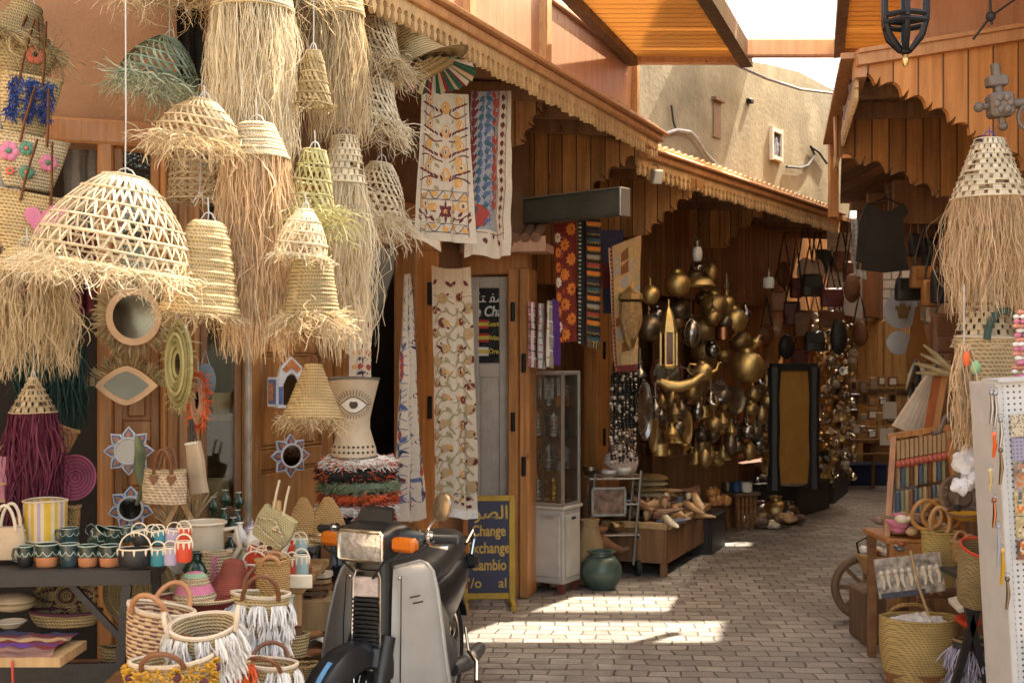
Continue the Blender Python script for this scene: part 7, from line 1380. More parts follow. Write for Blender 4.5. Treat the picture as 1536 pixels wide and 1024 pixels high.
for i in range(20):
 u,v=1282+(i%5)*14+R2.uniform(-3,3),575+(i//5)*24+R2.uniform(-4,4);w_,h=PX(R2.uniform(9,16),14.7),PX(R2.uniform(10,20),14.7);t=thing('framed_picture','small framed picture hung on the far display rack','picture',P(u,v,14.7-.01*i),0,'small frames on the far display rack');b=MB();b.box((0,0,0),(w_,.03,h),None,.006);b.build('frame',R2.choice([W_PALE,BRASD,CER,W_TAB,SILM]),t);b=MB();b.box((0,-.017,0),(w_*.65,.004,h*.65));b.build('print',R2.choice([CERW,MIRR,D['tan'],D['grey']]),t)
for i,(u,v,m,lb)in enumerate(((1335,615,CERW,'white card hung on the side of the far display rack'),(1330,655,CERW,'second white card low on the side of the far display rack'),(1258,630,CER,'pale bell-shaped cloth lamp under the glinting strings'))):
 t=thing('paper_card' if i<2 else 'cloth_lamp',lb,'card' if i<2 else 'lamp',P(u,v,14.3));b=MB()
 if i<2:b.box((0,0,0),(.16,.01,.2))
 else:b.lathe([(.03,.2),(.05,.1),(.12,-.2),(.02,-.1)],16)
 b.build('body',m,t);b=MB();b.tube([(0,0,.1),(0,0,.3)],.004,5);b.build('string',BRONZ,t)
for lb,a,c,z,d,m in(('low blue cloth covered table at the end of the alley',(1268,728),(1330,728),.25,.4,mat('blue_cloth_table',(.03,.04,.1),rough=.9)),('small brown wooden table before the far display rack',(1306,722),(1340,722),.5,.35,W_TAB)):crate(lb,a,c,z,d,m,0,'low_table',cat='table')
t=thing('small_stool','dark little stool by the glinting strings at the end of the alley','stool',(P(1286,0,15.2).x,15.2,0));b=MB();b.box((0,0,.6),(.5,.3,.04));b.build('seat',W_DK,t)
for x in(-.2,.2):b=MB();b.box((x,0,.29),(.04,.04,.58));b.build('leg',W_DK,t)
t=thing('low_bench','low wooden bench under the tasselled bags','bench',(-1.05,4.02,0),rad(4));b=MB();b.box((0,0,.53),(.62,.5,.04),None,.006);b.build('seat',W_TAB,t)
for x in(-.27,.27):
 for y in(-.2,.2):b=MB();b.box((x,y,.255),(.05,.05,.51));b.build('leg',W_TAB,t)
xa,xb=P(284,0,4.75).x,P(474,0,4.75).x
t=thing('goods_table','pale plank table crowded with painted pots and baskets behind the bags','table',((xa+xb)/2,4.78,0));b=MB();b.box((0,0,.765),(xb-xa,.62,.03),None,.004);b.build('top',W_PALE,t);b=MB();b.box((0,-.3,.69),(xb-xa-.02,.025,.12),None,.003);b.build('apron',W_PALE,t)
for x in(-1,1):
 for y in(-.26,.26):b=MB();b.box((x*((xb-xa)/2-.04),y,.375),(.05,.05,.75));b.build('leg',W_TAB,t)
WCHK=mat('plum_check_wicker',(.6,.43,.25),rough=.7,var=.2)
def check_wicker():
 m,nt,b=nodes_of('plum_check');tc=N(nt,'TexCoord');sx=N(nt,'SeparateXYZ');L(nt,tc.outputs['Object'],sx.inputs[0]);an=mth(nt,'ARCTAN2',sx.outputs['Y'],sx.outputs['X'])
 ch=N(nt,'TexChecker',i_Scale=1.);cb=N(nt,'CombineXYZ');L(nt,mth(nt,'MULTIPLY',an,11/pi),cb.inputs[0]);L(nt,mth(nt,'MULTIPLY',sx.outputs['Z'],48),cb.inputs[1]);cb.inputs[2].default_value=.5;L(nt,cb.outputs[0],ch.inputs['Vector'])
 wv=N(nt,'TexWave',i_Scale=22.,bands_direction='Z',i_Distortion=2.);L(nt,tc.outputs['Object'],wv.inputs['Vector']);c=mixc(nt,ch.outputs['Fac'],(.6,.42,.23),(.12,.03,.055));c=mixc(nt,wv.outputs['Fac'],c,(.66,.47,.27));bm=N(nt,'Bump',i_Strength=.8,i_Distance=.008);L(nt,mth(nt,'ADD',ch.outputs['Fac'],wv.outputs['Fac']),bm.inputs['Height']);L(nt,bm.outputs[0],b.inputs['Normal']);L(nt,c,b.inputs['Base Color']);b.inputs['Roughness'].default_value=.6;return m
def on_bench(Y):return HZ+(EYE-.552)*F/Y
tub('wicker basket with plum checks and tan leather handles, left of the white tasselled tub',228,1002,104,78,92,3.98,check_wicker(),CREAM,rot=(0,9,-10),hand=LEATH_T,hh=.075,hth=.009,lean=.5,span=.55)
t=tub('open straw tub fringed with white tassels and white looped handles',314,1016,100,78,92,3.86,COIL_P,CREAM,rot=(20,-4,8),bulge=.05);tassels(t,YARNW,(.93,.68,.42),22,.075);k,H=t['rH'][1:3]
for s_ in(-1,1):b=MB();b.tube([(s_*(k*.95+.012*math.sin(q)),.035*math.cos(q),H-.01+.06*math.sin(q))for q in(pi*i/10 for i in range(11))],.008,8);b.build('handle',CREAM,t)
t=tub('straw bag with white tassels and dark brown hoop handles, behind the open tub',384,986,88,72,96,4.22,COIL,CREAM,rot=(0,4,12),hand=LEATH,hh=.09,hth=.008,lean=.35,span=.6);tassels(t,YARNW,(.86,.62,.36),18,.075)
t=tub('straw bag with white tassels, lowest and nearest the scooter',392,1066,92,76,74,4.0,COIL,CREAM,rot=(0,6,0),hand=LEATH,hh=.05,hth=.007,lean=.8,span=.6);tassels(t,YARNW,(.9,.64,.36),18,.075)
t=tub('bag covered in mustard yellow yarn pompoms with plum dots',262,1072,126,104,84,3.72,COIL,CREAM,rot=(0,-4,0),hand=LEATH,hh=.055,hth=.008,lean=.6,span=.5);b=MB();r0,r1,H,sy=t['rH']
for i in range(1500):a=uni(0,2*pi);q=uni(.1,.97);r=lerp(r0,r1,q)*1.04;p=(r*math.cos(a),r*sy*math.sin(a),H*q);strand(b,p,(math.cos(a),math.sin(a),uni(-.5,.6)),.022,V((0,0,-1)),3,.4,.006,.85)
b.build('pompom_pile',YARNY,t,smooth=False);b=MB()
for i in range(10):a=2*pi*i/10;b.ball((lerp(r0,r1,.7)*1.13*math.cos(a),lerp(r0,r1,.7)*sy*1.13*math.sin(a),H*(.72+.08*(-1)**i)),.014,8)
b.build('plum_dots',DPUR,t)
t=tub('small basket with a bright orange tassel fringe squeezed under the white tub',338,1040,70,60,50,3.9,COIL,rot=(0,4,0));tassels(t,YARNO,(.95,.6),14,.06)
TZ=.782
def pot(label,u,r,Y,kind,m,h=None,dz=0,name='glazed_pot',cat='pot',band=None,hand=0,grp=None,tilt=0,sc=1.):
 R_=PX(r,Y);pf=LATH[kind];z0=-min(z for _,z in pf);t=thing(name,label,cat,V((P(u,0,Y).x,Y,TZ+dz)),0,grp,rot=(0,rad(tilt),0));b=MB();b.lathe([(a*R_,(z+z0)*R_*sc)for a,z in pf],24);b.build('body',m,t);zt,rt=max((z,a)for a,z in pf);b=MB();b.tube([(R_*max(a for a,z in pf if z>zt-.35)*math.cos(2*pi*i/22),R_*max(a for a,z in pf if z>zt-.35)*math.sin(2*pi*i/22),(zt+z0)*R_*sc-.002)for i in range(22)],R_*.08,6,closed=True);b.build('rim',band or m,t)
 if hand:b=MB();hh=(zt+z0)*R_*sc;b.tube([(hand*R_*.85,0,hh*.85),(hand*R_*1.6,0,hh*.9),(hand*R_*1.8,0,hh*.55),(hand*R_*1.2,0,hh*.2),(hand*R_*.8,0,hh*.22)],R_*.13,8);b.build('handle',m,t)
 return t
GRN=mat('bottle_green_glaze',(.012,.04,.022),rough=.18,var=.4,coat=.4)
pot('large cream jug with a round handle on the plank table',306,30,4.62,'cup',CER,hand=1,name='cream_jug',cat='jug',sc=1.75)
pot('cream jug without handle behind the large one',266,20,4.75,'cup',CERW,name='cream_jug',cat='jug',sc=1.6)
pot('pale round vase between the cream jugs',284,14,4.7,'ball',CERW,dz=.12,name='white_vase',cat='vase')
pot('fluted bottle green bowl at the front of the plank table',296,22,4.5,'tall',GRN,sc=.7,name='fluted_bowl',cat='bowl')
pot('lilac ball vase beside the green candlesticks',378,15,4.9,'ball',mat('lilac_glaze',(.5,.42,.55),rough=.3,coat=.3),dz=.1,name='ball_vase',cat='vase',sc=.8)
for i,(u,dz,Y)in enumerate(((322,.12,4.8),(336,.16,4.9),(350,.13,4.85),(330,.06,4.7),(345,.07,4.75),(356,.14,5.0),(320,.2,4.95),(338,.22,5.02),(358,.21,5.02))):pot('dark green candlestick pot with white rim in the cluster behind the olive vases',u,9,Y,'tall',GRN,dz=dz,band=CERW,name='candlestick_pot',grp='dark green candlestick pots')
b=MB();b.box((0,0,.07),(.22,.2,.14),None,.004);tag(b.build('wooden_box',W_PALE,loc=(P(340,0,4.95).x,4.93,TZ)),'pale wooden box raising the dark green candlestick pots','box')
for u,dz,m,lb in((346,.0,OLIV,'tall olive glazed vase'),(366,0,mat('cream_green_glaze',(.5,.5,.36),rough=.25,var=.3),'cream and green vase left of the bag on a stick'),(388,0,OLIV,'short olive cup behind the red hoop pots'),(360,.1,CERW,'white cup stacked on a cream green vase'),(378,.08,CERW,'little white cup hung below the lilac ball')):pot(lb,u,12,4.68,'tall',m,dz=dz,band=CERW,name='glazed_vase',cat='vase',sc=1.1)
t=pot('wavy vase with black and white bands at the front of the plank table',349,11,4.55,'tall',CERW,band=BLKP,name='banded_vase',cat='vase');b=MB()
for i in range(5):b.tube([(PX(11,4.55)*(.6+.3*math.sin(i*1.2))*math.cos(2*pi*j/18),PX(11,4.55)*(.6+.3*math.sin(i*1.2))*math.sin(2*pi*j/18),.012+i*.014)for j in range(18)],.003,5,closed=True)
b.build('bands',BLKP,t)
t=tub('small cream basket with pink zigzag braid on the plank table',325,872,46,42,44,4.5,COIL_P,sy=.6,inner=None);b=MB();r0,r1,H,sy=t['rH']
for s_ in(1,-1):b.tube([(.012*s_*(-1)**i,-r1*sy*1.04,H*(.08+.84*i/8))for i in range(9)],.004,5)
b.build('zigzag_braid',FPK,t)
def vt(Y):return HZ+(EYE-TZ)*F/Y
for u,Y,dv,w_,h,m,tl,lb in((382,4.46,0,38,34,REDP,0,'wide red hoop pot with cream drips left of the bag on a stick'),(378,4.5,32,26,24,REDP,20,'tilted red hoop pot stacked over the wide red one'),(392,4.52,30,22,24,REDP,-12,'small red hoop pot leaning on its neighbour'),(404,4.6,0,22,40,PURP,0,'lilac hoop pot behind the wooden stick'),(424,4.5,4,24,32,WHTP,0,'white hoop pot right of the wooden stick'),(438,4.5,6,20,32,REDP,0,'red hoop pot between the white and pale teal ones'),(452,4.5,8,22,34,SKYP,0,'pale teal hoop pot at the end of the row'),(420,4.55,40,24,22,WHTP,25,'tilted white hoop pot in the upper row'),(436,4.55,42,20,22,REDP,15,'tilted red hoop pot in the upper row'),(450,4.55,44,22,20,SKYP,0,'pale teal hoop pot in the upper row')):minib(lb,u,vt(Y)-dv,w_,h,Y,m,tl,'hoop pots on the plank table')
t=thing('wooden_tray','pale wooden tray holding the white and red hoop pots','tray',(P(436,0,4.5).x,4.5,TZ));b=MB();b.box((0,0,.012),(.16,.16,.02),None,.003);b.build('floor',W_PALE,t);b=MB();b.box((0,-.085,.025),(.19,.014,.05),Matrix.Rotation(rad(8),3,'X'),.003);b.build('lip',ICING,t)
t=thing('bag_on_stick','flat straw bag with ribbon handles stuck on a wooden post','bag',P(412,790,4.42),rot=(0,rad(28),rad(-14)));b=MB();k=4.42/F;loft(b,[sring((0,0,z*k),hx*k,.02,16,4,'z')for z,hx in((-26,26),(-10,31),(8,32),(24,29))]);b.build('woven_body',mat('green_straw',(.42,.37,.2),rough=.8,weave=(60,40)),t);b=MB()
for x in(-12,6):b.tube([(x*k,-.01,22*k),((x-8)*k,-.01,48*k),((x-14)*k,0,66*k)],.009,6,flat=.4)
b.build('ribbon_handle',mat('pale_ribbon',(.62,.53,.36),rough=.8),t);b=MB();b.tube([(-24*k,-.03,4*k),(0,-.035,14*k),(26*k,-.03,-6*k),(28*k,-.02,-18*k),(0,-.035,-12*k),(-22*k,-.03,-8*k)],.004,6,closed=True);b.ball((6*k,-.035,2*k),.012,10);b.build('cord_trim',COIL_P,t)
b=MB();b.box((0,0,.16),(.03,.025,.36),None,.003);tag(b.build('wooden_post',W_PALE,loc=(P(413,0,4.4).x,4.43,TZ-.02)),'short pale wooden post carrying the flat straw bag','post')
for i,(u,dz,l,m,lb)in enumerate(((462,.085,.16,ICING,'pale rounded wooden board on top of the board pile'),(458,.06,.17,W_PALE,'plain wooden board in the middle of the board pile'),(460,.035,.17,W_TAB,'brown wooden board low in the board pile'),(456,.012,.16,W_GREY,'grey wooden board at the bottom of the board pile'))):b=MB();loft(b,[sring((x*l,0,0),.0,0,4)if False else[V((x*l/1.,y*hw,z))for y,z in((-1,-.008),(1,-.008),(1,.008),(-1,.008))]for x,hw in((-.5,.02),(-.42,.05),(0,.06),(.42,.05),(.5,.02))]);tag(b.build('wooden_board',m,loc=(P(u+8,0,5.06).x,5.06,.635+dz),rz=rad(-8+5*i)),lb,'board')
b=MB();b.box((0,0,.56),(.24,.22,.13),None,.005);b.box((0,0,.24),(.2,.18,.48));tag(b.build('pale_crate',W_PALE,loc=(P(472,0,5.08).x,5.08,0)),'pale wooden crate with boards on top, behind the scooter shield','crate')
t=tub('black bag with silver grey fringe rows beside the headlight',482,868,64,62,62,5.3,BLKP,BLKP,sy=.5);tassels(t,mat('grey_yarn',(.3,.31,.32),rough=.9,island=.2),(.95,.62),18,.05)
tub('honey wicker basket lying open toward the bags',409,902,52,46,62,4.32,WICK,rot=(0,0,0),hand=LEATH_T,hh=.03)
tub('little yellow wicker pot under the honey basket',404,930,40,34,34,4.25,mat('yellow_wicker',(.5,.36,.1),rough=.7,weave=(60,60)))
pot('pale green cup beside the little yellow wicker pot',428,12,4.3,'cup',GLW,dz=-.05,name='green_cup',cat='cup')
t=thing('fez_basket','conical basket striped in cream, pink and green among the pots','basket',P(292,900,4.28));b=MB();b.mi=0;pf=[(0.085,0),(.07,.03),(.055,.06),(.045,.085),(.03,.1),(0,.105)]
b.lathe(pf,26,mats=[0,1,0,2,1]);b.build('woven_body',[COIL_P,FPK,mat('mint_straw',(.3,.45,.3),rough=.8)],t);b=MB();ring_tube(b,.086,0,.006,30,.01);b.build('rim',COIL_P,t)
t=thing('red_basket','red and brown conical woven basket behind the leather handles','basket',P(350,890,4.38));b=MB();b.lathe([(.1,0),(.08,.04),(.05,.08),(.035,.12),(0,.13)],24);b.build('woven_body',mat('red_weave',(.3,.07,.04),rough=.85,weave=(70,50),var=.4),t);b=MB();ring_tube(b,.1,0,.007,30,.01);b.build('rim',WICK,t)
t=thing('red_tray','wide shallow tray with a dark red stitched edge above the white tub','tray',P(300,912,4.22));b=MB();b.lathe([(0,0),(.12,.005),(.15,.03),(.155,.04),(.14,.035),(0,.015)],34,sy=.7);b.build('dish',mat('dark_red_weave',(.2,.03,.02),rough=.8,weave=(80,70)),t);b=MB();ring_tube(b,.153,.04,.006,36,.0,.7);b.build('rim',COIL_P,t)
for u,v,w_,h,lb in((455,815,62,70,'pointed woven straw hat leaning behind the hoop pots'),(492,808,66,64,'second pointed woven straw hat, half behind the indicator')):t=thing('pointed_hat',lb,'hat',P(u,v,4.95));r,hh=PX(w_/2,4.95),PX(h,4.95);b=MB();b.lathe([(r,0),(r*.86,hh*.25),(r*.55,hh*.7),(r*.2,hh*.97),(0,hh)],24,sy=.5);b.build('woven_body',WICK,t);b=MB();ring_tube(b,r,0,.007,30,.02,.5);b.build('rim',COIL_P,t)
t=thing('tall_stool','tall wooden stool hidden behind the scooter, carrying the fuzzy hats','stool',(P(536,0,5.35).x,5.35,0));b=MB();b.box((0,0,.86),(.3,.3,.03));b.build('seat',W_TAB,t)
for x in(-.12,.12):
 for y in(-.12,.12):b=MB();b.box((x,y,.42),(.04,.04,.84));b.build('leg',W_TAB,t)
FZ=[mat('fuzz_'+n,c,rough=1.,island=.35)for n,c in(('white',(.72,.7,.66)),('black',(.014,.014,.015)),('orange',(.5,.08,.02)),('green',(.16,.2,.12)))]
for i,(mi,lb)in enumerate(((1,'black and white fuzzy hat at the bottom of the stack'),(0,'white and green fuzzy hat low in the stack'),(2,'orange red fuzzy hat in the middle of the stack'),(3,'green and red fuzzy hat in the upper stack'),(1,'black fuzzy hat second from the top of the stack'),(0,'white fuzzy hat on top of the stack, under the eye vase'))):
 z=.885+.052*i;t=thing('fuzzy_hat',lb,'hat',(P(536,0,5.35).x+uni(-.008,.008),5.35,z),0,'fuzzy hats stacked on the stool');b=MB();r=PX(56,5.35)*(1 if i<5 else.92);b.lathe([(0,0),(r*.9,.004),(r,.022),(r*.95,.04),(r*.6,.05),(0,.05)],28,wob=.06);b.build('felt_body',FZ[mi],t);b=MB()
 for k in range(700):a=uni(0,2*pi);q=V((math.cos(a),math.sin(a),0));b.mi=0 if uni(0,1)<.72 else 1;strand(b,q*r*uni(.9,1.)+V((0,0,uni(.0,.048))),q+V((uni(-.6,.6),uni(-.6,.6),uni(-.4,.5))),uni(.02,.045),V((0,0,-1)),4,.35,.004,.8)
 b.build('fuzz',[FZ[mi],FZ[(mi+1+i)%4]],t,smooth=False)
EYV=mat('parchment',(.66,.54,.38),rough=.5,var=.15,trans=.25);INK=mat('henna_ink',(.04,.025,.02),rough=.6)
t=thing('eye_vase','waisted parchment drum lamp painted with a large eye, standing on the fuzzy hats','lamp',(P(531,0,5.3).x,5.3,1.195),rad(6));k=5.3/F;b=MB();prf=[(34,0),(33,12),(28,28),(24,42),(24,56),(28,76),(33,96),(37,112),(38,118),(35,117),(30,90),(22,50),(28,14)]
b.lathe([(r*k,z*k)for r,z in prf],36);b.build('drum',EYV,t);b=MB();ring_tube(b,37.5*k,117*k,.006,30,.01);ring_tube(b,34*k,0,.004,30,.03);b.build('rim',mat('dark_rim',(.12,.1,.08),rough=.5),t)
def cyl(x,z):
 r=0
 for(r0,z0),(r1,z1)in zip(prf,prf[1:9]):
  if z0<=z<=z1:r=lerp(r0,r1,(z-z0)/(z1-z0))
 r=(r or 30)+.8;x=max(-r*.97,min(r*.97,x));return(x*k,-math.sqrt(r*r-x*x)*k,z*k)
b=MB();n=20;up=[(-20+40*i/n,78+12*math.sin(pi*i/n))for i in range(n+1)];lo=[(20-40*i/n,78-12*math.sin(pi*i/n))for i in range(1,n)]
b.mi=1
for i in range(n):b.add([cyl(*up[i]),cyl(*up[i+1]),cyl(up[i+1][0],156-up[i+1][1]),cyl(up[i][0],156-up[i][1])],[(0,1,2,3)])
b.mi=0;b.tube([cyl(*q)for q in up+lo],.0022,5,closed=True);b.lathe([(0,0),(6.5*k,0),(6*k,.004),(0,.005)],18,V(cyl(0,79))+V((0,.001,0)),M=Matrix.Rotation(pi/2,3,'X'))
for i in range(17):a=pi*i/16;b.tube([cyl(-21*math.cos(a),79+13*math.sin(a)),cyl(-27*math.cos(a),79+22*math.sin(a))],.0013,4);b.tube([cyl(-20*math.cos(a),77-13*math.sin(a)),cyl(-24*math.cos(a),77-20*math.sin(a))],.001,4)
for i in range(9):
 for z in(8,16):b.ball(cyl(-28+7*i,z),.0055,6)
b.build('painted_eye',[INK,CERW],t)
t=tub('woven straw handbag with two brown leather handles and heart tabs',246,756,62,66,50,4.62,mat('rag_weave',(.58,.44,.29),rough=.85,weave=(30,28),var=.4,scale=40),COIL_P,sy=.4,hand=LEATH,hh=.095,hth=.008,lean=.15,span=.42,rot=(0,2,0));r0,r1,H,sy=t['rH']
for x in(-.42,.42):b=MB();b.prism([(x*r1+p,H*.8+q)for p,q in((0,-.03),(.02,0),(.014,.014),(0,.008),(-.014,.014),(-.02,0))],.008,-r1*sy*1.03);b.build('heart_tab',LEATH,t)
t=thing('cloth_pouch','pale narrow cloth pouch hanging right of the straw handbag','pouch',P(290,662,4.78),rot=(0,rad(-8),rad(-20)));k=4.78/F;b=MB();loft(b,[sring((0,0,-z*k),hx*k,.018,14,4,'z')for z,hx in((0,11),(30,14),(60,13),(78,15))]);b.build('cloth',LIN,t);b=MB()
for x in(-6,0,6):b.tube([(x*k,0,0),(x*k*.4,0,34*k)],.004,6)
b.build('strap',BLKP,t);b=MB()
for x in range(-9,10,4):b.ball((x*k,-.018,-3*k),.006,6)
b.build('shells',CERW,t)
for j,(u,v,lb)in enumerate(((262,800,'bundle of dried straw behind the cream jugs'),(290,782,'second bundle of dried straw below the cloth pouch'))):
 b=MB()
 for i in range(110):strand(b,(uni(-.012,.012),uni(-.012,.012),0),(uni(-.55,.55),uni(-.4,.2),1),uni(.09,.15),V((0,0,-1)),4,.06,.005,.95)
 t=thing('straw_bundle',lb,'straw bundle',P(u,v,4.85));b.build('stalks',STRAW,t,smooth=False);b=MB();ring_tube(b,.018,.01,.005,16,.0);b.build('tie',COIL_D,t)
t=thing('wooden_easel','small bare wooden easel behind the cream jugs','easel',P(270,800,4.8));b=MB();b.bar((-.08,0,-.02),(0,0,.14),.014,.02);b.bar((.09,0,-.02),(0,0,.14),.014,.02);b.bar((0,.08,-.02),(0,.01,.14),.014,.02);b.build('legs',W_PALE,t)
t=thing('shoe_box','open wooden box below the plank table, full of green slippers','crate',(P(450,0,4.9).x,4.9,0));b=MB()
for c,d in(((0,-.16,.3),(.34,.02,.24)),((0,.16,.3),(.34,.02,.24)),((-.16,0,.3),(.02,.3,.24)),((.16,0,.3),(.02,.3,.24)),((0,0,.19),(.3,.3,.02))):b.box(c,d)
b.build('sides',W_DK,t)
for i,(x,y,rz,m,lb)in enumerate(((-.06,-.1,20,'green','dark green slipper on top of the shoe box'),(.05,-.06,-15,'white','white slipper in the shoe box'),(-.02,.06,60,'green','dark green slipper lying across the shoe box'),(.09,.08,120,'tan','tan slipper at the back of the shoe box'))):slipper(lb,(P(450,0,4.9).x+x,4.9+y-.1,.42+.03*i),.24,.09,{'green':mat('green_leather',(.05,.09,.06),rough=.45),'white':BAGM['w'],'tan':LEATH_T}[m],LEATH_T,(0,0,rz),'slippers in the shoe box')
for i,(u,Y,m,c,k)in enumerate(((312,4.52,REDP,'red','cup'),(362,4.5,MATS['lilac_glaze'],'lilac','bowl'),(370,4.6,CERW,'white','cup'),(336,4.5,TEALP,'teal','bell'),(286,4.6,MATS['yellow_wicker'],'straw yellow','pot'),(398,4.72,OLIV,'olive','pot'),(444,4.72,CER,'cream','ball'),(430,4.8,GRN,'bottle green','pot'),(460,4.75,TERR,'terracotta','pot'))):pot('little '+c+' '+{'cup':'beaker','bowl':'upturned bowl','bell':'bell','pot':'round pot','ball':'stoppered jar'}[k]+' among the crowded pots on the plank table',u,9,Y,k,m,name='small_pot')
for i,(u,v,Y,m,lb)in enumerate(((210,968,4.35,WICK,'honey wicker bowl on the bench end beside the plum check basket'),(438,985,4.5,COIL,'straw basket on the ground between the bags and the scooter'),(452,1030,4.4,WICK,'low wicker basket nearest the scooter wheel'),(176,1005,4.4,COIL_D,'aged straw basket behind the table leg'))):tub(lb,u,v,52,42,34,Y,m)
t=thing('iron_lantern','big black iron lantern frame with brass tip, hanging before the orange gable','lantern',P(1358,78,5.0));k=5.0/F;b=MB();hexp=lambda r,z,n=6:[(r*k*math.cos(2*pi*i/n+.3),r*k*math.sin(2*pi*i/n+.3),z*k)for i in range(n)]
b.tube(hexp(34,52),.012,6,closed=True);b.tube(hexp(34,42),.012,6,closed=True)
for p,q,s_ in zip(hexp(34,46),hexp(36,160),hexp(8,2)):b.tube([p,q],.011,6);b.tube([p,V(p)*.72+V(s_)*.28+V((0,0,-.03)),s_],[.012,.014,.012],6)
b.lathe([(0,-6*k),(8*k,-2*k),(9*k,4*k),(0,8*k)],12);b.build('frame',IRON,t);b=MB();b.lathe([(0,-24*k),(4*k,-20*k),(5*k,-12*k),(3*k,-8*k),(5*k,-5*k),(0,-4*k)],14);b.build('brass_tip',BRASS,t)
GREYM=mat('weathered_metal',(.17,.13,.1),rough=.6,metal=.4,var=.3,bump=.3)
t=thing('iron_bracket','weathered carved bracket arm with square boss and ball ends, holding the straw cone lamp','bracket',P(1500,158,5.0),rot=(0,rad(-5),0));b=MB();k=5.0/F;b.box((0,0,0),(36*k,30*k,36*k),None,.012);b.box((-2*k,0,36*k),(30*k,20*k,16*k),None,.006);b.tube([(0,0,18*k),(-2*k,0,46*k),(-2*k,0,62*k)],.02,10);b.tube([(0,0,-18*k),(2*k,0,-30*k)],.014,9);b.ball((2*k,0,-32*k),7*k,12);b.tube([(-18*k,0,0),(-28*k,0,0)],.014,9);b.ball((-32*k,0,0),8*k,12);b.build('boss',GREYM,t);b=MB();b.tube([(18*k,0,0),(60*k,.02,2*k),(160*k,.05,4*k)],.02,10);b.tube([(40*k+14*k*math.cos(a),0,-22*k+18*k*math.sin(a))for a in(pi*.5+pi*1.4*i/14 for i in range(15))],.009,7);b.build('arm',GREYM,t);b=MB()
for i in range(6):a=2*pi*i/6;b.ball((10*k*math.cos(a),-15*k,10*k*math.sin(a)),(6*k,4*k,6*k),8)
b.build('rosette',GREYM,t)
t=thing('cable_knot','dark cables knotted in front of the pinkish wall at the top corner','cable',P(1486,25,5.6));b=MB();k=5.6/F;b.ball((0,0,0),8*k,8);b.tube([(-2*k,0,60*k),(0,0,0),(2*k,0,-12*k)],.006,6);b.build('knot',CABLE,t);b=MB();b.tube([(-26*k,0,-34*k),(0,0,0),(60*k,0,42*k)],.006,6);b.build('strand',CABLE,t)
PEG=None
def peg():
 m,nt,b=nodes_of('pegboard_white');tc=N(nt,'TexCoord');mp=N(nt,'Mapping');mp.inputs['Scale'].default_value=(45,45,45);L(nt,tc.outputs['Object'],mp.inputs[0]);fr=N(nt,'VectorMath',operation='FRACTION');L(nt,mp.outputs[0],fr.inputs[0]);sb=N(nt,'VectorMath',operation='SUBTRACT');L(nt,fr.outputs[0],sb.inputs[0]);sb.inputs[1].default_value=(.5,0,.5);sx=N(nt,'SeparateXYZ');L(nt,sb.outputs[0],sx.inputs[0]);d=mth(nt,'SQRT',mth(nt,'ADD',mth(nt,'POWER',sx.outputs['X'],2.),mth(nt,'POWER',sx.outputs['Z'],2.)));h=mth(nt,'LESS_THAN',d,.2);L(nt,mixc(nt,h,(.66,.65,.64),(.1,.09,.085)),b.inputs['Base Color']);b.inputs['Roughness'].default_value=.45;return m
PGW=mat('rack_white',(.6,.59,.57),rough=.5,var=.08,dirt=.25)
YP=4.5;k=YP/F;ct=P(1487,572,YP);hgt=ct.z;t=thing('pegboard_rack','white pegboard display rack with cards at the edge of the alley','rack',(ct.x+.11,YP,0),0,rot=(0,rad(-3.2),0));b=MB();b.box((.2,.0,hgt/2),(.4,.012,hgt));b.build('pegboard',peg(),t);b=MB();b.box((-.006,.12,hgt/2),(.012,.26,hgt),None,.003);b.box((-.0,-.008,hgt/2),(.02,.01,hgt));b.box((.2,.05,hgt+.006),(.42,.16,.012));b.build('side_panel',PGW,t);RK=t
def rk(u,v,off=-.012):p=P(u,v,YP);return Matrix.Translation(RK.location)@Euler(RK.rotation_euler).to_matrix().to_4x4(),p
spots_m=mat('leopard_card',(.6,.48,.33),rough=.7);
def spotty():
 m,nt,b=nodes_of('leopard_print');vo=N(nt,'TexVoronoi',i_Scale=110.);L(nt,coords(nt),vo.inputs['Vector']);L(nt,mixc(nt,ramp(nt,vo.outputs['Distance'],[(.25,1.),(.4,0.)]),(.6,.5,.36),(.05,.03,.02)),b.inputs['Base Color']);return m
def plaid():
 m,nt,b=nodes_of('lilac_plaid');w1=N(nt,'TexWave',i_Scale=22.,bands_direction='X');w2=N(nt,'TexWave',i_Scale=22.,bands_direction='Z');[L(nt,coords(nt),w.inputs['Vector'])for w in(w1,w2)];L(nt,mixc(nt,mth(nt,'MAXIMUM',w1.outputs['Fac'],w2.outputs['Fac']),(.16,.14,.22),(.36,.33,.44)),b.inputs['Base Color']);return m
SPOT,PLD=spotty(),plaid();YCARD=mat('yellow_card',(.6,.38,.04),var=.5,scale=30,col2=(.68,.6,.4));PCARD=mat('photo_card',(.25,.08,.05),var=.8,scale=22,col2=(.6,.45,.35));DCARD=mat('dark_card',(.05,.08,.1),var=.9,scale=25,col2=(.4,.15,.1))
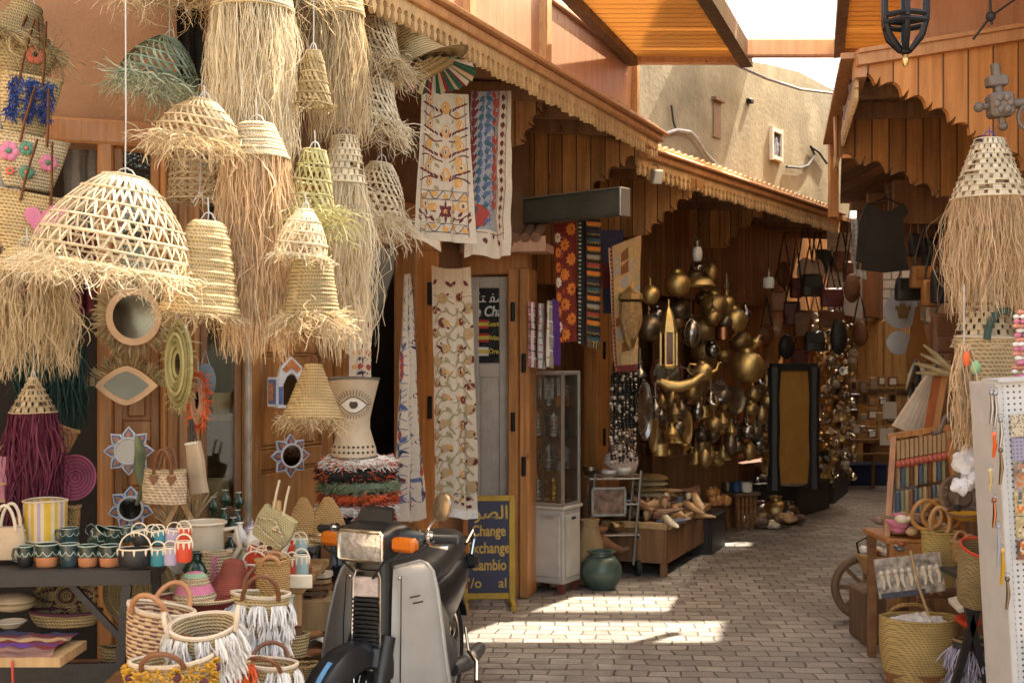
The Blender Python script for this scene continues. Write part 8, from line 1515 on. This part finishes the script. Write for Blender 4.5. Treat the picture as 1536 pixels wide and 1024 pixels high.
for i,(u0,u1,v0,v1,m,lb)in enumerate(((1492,1530,621,654,SPOT,'leopard spotted card at the top of the pegboard'),(1494,1532,656,690,PLD,'lilac plaid card under the leopard spotted one'),(1497,1528,694,733,PCARD,'photo card with figures under the lilac plaid card'),(1498,1532,737,772,YCARD,'yellow card, upper of two on the pegboard'),(1500,1532,774,806,YCARD,'yellow card, lower of two on the pegboard'),(1502,1530,810,838,DCARD,'dark red and white card under the yellow ones'),(1533,1556,670,760,SPOT,'brown patterned card at the outer edge of the pegboard'),(1534,1556,765,800,PCARD,'pinkish card at the outer edge of the pegboard'),(1514,1545,960,992,GRN,'dark green card near the foot of the pegboard'),(1516,1550,994,1030,DCARD,'blue and yellow picture card at the foot of the pegboard'))):
 u0+=24;u1+=24;p=P((u0+u1)/2,(v0+v1)/2,YP-.022);t=thing('postcard',lb,'card',p,0,rot=(0,rad(-3.2),0));b=MB();b.box((0,0,0),((u1-u0)*k,.006,(v1-v0)*k));b.mi=1
 for q in range(14):b.mi=1+q%3;cx,cz=uni(-.4,.4)*(u1-u0)*k,uni(-.4,.4)*(v1-v0)*k;b.box((cx,-.0034-.0002*q,cz),(uni(.006,.016),.001,uni(.008,.02)))if m in(YCARD,PCARD,DCARD)else None
 b.build('print',[m,D['orange'],CER,[GREYB,D['maroon'],D['green']][i%3]],t);b=MB();b.tube([(0,.01,(v1-v0)*k*.46),(0,-.008,(v1-v0)*k*.46),(0,-.012,(v1-v0)*k*.5)],.002,5);b.build('hook',GAL,t)
STEEL=mat('dull_steel',(.33,.34,.36),rough=.35,metal=.8)
for i,(u,v,l,m,lb)in enumerate(((1472,612,46,STEEL,'steel skewer hung high on the side of the pegboard'),(1478,614,48,STEEL,'steel skewer beside the highest one on the pegboard side'),(1486,650,40,STEEL,'pair of tweezers hung at the pegboard edge'),(1476,668,34,YARNO,'orange and green tassel hung on the pegboard side'),(1470,720,30,YCARD,'yellow matchbox hung beside the white paper bags'),(1486,700,50,BRONZ,'dark keyring hung at the pegboard edge'),(1476,770,40,COPP,'copper spoon hung low on the pegboard side'),(1482,820,60,mat('grey_strip',(.3,.33,.38)),'grey blue strap hung low on the pegboard side'),(1488,850,50,YARNY,'yellow pencil bundle hung on the pegboard side'),(1496,890,44,BRONZ,'dark iron hook low on the pegboard edge'))):
 t=thing('hung_trinket',lb,'trinket',P(u+15,v-l/2,4.36));b=MB();b.tube([(0,0,0),(.004,0,-l*k*.5),(-.003,0,-l*k)],[.006,.012,.007],8,flat=.6);b.ball((0,0,0),.01,8);b.build('body',m,t);b=MB();b.tube([(.008*math.cos(a),0,.016+.008*math.sin(a))for a in(2*pi*j/10 for j in range(10))],.0018,5,closed=True);b.build('ring',STEEL,t)
tub('straw basket with dark green rope handles on top of the pegboard rack',1492,574,116,108,68,5.15,mat('zigzag_straw',(.52,.38,.2),rough=.85,weave=(40,18)),CREAM,sy=.6,hand=mat('green_rope',(.05,.1,.085),rough=.9,bump=.4),hh=.12,hth=.016,lean=.1,span=.42)
for i,u in enumerate((1526,1536)):
 b=MB()
 for q in range(16):b.mi=q%3;b.ball((uni(-.012,.012),uni(-.01,.01),-q*.018),(uni(.012,.02),.012,.01),7)
 tag(b.build('shell_string',[mat('coral_bead',(.6,.25,.17),rough=.4),CERW,FPK],loc=P(u,468,4.7)),'string of coral and white shells, '+('inner' if i==0 else 'outer')+' one beside the green handled basket','beads')
t=thing('raffia_tassel','long raffia tassel with orange and green knots beside the pegboard','tassel',P(1446,520,4.85));b=MB()
for i in range(240):a=uni(0,2*pi);strand(b,(uni(-.02,.02),uni(-.02,.02),uni(-.02,.01)),(math.cos(a)*.5,math.sin(a)*.5,-1),uni(.22,.46),V((0,0,-1)),10,.13,.004,.5,4.)
b.build('strands',STRAW_O,t,smooth=False);b=MB();b.ball((.0,-.03,-.05),(.016,.012,.034),10);b.build('orange_knot',YARNO,t);b=MB();b.ball((.035,-.03,-.085),(.022,.014,.03),10);b.build('green_knot',mat('mint_felt',(.3,.5,.25),rough=.9),t);b=MB();b.tube([(0,0,0),(0,0,.25)],.003,5);b.build('cord',CORD,t)
for i,(u,v,s_)in enumerate(((1448,690,30),(1456,718,26),(1440,728,22))):b=MB();b.ball((0,0,0),(s_*.6*k,.04,s_*.7*k),18);b.v=[p*(1+.55*mnoise.noise(p*38+V((i,0,0))))for p in b.v];tag(b.build('paper_bundle',mat('white_tissue',(.66,.65,.68),rough=.8,var=.15,bump=.8,bscale=30),loc=P(u,v,4.9)),('upper','lower outer','lower inner')[i]+' white paper bundle behind the raffia tassel','bundle')
OW=W_OR;ys=6.4;t=thing('wooden_stall','orange wooden market stall stand with a slanting back frame','stall',(P(1385,0,ys).x,ys,0));X=lambda u:P(u,0,ys).x-t.location.x;Z=lambda v:gz(v,ys)
b=MB();b.bar((X(1322),-.1,Z(805)),(X(1350),.1,Z(655)),.03,.03);b.bar((X(1435),-.1,Z(805)),(X(1430),.1,Z(640)),.03,.03);b.bar((X(1340),.1,Z(657)),(X(1438),.1,Z(641)),.03,.03);b.build('back_frame',OW,t);b=MB();b.box((X(1378),.0,Z(803)),(X(1446)-X(1312),.42,.025),None,.004);b.build('top',OW,t);b=MB();b.box((X(1378),-.2,Z(815)),(X(1440)-X(1318),.02,.075));b.build('apron',OW,t)
for u in(1322,1434):
 for y in(-.17,.17):b=MB();b.bar((X(u),y,Z(806)),(X(u),y,0),.04,.04);b.build('leg',W_TAB,t)
PB=[mat('pendant_coral',(.5,.12,.07),rough=.5),W_PALE,mat('pendant_blue',(.08,.13,.18),rough=.5),mat('pendant_olive',(.25,.24,.13),rough=.6),LEATH]
for i in range(13):
 u=1347+i*6.8;b=MB();l=0;b.mi=1;b.box((0,0,-.06),(.018,.012,.1));b.mi=0;b.ball((0,-.01,-.135),.022,10);b.mi=1+i%4;b.box((0,0,-.21),(.016,.012,.11));b.mi=(2,3,1,4)[i%4];b.lathe([(.0,-.28),(.014,-.29),(.02,-.4-.02*(i%3)),(0,-.41-.02*(i%3))],8);tag(b.build('pendant',PB,loc=P(u,658-i*1.2,ys+.07)),'wooden pendant strip with a coral bead hung from the stall frame','pendant','pendants hung from the stall frame')
for i in range(4):
 b=MB();w_=26;b.add([(lerp(-.06,.06,q/8),y*.05,.006*math.sin(q*2.+i)+(.012 if s_ else 0))for s_ in(0,1)for y in(-1,1)for q in range(9)],[(q,q+1,q+10,q+9)for q in range(8)]+[(18+q,18+q+1,18+q+10,18+q+9)for q in range(8)]+[(q,q+1,19+q,18+q)for q in range(8)]+[(9+q,10+q,28+q,27+q)for q in range(8)]);tag(b.build('folded_scarf',[mat('bw_weave',(.05,.06,.06),var=.9,scale=30,col2=(.5,.5,.46),stretch=(1,30,1)),SAGE][i%2],loc=P(1420,772-i*9,6.25),rz=rad(10*(-1)**i)),('lowest','second','third','topmost')[i]+' folded striped scarf on the stall','scarf')
for i,(u,r)in enumerate(((1390,22),(1406,22),(1421,20),(1399,15),(1430,14))):b=MB();b.tube([(r*6.15/F*math.cos(a),.01*math.sin(2*a),r*6.15/F*math.sin(a))for a in(2*pi*j/28 for j in range(28))],.011,8,closed=True);tag(b.build('wooden_hoop',mat('honey_wood',(.5,.25,.07),rough=.35),loc=P(u,772,6.12+.02*i)),'honey coloured wooden hoop leaning among its like on the stall','hoop','wooden hoops leaning on the stall')
for i in range(16):u=uni(1320,1385);b=MB();r=uni(.03,.05);b.ball((0,0,0),(r,r*.7,r*.6),10);b.tube([(r*.6,0,0),(r*1.5,0,r*.4)],[r*.45,r*.1],7);tag(b.build('seashell',[CER,MATS['mauve_pot'],LAST,FPK][i%4],loc=(P(u,0,6.3).x,6.3+uni(-.14,.1),Z(802)+.05+.03*(i%3)),rz=uni(0,6)),'seashell or carved scrap heaped on the wooden stall','shell','shells heaped on the stall')
t=thing('wooden_plate','yellow striped wooden dish on the outer end of the stall','dish',P(1452,780,5.9));b=MB();b.lathe([(0,0),(.05,.0),(.1,.03),(.095,.035),(0,.012)],24);b.build('bowl',YARNY,t);b=MB();ring_tube(b,.098,.033,.006,24,0);b.build('rim',LEATH,t)
t=thing('carved_disc','dark carved wooden disc propped behind the yellow dish','carving',P(1440,745,6.1),rot=(rad(70),0,0));b=MB();b.lathe([(0,0),(.1,.0),(.115,.012),(.1,.02),(.06,.01),(.05,.022),(0,.024)],26);b.build('disc',W_GREY,t);b=MB()
for i in range(12):a=2*pi*i/12;b.ball((.08*math.cos(a),.08*math.sin(a),.018),.012,7)
b.build('carving',W_GREY,t)
t=thing('string_instrument','pale long triangular string instrument leaning behind the stall','instrument',P(1383,600,6.7),rot=(0,rad(22),0));k7=6.7/F;b=MB();b.prism([(x*k7,z*k7)for x,z in((-24,-52),(22,-52),(6,56),(-2,56))],.05);b.build('body',mat('pale_hide',(.52,.42,.3),rough=.7,var=.2),t);b=MB()
for x in(-12,-4,4,12):b.tube([(x*k7,-.006,-48*k7),(x*.2*k7,-.006,54*k7)],.002,4)
b.build('strings',CORD,t)
for u,m,lb in((1399,mat('red_varnish',(.33,.09,.025),rough=.35),'reddish varnished pole right of the pale instrument'),(1409,W_OR,'orange wooden pole beside the reddish one')):p=P(u,595,6.55);b=MB();b.bar((-.06,0,-.36),(.04,0,.2),.035,.03);tag(b.build('wooden_pole',m,loc=p),lb,'pole')
for u,v,tl,lb in((1408,540,30,'grey green carved crocodile head stick, upper of two'),(1402,556,5,'grey green carved stick head, lower of two')):t=thing('carved_stick',lb,'carving',P(u,v,6.5),rot=(0,rad(tl),0));b=MB();b.tube([(-.11,0,.03),(-.04,0,.02),(.02,0,0),(.08,0,-.01)],[.008,.022,.035,.03],9,flat=.7);b.tube([(-.1,0,-.02),(-.03,0,-.012),(.02,0,-.01)],[.006,.014,.02],8);b.build('head',STRAW_D,t);b=MB();b.ball((0,-.025,.025),.007,7);b.build('eye',BLKP,t)
t=thing('walking_stick','grey crook handled walking stick in front of the stall frame','stick',P(1432,700,6.0));k6=6.0/F;b=MB();b.tube([(-34*k6,0,50*k6),(-24*k6,0,52*k6),(-14*k6,0,74*k6),(-2*k6,0,84*k6),(6*k6,0,72*k6),(6*k6,0,0),(4*k6,0,-60*k6)],.013,9);b.build('shaft',GREYM,t);b=MB();b.lathe([(0,-.02),(.016,-.02),(.016,.02),(0,.02)],10,(4*k6,0,-62*k6));b.build('ferrule',RUBB,t)
for i in range(14):b=MB();b.lathe([(0,.12),(.01,.1),(.028,0),(.02,-.1),(0,-.14)],9,sy=.5);tag(b.build('leather_slipper',[BRONZ,BAGM['k'],CER,LEATH][i%4],loc=P(1368+(i%5)*8,560+(i//5)*28,8.6+.03*i),rot=(0,rad(uni(-30,30)),0)),'dark or pale hanging slipper in the bunch behind the wooden poles','slipper','slippers hung in a bunch')
satchel('large brown leather bag hung right of the pale discs',1424,500,56,60,8.2,'b',60,0,None);satchel('dark bag hung above the large brown leather one',1412,430,30,50,8.6,'k',60,0,None);satchel('ochre flat bag beside the dark hanging bag',1396,440,26,40,9.0,'o',50,0,None)
g_=gp(1298,930);t=thing('cart_wheel','old wooden cart wheel leaning at the corner of the stall','wheel',(g_.x,g_.y,.205),rad(-8));b=MB();wr_=.2
b.tube([(wr_*.92*math.cos(a),0,wr_*.92*math.sin(a))for a in(2*pi*i/36 for i in range(36))],.026,8,closed=True,flat=1.);b.build('rim_ring',W_GREY,t);b=MB()
for i in range(8):a=2*pi*i/8;b.bar((.03*math.cos(a),0,.03*math.sin(a)),(wr_*.9*math.cos(a),0,wr_*.9*math.sin(a)),.024,.02,up=(0,1,0))
b.build('spokes',W_GREY,t);b=MB();b.lathe([(0,-.05),(.045,-.05),(.055,0),(.045,.05),(0,.05)],16,M=Matrix.Rotation(pi/2,3,'X'));b.build('hub',W_GREY,t)
t=tub('shallow wicker bowl of shells with a dark loop handle, above the cart wheel',1320,862,70,44,30,6.9,WICK,sy=.8);b=MB();r0,r1,H,sy=t['rH'];b.tube([(-r1*.9,0,H),(-r1*1.0,0,H+.07),(-r1*.6,0,H+.1),(-r1*.2,-.02,H+.02)],.006,6);b.build('handle',IRON,t)
for i in range(10):b=MB();r=uni(.03,.045);b.ball((0,0,0),(r,r*.8,r*.7),10);b.tube([(r*.5,0,0),(r*1.4,0,r*.5)],[r*.5,r*.1],7);tag(b.build('seashell',[CER,LAST,CERW][i%3],loc=V(t.location)+V((uni(-.09,.09),uni(-.06,.06),H+.015)),rz=uni(0,6)),'shell lying in the shallow wicker bowl','shell','shells in the wicker bowl')
b=MB();b.box((0,0,.15),(.3,.3,.3),None,.01);tag(b.build('wooden_block',W_GREY,loc=(P(1325,0,6.95).x,6.98,0)),'grey wooden block carrying the shell bowl','block')
t=thing('card_display','tilted rack card printed with rows of pale carved figures','display',P(1364,862,5.85),rot=(rad(-6),rad(-7),0));k58=5.85/F;b=MB();b.box((0,0,0),(100*k58,.012,58*k58));b.build('board',mat('figure_print',(.12,.1,.08),var=.8,scale=26,col2=(.62,.52,.42)),t);b=MB();b.box((-14*k58,-.008,-26*k58),(66*k58,.008,8*k58));b.build('caption_strip',mat('dark_strip',(.06,.06,.08),var=.5,scale=60),t);b=MB()
for i in range(9):
 x=(-42+10.5*i)*k58;b.ball((x,-.01,8*k58),(3.6*k58,.008,4*k58),8);b.tube([(x,-.01,4*k58),(x+2*k58*(-1)**i,-.012,-4*k58),(x+.5*k58,-.01,-16*k58)],[3.4*k58,3*k58,2*k58],7)
b.build('figures',CER,t);b=MB();b.tube([(6*k58,-.016,36*k58),(10*k58,-.016,-20*k58),(18*k58,-.02,-62*k58)],.007,6);b.build('stick',W_PALE,t)
t=tub('tall yellow straw bag with a ring handle behind the card rack',1410,880,56,44,82,6.05,mat('yellow_straw',(.5,.35,.11),rough=.8,weave=(40,34)),sy=.5);b=MB();r0,r1,H,sy=t['rH'];b.tube([(.05*math.cos(a),0,H+.05+.075*math.sin(a))for a in(2*pi*i/26 for i in range(26))],.011,8,closed=True);b.build('ring_handle',mat('cane',(.46,.26,.1),rough=.5),t)
t=tub('open straw tub with a red stitched rim and pink handles',1462,905,82,52,96,5.3,COIL_D,REDP,rot=(22,4,0),sy=.8);b=MB();r0,r1,H,sy=t['rH']
for x,y in((.5,-.75),(.5,.75)):b=MB();b.tube([(r1*.3+.035*math.cos(a),y*r1*sy*1.1,H-.01+.07*math.sin(a))for a in(pi*i/10 for i in range(11))],.012,8);b.build('handle',mat('pink_rope',(.55,.26,.2),rough=.8),t)
yarn_flower(t,REDP,FGR,r0*.6,H*.3,.05,r0*2.2)
g_=gp(1380,1004);t=tub('large yellow straw basket stuffed with white paper, standing on the pavement',1378,1012,116,92,104,5.95,mat('golden_straw',(.52,.36,.13),rough=.8,weave=(34,26),var=.2),sy=.7,bulge=.09);t.location.z=0.002;b=MB();r0,r1,H,sy=t['rH'];b.lathe([(r0*1.02,.0),(r0*1.06,H*.12),(lerp(r0,r1,.2)*1.085,H*.24)],34,sy=sy);b.build('rust_band',mat('rust_straw',(.33,.14,.05),rough=.85,weave=(34,26)),t);b=MB();b.tube([(r1*.55*math.cos(a),r1*sy*.9,H+.05*math.sin(a)-.01)for a in(pi*i/12 for i in range(13))],.01,8);b.build('handle',WICK,t)
b=MB();vs_=[(lerp(-.13,.13,i/14),lerp(-.08,.08,j/8),.03*mnoise.noise(V((i*.6,j*.7,3)))+.03*math.sin(i/14*pi)*math.sin(j/8*pi))for j in range(9)for i in range(15)];b.add(vs_,[(j*15+i,j*15+i+1,(j+1)*15+i+1,(j+1)*15+i)for j in range(8)for i in range(14)]);tag(b.build('crumpled_paper',mat('white_paper',(.7,.69,.68),rough=.8),loc=V(t.location)+V((-.0,0,H*.96)),smooth=False),'crumpled white paper stuffed in the large yellow basket','paper')
t=tub('dark tub with lilac tassels beside the pegboard foot',1462,1012,64,58,76,5.7,mat('dark_weave',(.06,.055,.06),rough=.8,weave=(40,30)),COIL_D,sy=.75);t.location.z=.05;tassels(t,YARNL,(.86,.45),20,.11)
t=thing('folding_stand','dark folding stand legs behind the red rimmed tub','stand',(P(1448,0,5.6).x,5.6,0));b=MB();b.bar((-.08,0,0),(.1,0,.62),.03,.03);b.build('leg',BLKP,t);b=MB();b.bar((.12,0,0),(-.02,0,.6),.03,.03);b.build('leg',BLKP,t);b=MB();b.box((.05,0,.63),(.26,.22,.02));b.build('top',BLKP,t)
b=MB();b.box((0,0,.2),(.34,.3,.4),None,.006);tag(b.build('wooden_crate',W_DK,loc=(P(1425,0,6.3).x,6.3,0)),'dark wooden crate under the tall yellow straw bag','crate')
for i,(u,v,m)in enumerate(((1452,930,REDP),(1442,905,CERW),(1458,905,COPP))):b=MB();b.box((0,0,0),(.12,.08,.03),Euler((uni(-.3,.3),uni(-.3,.3),uni(0,2))).to_matrix(),.004);tag(b.build('small_packet',m,loc=P(u,v,5.75)),('red packet','white packet','copper coloured packet')[i]+' lying between the red rimmed tub and the lilac tassels','packet')
for i,(u,v,Y,m,h,lb)in enumerate(((1350,905,6.5,WICK,34,'small honey wicker basket in front of the stall leg'),(1398,935,6.3,COIL,40,'small straw basket behind the large yellow one'),(1345,800,6.35,COIL_D,26,'little aged basket among the shells on the stall'),(1448,842,5.7,WICK,30,'little wicker basket under the yellow dish'),(1376,802,6.45,mat('rose_straw',(.5,.2,.17),rough=.8,weave=(60,40)),30,'little rose coloured basket behind the wooden hoops'))):tub(lb,u,v,44,36,h,Y,m,hand=LEATH_T if i%2 else None,hh=.05,hth=.006)
for i in range(14):b=MB();w_=uni(.02,.035);b.box((0,0,0),(w_*1.6,w_,.012),None,.003);b.tube([(-w_,0,0),(w_,0,.006)],.006,6);tag(b.build('carved_charm',[W_PALE,CER,PB[0],PB[2],GREYM][i%5],loc=P(uni(1330,1440),uni(812,826),6.17),rot=(uni(-.4,.4),uni(-.5,.5),uni(0,3))),'small carved charm along the front edge of the wooden stall','charm','carved charms along the stall edge')
